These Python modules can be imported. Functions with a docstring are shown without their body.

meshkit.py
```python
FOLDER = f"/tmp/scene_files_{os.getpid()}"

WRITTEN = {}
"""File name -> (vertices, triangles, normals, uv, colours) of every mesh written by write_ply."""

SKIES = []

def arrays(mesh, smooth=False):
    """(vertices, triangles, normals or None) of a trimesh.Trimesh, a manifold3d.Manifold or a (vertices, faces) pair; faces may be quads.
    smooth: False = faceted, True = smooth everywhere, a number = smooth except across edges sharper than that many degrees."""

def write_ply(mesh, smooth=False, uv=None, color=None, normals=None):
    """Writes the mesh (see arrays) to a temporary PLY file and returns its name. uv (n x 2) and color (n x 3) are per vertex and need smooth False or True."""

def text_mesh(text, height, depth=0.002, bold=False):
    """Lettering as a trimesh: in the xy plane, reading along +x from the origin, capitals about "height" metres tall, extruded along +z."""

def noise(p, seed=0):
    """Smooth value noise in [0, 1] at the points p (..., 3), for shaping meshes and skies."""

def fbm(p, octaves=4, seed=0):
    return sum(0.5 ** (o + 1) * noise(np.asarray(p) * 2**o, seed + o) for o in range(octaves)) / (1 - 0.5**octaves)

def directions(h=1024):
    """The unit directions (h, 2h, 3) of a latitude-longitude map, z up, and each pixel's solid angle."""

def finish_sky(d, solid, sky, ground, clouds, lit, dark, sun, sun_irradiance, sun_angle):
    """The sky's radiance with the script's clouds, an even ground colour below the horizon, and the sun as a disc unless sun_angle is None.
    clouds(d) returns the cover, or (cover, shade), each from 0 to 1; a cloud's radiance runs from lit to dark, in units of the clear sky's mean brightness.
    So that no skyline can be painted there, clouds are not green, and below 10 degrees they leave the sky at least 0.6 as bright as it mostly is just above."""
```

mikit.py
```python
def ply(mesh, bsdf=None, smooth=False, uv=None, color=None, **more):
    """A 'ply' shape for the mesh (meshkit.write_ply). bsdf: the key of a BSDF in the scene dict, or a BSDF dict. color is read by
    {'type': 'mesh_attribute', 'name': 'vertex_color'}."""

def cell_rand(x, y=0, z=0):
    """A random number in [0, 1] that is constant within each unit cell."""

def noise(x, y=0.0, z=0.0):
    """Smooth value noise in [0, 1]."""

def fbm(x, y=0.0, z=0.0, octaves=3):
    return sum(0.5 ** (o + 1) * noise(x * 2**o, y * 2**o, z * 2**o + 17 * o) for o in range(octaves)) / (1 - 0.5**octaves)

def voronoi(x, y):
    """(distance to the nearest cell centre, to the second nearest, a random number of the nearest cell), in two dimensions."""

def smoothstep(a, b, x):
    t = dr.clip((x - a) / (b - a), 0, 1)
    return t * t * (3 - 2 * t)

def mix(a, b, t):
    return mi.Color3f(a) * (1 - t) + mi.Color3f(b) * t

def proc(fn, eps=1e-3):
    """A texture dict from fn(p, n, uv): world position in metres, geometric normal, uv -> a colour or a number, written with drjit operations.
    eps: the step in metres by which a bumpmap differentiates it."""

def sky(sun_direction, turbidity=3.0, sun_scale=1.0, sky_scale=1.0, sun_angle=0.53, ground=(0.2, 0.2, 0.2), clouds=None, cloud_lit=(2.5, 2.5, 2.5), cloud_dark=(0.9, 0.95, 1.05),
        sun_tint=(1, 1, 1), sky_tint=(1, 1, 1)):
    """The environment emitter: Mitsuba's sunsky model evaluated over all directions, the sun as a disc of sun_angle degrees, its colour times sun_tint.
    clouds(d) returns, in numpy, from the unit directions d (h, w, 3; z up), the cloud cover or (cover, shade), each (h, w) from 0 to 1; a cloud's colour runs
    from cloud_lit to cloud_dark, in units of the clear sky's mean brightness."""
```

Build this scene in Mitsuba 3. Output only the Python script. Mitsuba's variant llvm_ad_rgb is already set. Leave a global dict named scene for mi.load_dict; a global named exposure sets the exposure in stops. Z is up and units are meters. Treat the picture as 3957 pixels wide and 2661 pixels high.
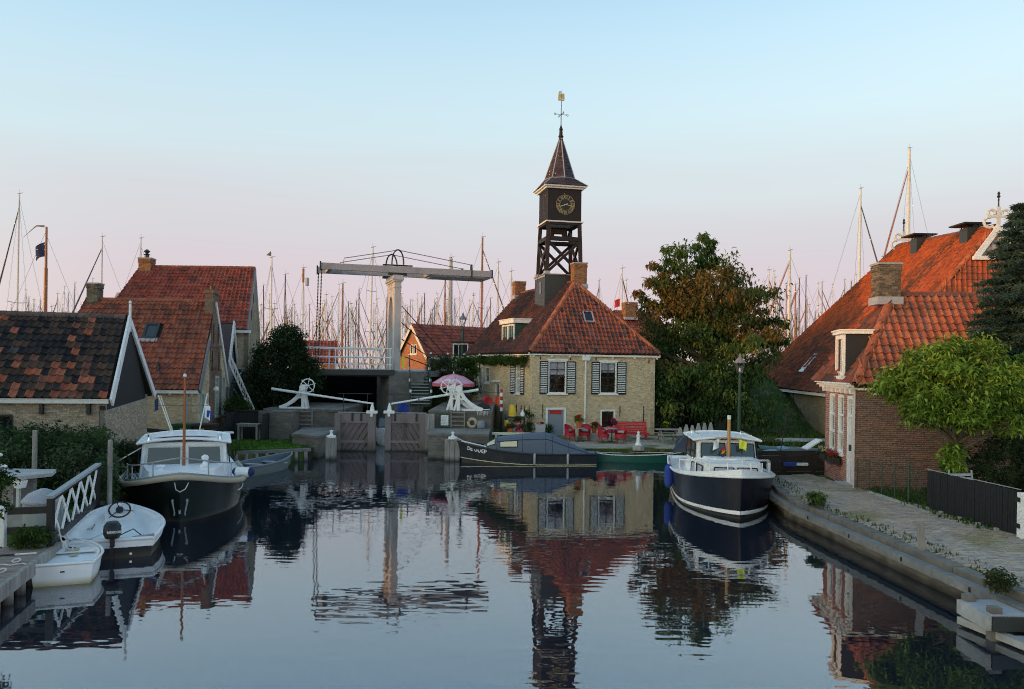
import math, random
import numpy as np, trimesh, mitsuba as mi, drjit as dr
import mikit, meshkit
from mikit import noise, fbm, cell_rand, smoothstep, mix, proc
from shapely.geometry import Polygon, Point, box as sbox
from shapely.ops import unary_union

T = mi.ScalarTransform4f
rng = np.random.default_rng(11)
random.seed(11)
scene, labels = {}, {}

# ------------------------------------------------------------------ camera, sky, exposure
EYE = np.array([0.0, 0.0, 4.5])
ROLL = 0.014
scene['camera'] = {'type': 'perspective', 'fov': 65.01, 'fov_axis': 'x', 'near_clip': 0.1, 'far_clip': 6000.0,
                   'principal_point_offset_y': -0.030,
                   'to_world': T().look_at(origin=EYE.tolist(), target=[0, 100, 4.5], up=[-math.sin(ROLL), 0, math.cos(ROLL)])}


ANTI = np.array([0.864, 0.503])


def haze_belt(d):
    """The pink and pale blue evening haze opposite the low sun, thinning upwards and towards the sunset side."""
    el = np.degrees(np.arcsin(np.clip(d[..., 2], -1, 1)))
    anti = (d[..., 0] * ANTI[0] + d[..., 1] * ANTI[1]) / (np.hypot(d[..., 0], d[..., 1]) + 1e-6)
    st = meshkit.fbm(np.stack([d[..., 0] * 2 + 5, d[..., 1] * 2 + 5, el * 0.35], -1), 3, 5) - 0.5
    e2 = el + 3.2 * st
    t = np.clip((e2 - 8) / 18, 0, 1)
    w = np.clip((anti + 0.75) / 0.9, 0, 1)
    return (1 - t * t * (3 - 2 * t)) * w * w * (3 - 2 * w), np.clip((15.0 - e2) / 14.0, 0, 1)


scene['sky'] = mikit.sky((-0.86, -0.50, 0.085), turbidity=3.0, sun_scale=0.15, sky_scale=1.0, sun_angle=2.0,
                         ground=(0.12, 0.12, 0.11), clouds=haze_belt, cloud_lit=(0.98, 1.09, 1.15), cloud_dark=(1.12, 0.88, 0.94),
                         sun_tint=(1.0, 0.78, 0.62), sky_tint=(0.86, 0.96, 1.06))
exposure = 4.4

# ------------------------------------------------------------------ mesh helpers


def cuv(color):
    """A colour per vertex kept in the two uv numbers (meshes with colour attributes are not joined, which renders slowly)."""
    c = np.clip(np.asarray(color, float), 0, 0.99)
    return np.stack([np.floor(c[:, 0] * 2000) + 0.01 + 0.98 * c[:, 1], c[:, 2]], 1)


def uvcol(uv):
    r = dr.floor(uv.x)
    return mi.Color3f(r / 2000.0, (uv.x - r - 0.01) / 0.98, uv.y)



class MB:
    """Collects simple solids; everything added becomes ONE mesh."""

    def __init__(s):
        s.v, s.f, s.c, s.n = [], [], [], 0

    def add(s, v, f, c=None):
        v, f = np.asarray(v, float), np.asarray(f, int)
        if f.shape[1] == 4:
            f = np.vstack([f[:, [0, 1, 2]], f[:, [0, 2, 3]]])
        s.v.append(v); s.f.append(f + s.n); s.n += len(v)
        s.c.append(np.tile(np.asarray(c if c is not None else (0.5, 0.5, 0.5), float), (len(v), 1)) if np.ndim(c) < 2 else np.asarray(c))
        return s

    def tm(s, m, M=None):
        v = np.asarray(m.vertices)
        if M is not None:
            v = v @ M[:3, :3].T + M[:3, 3]
        return s.add(v, m.faces)

    def obox(s, c, ax, ay, az, col=None):
        c, ax, ay, az = (np.asarray(q, float) for q in (c, ax, ay, az))
        if np.dot(np.cross(ax, ay), az) < 0:
            az = -az
        v = [c + i * ax + j * ay + k * az for i in (-1, 1) for j in (-1, 1) for k in (-1, 1)]
        return s.add(v, BOXF, col)

    def box(s, x0, x1, y0, y1, z0, z1):
        return s.obox(((x0 + x1) / 2, (y0 + y1) / 2, (z0 + z1) / 2), ((x1 - x0) / 2, 0, 0), (0, (y1 - y0) / 2, 0), (0, 0, (z1 - z0) / 2))

    def bar(s, p, q, w, h, up=(0, 0, 1)):
        p, q = np.asarray(p, float), np.asarray(q, float)
        d = (q - p) / 2
        e = d / np.linalg.norm(d)
        up = np.asarray(up, float)
        if abs(e @ up) > 0.98 * np.linalg.norm(up):
            up = np.array([0, 1.0, 0]) if abs(e[1]) < 0.9 else np.array([1.0, 0, 0])
        a = np.cross(e, up); a /= np.linalg.norm(a)
        return s.obox((p + q) / 2, d, a * w / 2, np.cross(a, e) * h / 2)

    def tube(s, pts, r, n=6, cap=True):
        p = np.asarray(pts, float)
        t = np.gradient(p, axis=0)
        t /= np.linalg.norm(t, axis=1, keepdims=True) + 1e-12
        a = np.cross(t, np.where(np.abs(t[:, 2:]) < 0.9, [0, 0, 1.0], [1.0, 0, 0]))
        a /= np.linalg.norm(a, axis=1, keepdims=True) + 1e-12
        b, g = np.cross(t, a), np.arange(n) * 2 * np.pi / n
        r = np.broadcast_to(r, (len(p),))[:, None, None]
        v = (p[:, None] + r * (np.cos(g)[None, :, None] * a[:, None] + np.sin(g)[None, :, None] * b[:, None])).reshape(-1, 3)
        i, j = np.meshgrid(np.arange(len(p) - 1), np.arange(n), indexing='ij')
        q = np.stack([i * n + j, i * n + (j + 1) % n, (i + 1) * n + (j + 1) % n, (i + 1) * n + j], -1).reshape(-1, 4)
        f = np.vstack([q[:, [0, 2, 1]], q[:, [0, 3, 2]]])
        if cap:
            m = len(v)
            v = np.vstack([v, p[:1], p[-1:]])
            k = np.arange(n)
            f = np.vstack([f, np.stack([k, (k + 1) % n, k * 0 + m], 1), np.stack([(len(p) - 1) * n + (k + 1) % n, (len(p) - 1) * n + k, k * 0 + m + 1], 1)])
        return s.add(v, f[:, ::-1] * 1 if False else f)

    def ring(s, c, R, r, ax=(1, 0, 0), ay=(0, 0, 1), n=20, m=6, a0=0, a1=2 * np.pi):
        g = np.linspace(a0, a1, n + 1)
        c, ax, ay = np.asarray(c, float), np.asarray(ax, float), np.asarray(ay, float)
        return s.tube(c + R * (np.cos(g)[:, None] * ax + np.sin(g)[:, None] * ay), r, m)

    def lathe(s, prof, c=(0, 0, 0), n=14, ax=None):
        prof = np.asarray(prof, float)
        g = np.arange(n) * 2 * np.pi / n
        v = np.stack([prof[:, :1] * np.cos(g), prof[:, :1] * np.sin(g), np.repeat(prof[:, 1:], n, 1)], -1).reshape(-1, 3)
        if ax is not None:
            z = np.asarray(ax, float) / np.linalg.norm(ax)
            x = np.cross([0, 0, 1.0] if abs(z[2]) < 0.9 else [1.0, 0, 0], z); x /= np.linalg.norm(x)
            v = v @ np.stack([x, np.cross(z, x), z])
        v = v + np.asarray(c, float)
        i, j = np.meshgrid(np.arange(len(prof) - 1), np.arange(n), indexing='ij')
        q = np.stack([i * n + j, i * n + (j + 1) % n, (i + 1) * n + (j + 1) % n, (i + 1) * n + j], -1).reshape(-1, 4)
        return s.add(v, q)

    def grid(s, P):
        P = np.asarray(P, float)
        a, b = P.shape[:2]
        i, j = np.meshgrid(np.arange(a - 1), np.arange(b - 1), indexing='ij')
        q = np.stack([i * b + j, i * b + j + 1, (i + 1) * b + j + 1, (i + 1) * b + j], -1).reshape(-1, 4)
        return s.add(P.reshape(-1, 3), q)

    def poly(s, pts2, z0, z1):
        m = trimesh.creation.extrude_polygon(Polygon(pts2) if not isinstance(pts2, Polygon) else pts2, z1 - z0, engine='earcut')
        m.apply_translation((0, 0, z0))
        return s.tm(m)

    def xf(s, M):
        s.v = [v @ M[:3, :3].T + M[:3, 3] for v in s.v]
        return s

    def mesh(s):
        return np.vstack(s.v), np.vstack(s.f)

    def col(s):
        return np.vstack(s.c)


BOXF = np.array([[0, 1, 3, 2], [4, 6, 7, 5], [0, 4, 5, 1], [2, 3, 7, 6], [0, 2, 6, 4], [1, 5, 7, 3]])
used = {}


def number(key):
    k = used.get(key, 0)
    used[key] = k + 1
    return key if k == 0 else f'{key}_{k:03d}'


def thing(name, label, cat, group=None, kind=None):
    key = number(name)
    labels[key] = {'label': label, 'category': cat}
    if group:
        labels[key]['group'] = group
    if kind:
        labels[key]['kind'] = kind
    return key


def put(key, mb, bsdf, smooth=False, vc=False, **more):
    scene[key] = mikit.ply(mb.mesh() if isinstance(mb, MB) else mb, bsdf, smooth=smooth, uv=cuv(mb.col()) if vc else None, **more)
    return key


def part(parent, name, mb, bsdf, smooth=False, label=None, kind=None, vc=False):
    key = number(parent + '__' + name)
    put(key, mb, bsdf, smooth, vc)
    if label or kind:
        labels[key] = {k: v for k, v in (('label', label), ('kind', kind)) if v}
    return key


def solo(name, mb, bsdf, label, cat, group=None, kind=None, smooth=False, vc=False):
    return put(thing(name, label, cat, group, kind), mb, bsdf, smooth, vc)


def struct(name, mb, bsdf, smooth=False, label=None):
    key = number(name)
    put(key, mb, bsdf, smooth)
    labels[key] = {'kind': 'structure', 'label': label or name.replace('_', ' ')}
    return key


def frame(o, ex, ez=(0, 0, 1)):
    """4x4 with x axis ex, z axis ez."""
    ex, ez = np.asarray(ex, float), np.asarray(ez, float)
    ex = ex / np.linalg.norm(ex)
    ey = np.cross(ez, ex); ey /= np.linalg.norm(ey)
    M = np.eye(4)
    M[:3, 0], M[:3, 1], M[:3, 2], M[:3, 3] = ex, ey, np.cross(ex, ey), o
    return M


class Wall:
    """Local frame of an upright wall seen from outside: s runs left to right, z up, o outwards."""

    def __init__(w, A, B):
        w.A, w.B = np.array([*A, 0.0]), np.array([*B, 0.0])
        d = w.B - w.A
        w.L = np.linalg.norm(d)
        w.e = d / w.L
        w.n = np.array([w.e[1], -w.e[0], 0])

    def p(w, s, z, o=0.0):
        return w.A + s * w.e + o * w.n + np.array([0, 0, z])

    def box(w, mb, s0, s1, z0, z1, o0, o1):
        return mb.obox(w.p((s0 + s1) / 2, (z0 + z1) / 2, (o0 + o1) / 2), w.e * (s1 - s0) / 2, w.n * (o1 - o0) / 2, np.array([0, 0, (z1 - z0) / 2]))

    def M(w, s, z, o=0.0):
        """x along the wall, y up, z outwards."""
        M = np.eye(4)
        M[:3, 0], M[:3, 1], M[:3, 2], M[:3, 3] = w.e, (0, 0, 1), w.n, w.p(s, z, o)
        return M


def wall_panel(w, poly, holes=(), thick=0.25, o=0.0):
    """Mesh and uv (metres along, metres up) of a wall polygon with openings."""
    P = Polygon(poly)
    for h in holes:
        P = P.difference(sbox(h[0], h[1], h[2], h[3]))
    ms = [trimesh.creation.extrude_polygon(g, thick, engine='earcut') for g in getattr(P, 'geoms', [P])]
    m = trimesh.util.concatenate(ms)
    v = np.asarray(m.vertices)
    uv = v[:, :2].copy()
    uv[:, 0] += v[:, 2]
    W = w.A + v[:, :1] * w.e + (v[:, 2:] - thick + o) * w.n + v[:, 1:2] * np.array([0, 0, 1.0])
    f = np.asarray(m.faces)
    # the frame (e, z, n) is right-handed
    return (W, f), uv


def wallpart(parent, w, poly, holes, bsdf, thick=0.25, o=0.0, name='wall', label=None):
    (m, uv) = wall_panel(w, poly, holes, thick, o)
    key = number(parent + '__' + name)
    scene[key] = mikit.ply(m, bsdf, smooth=False, uv=uv)
    if label:
        labels[key] = {'label': label}
    return key


# pieces laid in numbers -----------------------------------------------------------------


def inframe(p):
    d = max(p[1], 0.1)
    u, v = p[0] / d, (p[2] - 4.5) / d
    return p[1] > 1 and abs(u) < 0.66 and -0.43 < v < 0.47


FILES = {}


def emit(parent, name, base, mats, idx, palette, bsdf, limit=300, smooth=False, jitter=0.06):
    """Pieces: the LIMIT nearest in view as entries of their own, the rest joined as one part of kind stuff."""
    bv, bf = base
    mats = [np.asarray(m) for m in mats]
    far = [np.linalg.norm(m[:3, 3] - EYE) + (0 if inframe(m[:3, 3]) else 1e4) for m in mats]
    order = np.argsort(far, kind='stable')
    near = [i for i in order[:limit] if far[i] < 1e4] if limit else []
    for i in near:
        k = (id(bv), tuple(palette[idx[i]]), bool(smooth))
        if k not in FILES:
            FILES[k] = (mikit.ply((bv, bf), bsdf, smooth=smooth, uv=cuv(np.tile(palette[idx[i]], (len(bv), 1)))), bv)
        scene[number(f'{parent}__{name}')] = {**FILES[k][0], 'to_world': T(mats[i])}
    ns = set(near)
    rest = [i for i in order if i not in ns]
    if rest:
        V = np.vstack([bv @ mats[i][:3, :3].T + mats[i][:3, 3] for i in rest])
        Fc = np.vstack([(bf if np.linalg.det(mats[i][:3, :3]) > 0 else bf[:, ::-1]) + k * len(bv) for k, i in enumerate(rest)])
        C = np.vstack([np.tile(np.asarray(palette[idx[i]]) * (1 + jitter * (rng.random() - 0.5)), (len(bv), 1)) for i in rest])
        key = number(f'{parent}__{name}_field')
        scene[key] = mikit.ply((V, Fc), bsdf, smooth=smooth, uv=cuv(C))
        labels[key] = {'kind': 'stuff'}


def tile_mesh():
    xs = np.array([-0.5, -0.36, -0.22, -0.1, 0.1, 0.3, 0.42, 0.52])
    z = 0.27 * np.exp(-((xs + 0.36) / 0.15) ** 2) + 0.27 * np.exp(-((xs - 0.64) / 0.15) ** 2) + 0.05 * ((xs - 0.1) / 0.5) ** 2
    lo = np.stack([xs, xs * 0, z + 0.26], 1)
    up = np.stack([xs, xs * 0 + 1.22, z + 0.02], 1)
    lip = lo - [0, -0.02, 0.24]
    v = np.vstack([lo, up, lip]); n = len(xs)
    f = []
    for i in range(n - 1):
        f += [[i, i + 1, n + i + 1], [i, n + i + 1, n + i], [2 * n + i, 2 * n + i + 1, i + 1], [2 * n + i, i + 1, i]]
    return v, np.array(f)


TILE = tile_mesh()
_b = MB().obox((0, 0, 0), (0.5, 0, 0), (0, 0.5, 0), (0, 0, 0.5)).mesh()
UNIT = (_b[0], _b[1])


def tiles_on(parent, quad, tw=0.25, tl=0.30, pal=None, pick=None, inside=None, limit=300, bsdf='tile_vc', skip=None):
    """quad: eave left, eave right, ridge right, ridge left as seen from outside. Bilinear field of pantiles; inside(p3) keeps a tile."""
    a, b, c, d = (np.asarray(q, float) for q in quad)
    nu = max(2, round(np.linalg.norm(b - a) / tw))
    nv = max(2, round((np.linalg.norm(d - a) + np.linalg.norm(c - b)) / 2 / tl))
    mats, idx = [], []

    def S(u, v):
        return (a * (1 - u) + b * u) * (1 - v) + (d * (1 - u) + c * u) * v
    for j in range(nv):
        for i in range(nu):
            u, v = (i + 0.5) / nu, j / nv
            o, mid = S(u, v), S(u, (j + 0.5) / nv)
            if inside is not None and not inside(mid):
                continue
            ex = S((i + 1) / nu, v) - S(i / nu, v)
            ey = S(u, (j + 1) / nv) - o
            n = np.cross(ex, ey); n /= np.linalg.norm(n)
            M = np.eye(4)
            k = rng.normal(0, 0.012, 3)
            M[:3, 0] = ex; M[:3, 1] = ey + n * k[0]; M[:3, 2] = n * 0.26
            M[:3, 3] = o + n * (0.02 + 0.004 * abs(k[1]) * 50) + ey * k[2]
            mats.append(M)
            idx.append(pick(u, v, j, i))
    emit(parent, 'tile', TILE, mats, idx, pal, bsdf, limit, smooth=40 and False)


def caps(parent, p, q, col, r=0.13, L=0.38, name='ridge_tile'):
    """Half-round ridge tiles from p to q."""
    p, q = np.asarray(p, float), np.asarray(q, float)
    n = max(1, round(np.linalg.norm(q - p) / L))
    e = (q - p) / np.linalg.norm(q - p)
    a = np.cross(e, [0, 0, 1.0]); a /= np.linalg.norm(a)
    up = np.cross(a, e)
    g = np.linspace(-0.25, np.pi + 0.25, 8)
    for i in range(n):
        o0, o1 = p + (q - p) * i / n, p + (q - p) * (i + 1.06) / n
        m = MB()
        rr = [r * 0.94, r * 1.05] if (q[2] < p[2]) else [r * 1.05, r * 0.94]
        rings = [o + rad * (np.cos(g)[:, None] * a + np.sin(g)[:, None] * up) for o, rad in zip((o0, o1), rr)]
        inn = [o + (rad - 0.03) * (np.cos(g)[:, None] * a + np.sin(g)[:, None] * up) for o, rad in zip((o0, o1), rr)]
        m.grid([inn[0], rings[0], rings[1], inn[1]])
        c = np.asarray(col) * (0.75 + 0.5 * rng.random())
        m.c = [np.tile(c, (m.n, 1))]
        part(parent, name, m, 'tile_vc', smooth=False, vc=True)


def slab(parent, name, quad, bsdf, t=0.12):
    """A roof plane as a solid board."""
    q = [np.asarray(x, float) for x in quad]
    n = np.cross(q[1] - q[0], q[-1] - q[0]); n /= np.linalg.norm(n)
    k = len(q)
    v = q + [x - n * t for x in q]
    f = [[0, i, i + 1] for i in range(1, k - 1)] + [[k, k + i + 1, k + i] for i in range(1, k - 1)]
    for i in range(k):
        j = (i + 1) % k
        f += [[i, k + i, k + j], [i, k + j, j]]
    m = MB().add(v, f)
    return part(parent, name, m, bsdf)


def bricks(parent, w, poly, holes, pal, bsdf='brick_vc', bl=0.21, bh=0.066, gap=0.011, o=0.0, limit=300, depth=0.05):
    P = Polygon(poly)
    for h in holes:
        P = P.difference(sbox(h[0], h[1], h[2], h[3]))
    x0, z0, x1, z1 = P.bounds
    mats, idx = [], []
    r = 0
    z = z0
    while z < z1 - 0.01:
        s = x0 - (bl / 2 if r % 2 else 0)
        k = 0
        row = P.intersection(sbox(x0 - 1, z + 0.004, x1 + 1, z + bh - 0.004))
        if not row.is_empty:
            while s < x1:
                cell = sbox(s, z, s + bl, z + bh)
                c = P.intersection(cell)
                for g in getattr(c, 'geoms', [c]):
                    if g.is_empty or g.area < 0.15 * bl * bh:
                        continue
                    a0, b0, a1, b1 = g.bounds
                    if a1 - a0 < 0.03 or b1 - b0 < 0.02:
                        continue
                    M = np.eye(4)
                    M[:3, 0] = w.e * max(a1 - a0 - gap, 0.01); M[:3, 1] = w.n * depth; M[:3, 2] = (0, 0, max(b1 - b0 - gap, 0.01))
                    M[:3, 3] = w.p((a0 + a1) / 2, (b0 + b1) / 2, o - depth / 2 + rng.normal(0, 0.0015))
                    mats.append(M); idx.append(int(rng.integers(len(pal))))
                s += bl
                k += 1
        z += bh
        r += 1
    emit(parent, 'brick', UNIT, mats, idx, pal, bsdf, limit)

# ------------------------------------------------------------------ materials


def solid(key, rgb, rough=0.6, metallic=0.0, spec=0.5, **more):
    scene[key] = {'type': 'twosided', 'bsdf': {'type': 'principled', 'base_color': {'type': 'rgb', 'value': list(rgb)}, 'roughness': rough, 'metallic': metallic, 'specular': spec, **more}}


def procm(key, fn, rough=0.8, bump=None, scale=1.0, eps=2e-3, spec=0.3):
    b = {'type': 'principled', 'base_color': proc(fn), 'roughness': rough, 'specular': spec}
    if bump:
        b = {'type': 'bumpmap', 'tex': proc(bump, eps), 'scale': scale, 'bsdf': b}
    scene[key] = {'type': 'twosided', 'bsdf': b}


VC = proc(lambda p, n, uv: uvcol(uv) * (0.82 + 0.36 * fbm(p.x * 9, p.y * 9, p.z * 9, 3)))
scene['plain_vc'] = {'type': 'twosided', 'bsdf': {'type': 'principled', 'base_color': VC, 'roughness': 0.65, 'specular': 0.3}}
scene['brick_vc'] = {'type': 'twosided', 'bsdf': {'type': 'principled', 'base_color': VC, 'roughness': 0.85, 'specular': 0.2}}
scene['paver_vc'] = scene['brick_vc']
LICHEN = proc(lambda p, n, uv: 0.75 * smoothstep(0.50, 0.74, fbm(p.x * 1.7 + 3, p.y * 1.7, p.z * 1.7, 4)) * (0.35 + 0.65 * noise(p.x * 14, p.y * 14, p.z * 14)))
scene['tile_vc'] = {'type': 'twosided', 'bsdf': {'type': 'blendbsdf', 'weight': LICHEN,
                    'a': {'type': 'principled', 'base_color': VC, 'roughness': 0.75, 'specular': 0.22},
                    'b': {'type': 'principled', 'base_color': {'type': 'rgb', 'value': [0.07, 0.052, 0.042]}, 'roughness': 0.9, 'specular': 0.1}}}
scene['leaf_vc'] = {'type': 'principledthin', 'base_color': VC, 'roughness': 0.5, 'diff_trans': 0.7, 'spec_trans': 0.0, 'eta': 1.4}

solid('old_white', (0.62, 0.63, 0.60), 0.6)
solid('row_grey', (0.13, 0.16, 0.16), 0.6)
solid('row_inside', (0.10, 0.14, 0.17), 0.7)
solid('canvas_blue', (0.095, 0.12, 0.165), 0.85)
solid('steel_grey', (0.30, 0.33, 0.34), 0.45)
solid('dark_steel', (0.03, 0.035, 0.035), 0.5)
solid('black_paint', (0.012, 0.013, 0.015), 0.5)
solid('black_tar', (0.018, 0.019, 0.022), 0.75)
solid('tower_black', (0.022, 0.016, 0.016), 0.65, spec=0.3)
solid('shade_black', (0.004, 0.004, 0.005), 0.9, spec=0.1)
solid('green_paint', (0.02, 0.06, 0.045), 0.5)
solid('green_boat', (0.01, 0.085, 0.06), 0.4)
solid('bin_green', (0.02, 0.075, 0.03), 0.6)


solid('chrome', (0.75, 0.77, 0.78), 0.2, metallic=1.0)
solid('mast_alu', (0.62, 0.60, 0.58), 0.42)
solid('mast_dark', (0.10, 0.09, 0.09), 0.5)
solid('varnish', (0.30, 0.09, 0.03), 0.35, clearcoat=0.6)
solid('pine_wood', (0.45, 0.24, 0.08), 0.5)
solid('rigging', (0.10, 0.09, 0.09), 0.6)
solid('rope', (0.42, 0.36, 0.27), 0.9)
solid('rope_pale', (0.6, 0.6, 0.56), 0.9)
solid('gold', (0.50, 0.40, 0.17), 0.5)
solid('red_chair', (0.42, 0.018, 0.03), 0.55)
solid('red_bench', (0.48, 0.022, 0.035), 0.5)
solid('red_cloth', (0.5, 0.03, 0.03), 0.8)
solid('orange_cloth', (0.75, 0.10, 0.02), 0.7)
solid('yellow_paint', (0.72, 0.50, 0.03), 0.5)
solid('lime_paint', (0.62, 0.66, 0.05), 0.5)
solid('blue_cloth', (0.02, 0.05, 0.30), 0.8)
solid('flag_navy', (0.01, 0.025, 0.09), 0.8)
solid('blue_tarp', (0.16, 0.26, 0.34), 0.7)
solid('parasol_cloth', (0.62, 0.36, 0.47), 0.8)
solid('parasol_rim', (0.55, 0.12, 0.18), 0.8)
solid('terracotta', (0.42, 0.12, 0.05), 0.8)
solid('pink_pot', (0.6, 0.06, 0.13), 0.7)
solid('cream', (0.60, 0.57, 0.38), 0.6)
solid('grey_plastic', (0.23, 0.25, 0.29), 0.5)
solid('lead', (0.20, 0.20, 0.22), 0.55)
solid('lead_pale', (0.34, 0.35, 0.38), 0.55)
solid('slate', (0.050, 0.036, 0.040), 0.55)
solid('curtain', (0.40, 0.40, 0.47), 0.9)
solid('blind', (0.42, 0.42, 0.47), 0.9)
solid('skin_cap', (0.5, 0.26, 0.18), 0.6)
solid('sage_paint', (0.40, 0.47, 0.43), 0.55)
solid('mortar', (0.30, 0.28, 0.25), 0.9)
solid('mortar_yellow', (0.46, 0.39, 0.28), 0.9)
solid('mortar_white', (0.52, 0.49, 0.46), 0.9)


def worn(key, rgb, rough, dirt=(0.30, 0.28, 0.22), amount=0.35, algae=None, spec=0.4, grain=6.0):
    """Paint with faint streaks and grime; algae: colour of the weed line just above the water."""
    def fn(p, n, uv):
        c = mix(rgb, dirt, amount * smoothstep(0.48, 0.80, fbm(p.x * 2.2 + 3, p.y * 2.2, p.z * 0.7, 4)) + 0.25 * amount * noise(p.x * grain * 3, p.y * grain * 3, p.z * grain * 0.6))
        if algae is not None:
            c = mix(c, algae, smoothstep(0.22, 0.04, p.z + 0.10 * noise(p.x * 3, p.y * 3, 0.0)))
        return c
    procm(key, fn, rough, spec=spec)


WEED = (0.030, 0.032, 0.014)
worn('gel_white', (0.80, 0.81, 0.82), 0.30, (0.60, 0.58, 0.50), 0.35, (0.42, 0.36, 0.20))
worn('white_paint', (0.78, 0.79, 0.78), 0.45, (0.52, 0.50, 0.45), 0.35)
worn('hull_navy', (0.005, 0.007, 0.016), 0.25, (0.030, 0.030, 0.032), 0.5, (0.045, 0.042, 0.03))
worn('hull_green', (0.003, 0.007, 0.0065), 0.30, (0.018, 0.02, 0.018), 0.5, (0.03, 0.03, 0.02))
worn('hull_black', (0.005, 0.006, 0.007), 0.35, (0.03, 0.03, 0.03), 0.5, (0.04, 0.04, 0.025))
worn('hull_slate', (0.012, 0.015, 0.022), 0.42, (0.04, 0.04, 0.04), 0.5, (0.05, 0.045, 0.03))
worn('gate_grey', (0.22, 0.18, 0.18), 0.75, (0.11, 0.085, 0.07), 0.8, WEED)
worn('gate_plank', (0.165, 0.125, 0.122), 0.8, (0.075, 0.055, 0.05), 0.9, WEED)
worn('beam_grey', (0.34, 0.33, 0.345), 0.6, (0.22, 0.20, 0.19), 0.7)
worn('portal_paint', (0.46, 0.44, 0.445), 0.6, (0.26, 0.23, 0.20), 0.7)
scene['pane'] = {'type': 'thindielectric', 'int_ior': 1.5}
solid('dark_glass', (0.012, 0.015, 0.02), 0.04, spec=0.8)
solid('boat_glass', (0.03, 0.045, 0.05), 0.04, spec=0.9)
solid('roof_under', (0.03, 0.022, 0.018), 0.9)


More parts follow.
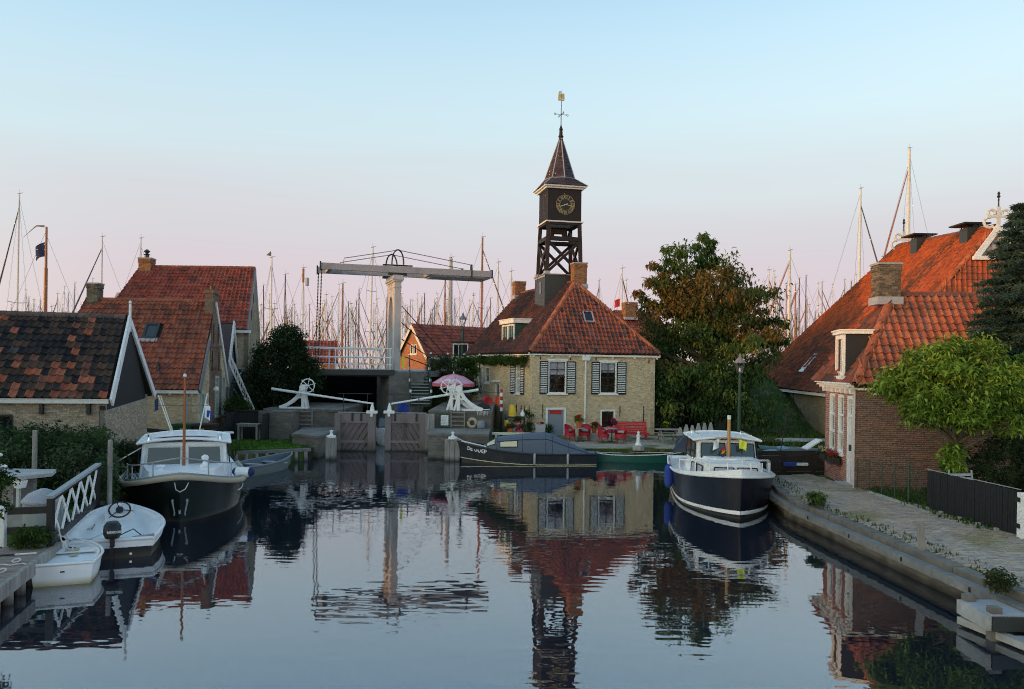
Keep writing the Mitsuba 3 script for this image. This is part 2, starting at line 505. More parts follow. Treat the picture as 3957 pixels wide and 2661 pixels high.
def brickfn(c1, c2, mo, seed=0.0, stain=0.35, bw=0.21, bh=0.066, mw=0.011):
    def fn(p, n, uv):
        r = dr.floor(uv.y / bh)
        x = uv.x / bw + 0.5 * (r - 2 * dr.floor(r / 2))
        fx, fy = x - dr.floor(x), uv.y / bh - r
        m = dr.minimum(dr.minimum(fx, 1 - fx) * bw, dr.minimum(fy, 1 - fy) * bh)
        k = smoothstep(mw * 0.25, mw * 0.7, m)
        t = cell_rand(dr.floor(x), r, seed)
        c = mix(c1, c2, t) * (0.8 + 0.4 * cell_rand(r, dr.floor(x), seed + 3))
        c = mix(mo, c, k)
        s = fbm(uv.x * 0.7 + seed, uv.y * 0.9, seed, 4)
        w = fbm(uv.x * 3.0 + seed, uv.y * 3.0, seed + 9, 3)
        return c * (1 - stain + 1.5 * stain * s) * (0.85 + 0.3 * w)
    return fn


procm('yellow_brick', brickfn((0.60, 0.47, 0.29), (0.48, 0.39, 0.255), (0.52, 0.46, 0.36), 1.0), 0.9)
procm('barn_brick', brickfn((0.26, 0.22, 0.14), (0.19, 0.165, 0.115), (0.30, 0.28, 0.22), 5.0, 0.5), 0.9)
procm('lock_masonry', lambda p, n, uv: mix((0.085, 0.078, 0.066), (0.20, 0.185, 0.16), fbm(p.x * 0.8, p.y * 0.8, p.z * 2.2, 5)) * (0.75 + 0.5 * noise(p.x * 5, p.y * 5, p.z * 15)) * (1 - 0.75 * smoothstep(0.30, 0.05, p.z + 0.12 * noise(p.x * 3, p.y * 3, 0.0))), 0.9,
      lambda p, n, uv: fbm(p.x * 5, p.y * 5, p.z * 9, 3), 0.02)
procm('concrete', lambda p, n, uv: mix((0.23, 0.235, 0.23), (0.40, 0.405, 0.40), fbm(p.x * 1.5, p.y * 1.5, p.z * 2.5, 5)) * (0.85 + 0.3 * noise(p.x * 9, p.y * 9, p.z * 9)), 0.85,
      lambda p, n, uv: fbm(p.x * 8, p.y * 8, p.z * 8, 3), 0.008)
procm('edge_concrete', lambda p, n, uv: mix((0.11, 0.112, 0.108), (0.24, 0.245, 0.24), fbm(p.x * 1.5, p.y * 1.5, p.z * 2.5, 5)) * (0.8 + 0.4 * noise(p.x * 9, p.y * 9, p.z * 9)), 0.85)
procm('old_stone', lambda p, n, uv: mix((0.09, 0.085, 0.078), (0.21, 0.20, 0.185), fbm(p.x * 1.8, p.y * 1.8, p.z * 3, 5)) * (0.8 + 0.4 * noise(p.x * 9, p.y * 9, p.z * 9)), 0.9,
      lambda p, n, uv: fbm(p.x * 7, p.y * 7, p.z * 7, 3), 0.012)
procm('chimney_brick', brickfn((0.25, 0.15, 0.10), (0.17, 0.12, 0.09), (0.26, 0.22, 0.18), 3.0, 0.5), 0.9)
procm('old_timber', lambda p, n, uv: mix((0.17, 0.155, 0.14), (0.34, 0.32, 0.30), fbm(p.x * 2.5, p.y * 2.5, p.z * 1.2, 4)) * (0.7 + 0.6 * noise(p.x * 22, p.y * 22, p.z * 2.0)) * (1 - 0.75 * smoothstep(0.32, 0.05, p.z + 0.12 * noise(p.x * 4, p.y * 4, 0.0))), 0.9)
procm('dark_timber', lambda p, n, uv: mix((0.018, 0.014, 0.012), (0.06, 0.048, 0.042), fbm(p.x * 2.0, p.y * 2.0, p.z * 8, 4)), 0.85)
procm('dock_wood', lambda p, n, uv: mix((0.16, 0.13, 0.11), (0.30, 0.25, 0.22), fbm(p.x * 3.0, p.y * 3.0, p.z, 4)) * (0.8 + 0.4 * noise(p.x * 4, p.y * 40, 1.0)), 0.85)
procm('bark', lambda p, n, uv: mix((0.05, 0.042, 0.034), (0.15, 0.13, 0.10), fbm(p.x * 9, p.y * 9, p.z * 3, 4)), 0.95)
procm('grass_ground', lambda p, n, uv: mix(mix((0.022, 0.040, 0.012), (0.060, 0.105, 0.022), fbm(p.x * 0.6, p.y * 0.6, 0.0, 4)), (0.11, 0.115, 0.05), smoothstep(0.55, 0.8, fbm(p.x * 1.3 + 9, p.y * 1.3, 3.0, 4))) * (0.7 + 0.6 * noise(p.x * 16, p.y * 16, 2.0)), 0.95)
procm('lawn_turf', lambda p, n, uv: mix((0.035, 0.085, 0.012), (0.075, 0.15, 0.022), fbm(p.x * 1.4, p.y * 1.4, 0.0, 4)) * (0.75 + 0.5 * noise(p.x * 20, p.y * 20, 2.0)), 0.95)
procm('gravel', lambda p, n, uv: mix(mix((0.17, 0.155, 0.125), (0.29, 0.265, 0.21), fbm(p.x * 2.2, p.y * 2.2, 0.0, 4)), (0.07, 0.085, 0.03), smoothstep(0.50, 0.72, fbm(p.x * 0.8 + 4, p.y * 0.8, 1.0, 4))) * (0.7 + 0.6 * noise(p.x * 18, p.y * 18, 0.0)), 0.95)
procm('path_grey', lambda p, n, uv: mix((0.20, 0.20, 0.19), (0.31, 0.31, 0.30), fbm(p.x * 1.2, p.y * 1.2, 0.0, 4)), 0.9)
MOSS = proc(lambda p, n, uv: 0.72 * smoothstep(0.48, 0.76, fbm(p.x * 0.75 + 7, p.y * 0.75, 2.0, 5) + 0.10 * (noise(p.x * 11, p.y * 11, 0.0) - 0.5)))
scene['paver_vc'] = {'type': 'twosided', 'bsdf': {'type': 'blendbsdf', 'weight': MOSS,
                     'a': {'type': 'principled', 'base_color': VC, 'roughness': 0.85, 'specular': 0.2},
                     'b': {'type': 'principled', 'base_color': {'type': 'rgb', 'value': [0.19, 0.18, 0.085]}, 'roughness': 0.95, 'specular': 0.1}}}


def ripple(p, n, uv):
    calm = 0.55 + 0.9 * noise(p.x * 0.09 + 3, p.y * 0.07, 4.0)
    return calm * (0.0021 * fbm(p.x * 0.9, p.y * 2.6, 0.0, 3) + 0.0016 * noise(p.x * 0.22, p.y * 0.5, 7.0) + 0.0007 * noise(p.x * 5, p.y * 11, 3.0) + 0.0016 * smoothstep(0.5, 0.75, noise(p.x * 0.12 + 1, p.y * 0.16, 9.0)) * noise(p.x * 2.2, p.y * 6.5, 5.0))


scene['water_surface'] = {'type': 'bumpmap', 'tex': proc(ripple, 0.02), 'scale': 1.0, 'bsdf': {'type': 'blendbsdf', 'weight': 0.16,
                          'a': {'type': 'plastic', 'int_ior': 1.9, 'diffuse_reflectance': {'type': 'rgb', 'value': [0.010, 0.016, 0.026]}},
                          'b': {'type': 'conductor', 'material': 'none', 'specular_reflectance': {'type': 'rgb', 'value': [0.74, 0.84, 1.0]}}}}

# ------------------------------------------------------------------ the setting
WATER = MB().grid([[(x, y, 0.0) for y in (-60, 0, 20, 60, 200, 800, 3000)] for x in (-2500, -300, -40, 0, 40, 300, 2500)][::-1])
struct('water', WATER, 'water_surface', label='calm canal and harbour water')

LEFT = [(-10.6, 4), (-10.7, 17.2), (-11.35, 21.5), (-11.6, 27), (-12.1, 34.9), (-9.3, 36.7), (-9.3, 60), (-90, 60), (-90, 4)]
struct('left_bank', MB().poly(LEFT, -1.5, 0.52), 'grass_ground', label='left bank')
LAWN = [(-13.6, 35.2), (-9.6, 36.95), (-10.9, 40.6), (-14.0, 40.2)]
struct('lawn', MB().poly(LAWN, 0.45, 0.585), 'lawn_turf', label='lawn beside the lock')
QUAY = [(9.85, 2), (8.50, 24.4), (9.2, 29.4), (60, 31.2), (60, 2)]
struct('quay_ground', MB().poly(QUAY, -1.5, 0.62), 'grass_ground', label='quay ground')
TERR = [(9.2, 29.3), (9.35, 36.6), (7.9, 38.7), (3.0, 38.3), (-1.0, 38.1), (-4.3, 41.2), (-4.3, 62), (60, 62), (60, 30.5)]
struct('terrace_ground', MB().poly(TERR, -1.5, 0.56), 'grass_ground', label='terrace ground')
GRAV = [(8.6, 36.9), (7.85, 38.75), (3.0, 38.35), (-0.9, 38.2), (-0.9, 45.2), (1.3, 44.85), (8.4, 46.4), (10.0, 42.0)]
struct('gravel_terrace', MB().poly(GRAV, 0.4, 0.60), 'gravel', label='gravel terrace')


def dike_z(x, y):
    toe = 55.5 + (x > -4) * 3.5 - 11.5 * smooth01((x - 10.5) / 4.0) * (x > 0)
    t = np.clip((y - toe) / 13.0, 0, 1)
    return 0.2 + 0.32 * (t > 0) + 3.25 * (t * t * (3 - 2 * t)) + 0.25 * (meshkit.fbm(np.stack([x * 0.25, y * 0.25, x * 0], -1), 3, 2) - 0.5) * (t > 0.02)


def smooth01(t):
    t = np.clip(t, 0, 1)
    return t * t * (3 - 2 * t)


gx, gy = np.meshgrid(np.concatenate([np.arange(-200, -30, 10), np.arange(-30, 34, 1.5), np.arange(34, 200, 10)]), np.concatenate([np.arange(43, 72, 1.2), np.arange(72, 79, 2.5)]), indexing='ij')
gz = dike_z(gx, gy)
gz[:, -1] = -1.0
gz[(gx > -13.2) & (gx < -3.0) & (gy < 57)] = -1.0
struct('dike', MB().grid(np.stack([gx, gy, gz], -1)), 'grass_ground', smooth=True, label='grassy sea dike behind the village')
PATH = []
for x in np.arange(9.5, 40, 1.5):
    y0 = 43.0 + 0.03 * (x - 10)
    PATH.append([(x, y0, 0.60), (x, y0 + 2.2, 0.60)])
struct('path', MB().grid(PATH), 'path_grey', label='narrow grey path across the grass')


def band(x0, x1, y0, y1, z):
    return [(x0, y0, z), (x1, y0, z), (x1, y1, z), (x0, y1, z)]


# line of the quay edge, then grass tufts: ground cover nobody could count
qx = lambda y: 8.12 + (23.2 - y) * 0.06 + max(0, y - 24.4) * 0.24
def tufts(name, pts, h, n, spread, pal, label, lean=0.35):
    V, F, C = [], [], []
    k = 0
    for (x, y, z) in pts:
        for _ in range(n):
            a, r = rng.random() * 6.283, spread * math.sqrt(rng.random())
            bx, by = x + r * math.cos(a), y + r * math.sin(a)
            hh = h * (0.5 + 0.8 * rng.random())
            g, w = rng.random() * 6.283, 0.012 + 0.016 * rng.random() + 0.006 * hh
            l = lean * hh * rng.random()
            dx, dy = math.cos(g), math.sin(g)
            V += [(bx - dy * w, by + dx * w, z), (bx + dy * w, by - dx * w, z), (bx + dx * l * .4 + dy * w * .7, by + dy * l * .4 - dx * w * .7, z + hh * .6), (bx + dx * l, by + dy * l, z + hh)]
            F += [(k, k + 1, k + 2), (k, k + 2, k + 3)]
            c = np.array(pal[int(rng.integers(len(pal)))]) * (0.7 + 0.6 * rng.random())
            C += [c] * 4
            k += 4
    key = thing(name, label, 'grass', kind='stuff')
    scene[key] = mikit.ply((np.array(V), np.array(F)), 'leaf_vc', uv=cuv(np.array(C)))
    return key


GREENS = [(0.045, 0.085, 0.02), (0.065, 0.12, 0.025), (0.035, 0.06, 0.02), (0.10, 0.13, 0.035)]
tufts('lawn_grass', [(x + rng.random() * .3, y + rng.random() * .3, 0.58) for x in np.arange(-13.6, -9.8, .3) for y in np.arange(35.4, 40.3, .3) if Polygon(LAWN).contains(Point(x, y))], 0.05, 24, .25,
      [(0.05, 0.115, 0.016), (0.075, 0.15, 0.022)], 'short bright green lawn grass beside the lock wall')
tufts('bank_grass', [(x + rng.random() * .5, y + rng.random() * .5, 0.55) for x in np.arange(9.5, 22, .55) for y in np.arange(31.5, 47, .55) if not 42.6 < y < 45.4], 0.22, 16, .4, GREENS,
      'long dark green grass on the bank before the barn')
tufts('reeds', [(9.0 + rng.random() * 1.2, y, 0.3) for y in np.arange(31.0, 38.2, .22)] + [(8.2 + rng.random() * .9, 37.6 + rng.random(), .3) for _ in range(16)], 0.75, 22, .3, GREENS,
      'tall reeds at the water edge behind the navy and white cabin cruiser')
tufts('shore_grass', [(-11.5 - rng.random() * 1.0 - (y - 24) * .035, y, 0.5) for y in np.arange(21.3, 36, .2)], 0.42, 16, .3, GREENS, 'rough grass along the left shore behind the dark green motor cruiser')
tufts('dike_grass', [(x + rng.random() * .6, y + rng.random() * .6, float(dike_z(np.array(x), np.array(y)))) for x in np.arange(10.5, 24, .6) for y in np.arange(47, 60, .6)], 0.25, 12, .4, GREENS,
      'grass on the dike slope beside the long barn wall')
tufts('quay_grass', [(qx(y) + .62 + rng.random() * .3, y, 0.62) for y in np.arange(10, 29, .22)], 0.09, 8, .22, [(0.10, 0.12, 0.04), (0.06, 0.10, 0.025), (0.14, 0.13, 0.06)],
      'thin grass growing behind the quay coping')

# right quay: coping stones, concrete edge beam, dark wall, pavers
mbq = MB()
for a, b in ((3.0, 24.4), (24.4, 29.6)):
    p, q = np.array([qx(a) + .42, a, -.1]), np.array([qx(b) + .42, b, -.1])
    mbq.bar(p, q, 0.25, 0.86)
struct('quay_wall', mbq, 'lock_masonry', label='dark quay wall above the water')
t = thing('quay_edge', 'pale concrete edge beam and stone coping along the right quay', 'kerb')
y = 9.2
k = 0
while y < 28.5:
    L = 0.95 + 0.35 * rng.random()
    o = rng.normal(0, 0.012, 3)
    part(t, 'coping_stone', MB().bar((qx(y) + .40 + o[0], y + .012, .535 + o[1]), (qx(y + L) + .40 + o[0], y + L - .015, .535 + o[1]), 0.27, 0.20), 'old_stone')
    y += L
y = 9.2
while y < 26.0:
    L = 2.35
    part(t, 'edge_beam', MB().bar((qx(y) + .11, y + .01, .42), (qx(y + L) + .11, y + L - .01, .42), 0.22, 0.17), 'edge_concrete')
    part(t, 'bolt', MB().bar((qx(y + 1.1) - .005, y + 1.1, .43), (qx(y + 1.1) - .03, y + 1.1, .43), 0.04, 0.09), 'dark_steel')
    y += L
quay_z = lambda x, y: 0.635 + 0.035 * max(0, x - qx(y) - .6) + 0.015 * math.sin(x * 1.1 + y * .7)
ppal = [1.65 * np.array(c) for c in ((0.21, 0.18, 0.155), (0.245, 0.205, 0.17), (0.17, 0.15, 0.135), (0.225, 0.18, 0.145), (0.19, 0.17, 0.155))]
pm, pi = [], []
for iy, y in enumerate(np.arange(10.0, 29.2, 0.105)):
    for x in np.arange(8.4 + (0.105 if iy % 2 else 0), 13, 0.212):
        if x < qx(y) + 0.58 or x > 11.9 - .09 * (y - 18):
            continue
        M = np.eye(4)
        M[:3, 0] = (0.2, rng.normal(0, .004), 0); M[:3, 1] = (0, 0.094, 0); M[2, 2] = 0.06
        M[:3, 3] = (x, y, quay_z(x, y) - 0.025 + rng.normal(0, 0.005))
        pm.append(M); pi.append(int(rng.integers(5)))
emit('quay_ground', 'paver', UNIT, pm, pi, ppal, 'paver_vc', 300)

# ------------------------------------------------------------------ buildings


def window(parent, w, s0, s1, z0, z1, fm='white_paint', cols=2, rows=3, fw=0.07, o=0.02, deep=0.10, sill=True, name='window', bar=0.03, label=None, blind=0.0, bm='white_paint', gm='pane', head=False):
    m = MB()
    for a, b, c, d in ((s0, s0 + fw, z0, z1), (s1 - fw, s1, z0, z1), (s0 + fw, s1 - fw, z0, z0 + fw), (s0 + fw, s1 - fw, z1 - fw, z1)):
        w.box(m, a, b, c, d, -deep, o)
    k = part(parent, name, m, fm, label=label)
    a0, a1, b0, b1 = s0 + fw, s1 - fw, z0 + fw, z1 - fw
    g = MB()
    for i in range(1, cols):
        x = a0 + (a1 - a0) * i / cols
        w.box(g, x - bar / 2, x + bar / 2, b0, b1, -deep + .012, -0.02)
    for j in range(1, rows):
        z = b0 + (b1 - b0) * j / rows
        h = bar * (1.6 if rows == 4 and j == 2 else 1)
        w.box(g, a0, a1, z - h / 2, z + h / 2, -deep + .008, -0.016)
    if cols * rows > 1:
        part(k, 'glazing_bar', g, bm)
    for i in range(cols):
        for j in range(rows):
            p0, p1, q0, q1 = a0 + (a1 - a0) * i / cols, a0 + (a1 - a0) * (i + 1) / cols, b0 + (b1 - b0) * j / rows, b0 + (b1 - b0) * (j + 1) / rows
            e = rng.normal(0, 0.002, 4)
            q = MB().add([w.p(p0, q0, -.06 + e[0]), w.p(p1, q0, -.06 + e[1]), w.p(p1, q1, -.06 + e[2]), w.p(p0, q1, -.06 + e[3])], [(0, 1, 2), (0, 2, 3)])
            part(k, 'pane', q, gm)
    if blind:
        part(k, 'blind', w.box(MB(), a0 + .01, a1 - .01, b1 - (b1 - b0) * blind, b1, -.17, -.16), 'blind')
    if sill:
        part(k, 'sill', w.box(MB(), s0 - .09, s1 + .09, z0 - .09, z0 - .002, -.05, .10), fm)
    if head:
        part(k, 'head_board', w.box(MB(), s0 - .08, s1 + .08, z1 + .002, z1 + .10, -.02, .05), fm)
    return k


def shutter(parent, w, s0, s1, z0, z1, n=17, label=None):
    m = MB()
    f = 0.045
    for a, b, c, d in ((s0, s0 + f, z0, z1), (s1 - f, s1, z0, z1), (s0 + f, s1 - f, z0, z0 + f * 1.6), (s0 + f, s1 - f, z1 - f, z1)):
        w.box(m, a, b, c, d, .015, .055)
    w.box(m, s0 + f, s1 - f, z0 + f, z1 - f, .012, .022)
    k = part(parent, 'shutter', m, 'black_paint', label=label)
    for i in range(n):
        z = z0 + f * 1.6 + (z1 - z0 - 2.7 * f) * (i + .5) / n
        h = (z1 - z0) / n * 0.40
        q = MB().obox(w.p((s0 + s1) / 2, z, .042), w.e * ((s1 - s0) / 2 - f - .002), np.array([0, 0, h / 2]) - w.n * .008, w.n * .006 + np.array([0, 0, .004]))
        part(k, 'slat', q, 'old_white')
    return k


def gutter(parent, w, s0, s1, z, mat='white_paint', o=0.16, brackets=0.0):
    m = MB()
    w.box(m, s0, s1, z - .07, z + .06, .04, o)
    w.box(m, s0, s1, z + .062, z + .09, .02, o + .03)
    k = part(parent, 'gutter', m, mat)
    if brackets:
        s = s0 + .3
        while s < s1 - .1:
            part(k, 'bracket', w.box(MB(), s - .05, s + .05, z - .17, z - .072, .002, .10), mat)
            s += brackets


def anchor(parent, w, s, z0, z1):
    m = MB()
    w.box(m, s - .018, s + .018, z0, z1, .003, .035)
    w.box(m, s - .03, s + .03, (z0 + z1) / 2 - .03, (z0 + z1) / 2 + .03, .003, .05)
    part(parent, 'wall_anchor', m, 'black_paint')


def chimney(parent, c, wx, wy, z0, z1, rot, pal, label=None, flash=True, cap='brick', limit=40):
    """A brick stack: core, courses of brick, a projecting cap."""
    e = np.array([math.cos(rot), math.sin(rot)])
    g = np.array([-e[1], e[0]])
    c = np.array(c)
    core = MB().obox((*c, (z0 + z1) / 2), (*(e * (wx / 2 - .012)), 0), (*(g * (wy / 2 - .012)), 0), (0, 0, (z1 - z0) / 2))
    k = part(parent, 'chimney', core, 'mortar', label=label)
    cor = [c - e * wx / 2 - g * wy / 2, c + e * wx / 2 - g * wy / 2, c + e * wx / 2 + g * wy / 2, c - e * wx / 2 + g * wy / 2]
    mats, idx = [], []
    for a in range(4):
        w = Wall(cor[a], cor[(a + 1) % 4])
        z, r = z0, 0
        while z < z1 - .03:
            out = .035 if (z1 - .26 < z < z1 - .06) else 0
            x = -.1 if (r + a) % 2 else 0
            while x < w.L - .02:
                a0, a1 = max(x, 0), min(x + .21, w.L)
                if a1 - a0 > .03:
                    M = np.eye(4)
                    M[:3, 0] = w.e * (a1 - a0 - .01); M[:3, 1] = w.n * .05; M[:3, 2] = (0, 0, .056)
                    M[:3, 3] = w.p((a0 + a1) / 2, z + .033, -.018 + out + rng.normal(0, .002))
                    mats.append(M); idx.append(int(rng.integers(len(pal))))
                x += .21
            z += .066; r += 1
    emit(k, 'brick', UNIT, mats, idx, pal, 'brick_vc', limit)
    part(k, 'chimney_cap', MB().obox((*c, z1 + .03), (*(e * (wx / 2 + .05)), 0), (*(g * (wy / 2 + .05)), 0), (0, 0, .035)), 'concrete')
    if flash:
        part(k, 'flashing', MB().obox((*c, z0 + .12), (*(e * (wx / 2 + .07)), 0), (*(g * (wy / 2 + .07)), 0), (0, 0, .13)), 'lead_pale')
    return k


def tiles_tri(parent, a, b, apex, tw=0.25, tl=0.30, pal=None, pick=None, limit=300, others=()):
    a, b, apex = (np.asarray(q, float) for q in (a, b, apex))
    e = (b - a) / np.linalg.norm(b - a)
    h = (apex - a) - e * ((apex - a) @ e)
    hh = np.linalg.norm(h)
    P = Polygon([(0, 0), (np.linalg.norm(b - a), 0), ((apex - a) @ e, hh)]).buffer(.05)
    for o in others:
        P = P.difference(o)
    tiles_on(parent, (a, b, b + h, a + h), tw, tl, pal, pick, lambda p: P.contains(Point((p - a) @ e, (p - a) @ h / hh)), limit)


def bargeboard(parent, p, q, w=0.22, t=0.06, n=(1, 0, 0), mat='white_paint', name='bargeboard'):
    p, q, n = np.asarray(p, float), np.asarray(q, float), np.asarray(n, float)
    d = (q - p) / 2
    up = np.cross(d, n); up /= np.linalg.norm(up)
    if up[2] < 0:
        up = -up
    part(parent, name, MB().obox((p + q) / 2 - up * (w / 2 - .06), d, n * t / 2, up * w / 2), mat)


RED = [np.array([1.02, 1.08, 1.15]) * np.array(c) for c in ((0.30, 0.085, 0.045), (0.36, 0.10, 0.05), (0.25, 0.075, 0.045), (0.33, 0.115, 0.065), (0.20, 0.07, 0.05), (0.28, 0.10, 0.06))]
WORN = [np.array([.86, .95, 1.0]) * np.array(c) for c in ((0.27, 0.080, 0.055), (0.22, 0.070, 0.052), (0.33, 0.092, 0.058), (0.145, 0.066, 0.055), (0.24, 0.105, 0.085), (0.085, 0.052, 0.047), (0.38, 0.115, 0.060))]
PATCHY = [np.array(c) for c in ((0.020, 0.020, 0.023), (0.034, 0.030, 0.028), (0.058, 0.040, 0.031), (0.090, 0.055, 0.040), (0.32, 0.095, 0.052), (0.38, 0.13, 0.075), (0.19, 0.080, 0.055), (0.085, 0.090, 0.095))]
ORANGE = [np.array(c) for c in ((0.42, 0.100, 0.044), (0.36, 0.088, 0.042), (0.47, 0.12, 0.05), (0.26, 0.078, 0.048), (0.15, 0.070, 0.055), (0.11, 0.058, 0.050))]  # the last browns also carry the painted shade of the lower barn roof
CHIM = [np.array(c) for c in ((0.24, 0.12, 0.06), (0.30, 0.14, 0.065), (0.19, 0.10, 0.06), (0.26, 0.16, 0.09))]
CHIMG = [np.array(c) for c in ((0.17, 0.14, 0.10), (0.13, 0.11, 0.085), (0.21, 0.17, 0.12), (0.09, 0.08, 0.065))]
YEBR = [np.array(c) for c in ((0.60, 0.47, 0.29), (0.52, 0.42, 0.265), (0.56, 0.45, 0.30), (0.47, 0.37, 0.235), (0.62, 0.51, 0.34))]
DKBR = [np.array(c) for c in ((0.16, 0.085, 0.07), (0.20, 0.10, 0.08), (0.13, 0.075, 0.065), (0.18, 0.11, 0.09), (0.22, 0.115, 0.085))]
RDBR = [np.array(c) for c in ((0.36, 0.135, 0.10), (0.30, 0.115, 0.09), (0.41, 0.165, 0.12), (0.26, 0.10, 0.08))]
GYBR = [1.25 * np.array(c) for c in ((0.30, 0.25, 0.18), (0.25, 0.21, 0.15), (0.34, 0.29, 0.21), (0.21, 0.18, 0.14), (0.28, 0.21, 0.15))]
pick_any = lambda n: (lambda u, v, j, i: int(rng.integers(n)))

# ---- the lock keeper's house with the clock tower
H = thing('clock_tower_house', 'yellow brick house with hipped red tiled roof carrying a black wooden clock tower', 'house')
FL, FR, BL, BR = (1.15, 45.0), (8.3, 46.6), (-3.0, 57.2), (4.5, 59.0)
wf, wl, wr, wb = Wall(FL, FR), Wall(BL, FL), Wall(FR, BR), Wall(BR, BL)
LL = wl.L
hw = [(0.92, 2.95, 1.97, 4.79), (3.97, 2.95, 4.97, 4.75), (0.86, .60, 1.92, 2.02), (4.03, .92, 4.93, 2.03)]
wallpart(H, wf, [(.03, .3), (wf.L, .3), (wf.L, 5.14), (.03, 5.14)], hw, 'mortar_yellow', .25, -.008)
bricks(H + '__wall', wf, [(0, .5), (wf.L, .5), (wf.L, 5.12), (0, 5.12)], hw, YEBR, limit=300, gap=.008)
hl = [(LL - 2.8, 2.84, LL - 1.95, 4.58), (LL - 6.85, 2.15, LL - 5.9, 3.4), (LL - 9.05, 3.3, LL - 8.1, 4.4), (LL - 10.7, 2.2, LL - 9.6, 4.4)]
wallpart(H, wl, [(0, .3), (LL - .06, .3), (LL - .06, 5.14), (0, 5.14)], hl, 'mortar_yellow', .25, -.008)
bricks(H + '__wall_001', wl, [(LL - 8, .5), (LL, .5), (LL, 5.12), (LL - 8, 5.12)], hl, YEBR, limit=0, gap=.008)
bricks(H + '__wall_001', wl, [(0, 1.9), (LL - 8, 1.9), (LL - 8, 5.12), (0, 5.12)], hl, YEBR, limit=0, gap=.008)
wallpart(H, wr, [(0, .3), (wr.L, .3), (wr.L, 5.14), (0, 5.14)], [], 'yellow_brick')
wallpart(H, wb, [(0, .3), (wb.L, .3), (wb.L, 5.14), (wb.L / 2 - .3, 9.5), (wb.L / 2 - .35, 9.5), (0, 5.14)], [], 'yellow_brick')
window(H, wf, *[hw[0][i] for i in (0, 2, 1, 3)], rows=4, bm='black_paint', fw=.06, head=True, blind=.42, label='tall sash window left of the white downpipe, blind half down')
window(H, wf, *[hw[1][i] for i in (0, 2, 1, 3)], rows=4, bm='black_paint', fw=.06, head=True, blind=.32, label='tall sash window right of the white downpipe')
window(H, wf, *[hw[3][i] for i in (0, 2, 1, 3)], rows=2, bm='black_paint', fw=.09, label='small low window behind the red bench')
for a, b in ((.42, .90), (1.99, 2.52), (3.46, 3.95), (4.99, 5.55)):
    shutter(H, wf, a, b, 2.90, 4.76)
m = MB()
for a, b, c, d in ((.80, .92, .6, 2.02), (1.86, 1.98, .6, 2.02), (.80, 1.98, 2.022, 2.14)):
    wf.box(m, a, b, c, d, -.1, .04)
dk = part(H, 'door', wf.box(MB(), .92, 1.86, .6, 2.02, -.09, -.05), 'grey_plastic', label='grey cellar door in a white frame')
part(dk, 'frame', m, 'white_paint')
part(dk, 'sign_board', wf.box(MB(), 1.05, 1.72, 1.78, 1.98, -.048, -.02), 'red_cloth')
gutter(H, wf, -.25, 3.02, 5.16, brackets=1.05)
gutter(H, wf, 3.06, wf.L + .25, 5.12, brackets=1.35)
gutter(H, wl, -.15, LL + .12, 5.16, brackets=.7)
gutter(H, wr, -.15, wr.L, 5.16)
m = MB()
wf.box(m, 2.86, 3.30, 4.83, 5.085, .03, .22)
m.tube([wf.p(3.08, 4.84, .11), wf.p(3.08, 2.2, .09), wf.p(3.04, .6, .09)], .05, 8)
part(H, 'downpipe', m, 'white_paint')
part(H, 'vent_grille', wf.box(MB(), 2.51, 2.80, 1.32, 1.59, .003, .02), 'black_paint')
for s, a, b in ((.45, 4.83, 5.0), (2.2, 4.83, 5.02), (3.72, 4.83, 5.0), (6.93, 4.7, 5.0), (.62, 1.55, 2.35), (5.2, 1.62, 2.24), (6.65, 1.30, 2.24)):
    anchor(H, wf, s, a, b)
for t in (3.35, 2.6, 1.75, 1.15, .4):
    anchor(H, wl, LL - t, 1.75, 2.2)
window(H, wl, LL - 2.8, LL - 1.95, 2.84, 4.58, rows=4, fw=.08, label='window beside the front corner on the canal side wall')
shutter(H, wl, LL - 3.75, LL - 2.83, 2.8, 4.6)
shutter(H, wl, LL - 1.92, LL - 1.30, 2.8, 4.6)
window(H, wl, LL - 9.05, LL - 8.1, 3.3, 4.4, cols=1, rows=2, fw=.1)
window(H, wl, LL - 10.7, LL - 9.6, 2.2, 4.4, cols=2, rows=2, fw=.1, name='door', label='glazed white door in the canal side wall')
window(H, wl, LL - 6.85, LL - 5.9, 2.15, 3.4, cols=1, rows=1, fw=.12, name='door', sill=False)
part(H, 'door_hood', wl.box(MB(), LL - 6.95, LL - 5.8, 3.42, 3.52, 0.0, .3), 'white_paint')
EFL, EFR, EBL, EBR = np.array([.98, 44.72, 5.22]), np.array([8.52, 46.40, 5.22]), np.array([-3.3, 57.4, 5.22]), np.array([4.75, 59.25, 5.22])
AP, RB = np.array([3.78, 49.0, 9.60]), np.array([0.45, 58.0, 9.62])
roof = slab(H, 'roof', (EFL, EFR, AP), 'roof_under')
rl = slab(H, 'roof', (EBL, EFL, AP, RB), 'roof_under')
rr = slab(H, 'roof', (EFR, EBR, RB, AP), 'roof_under')
sky_hole = sbox(3.63, 2.35, 4.25, 3.22)
tiles_tri(roof, EFL, EFR, AP, .25, .31, WORN, lambda u, v, j, i: int(rng.choice([0, 1, 2, 3, 4, 5, 6], p=[.24, .2, .17, .13, .11, .06, .09])), 300, [sky_hole])
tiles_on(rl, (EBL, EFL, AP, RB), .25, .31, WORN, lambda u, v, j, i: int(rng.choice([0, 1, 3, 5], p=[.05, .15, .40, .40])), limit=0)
tiles_on(rr, (EFR, EBR, RB, AP), .25, .31, WORN, pick_any(7), limit=0)
caps(roof, AP, EFL + [.03, .03, .05], (0.36, 0.12, 0.06), r=.15)
caps(roof, AP, EFR + [-.03, .03, .05], (0.33, 0.11, 0.055), r=.15)
caps(rl, RB + [0, 0, .03], AP + [0, 0, .03], (0.22, 0.08, 0.05), r=.14)
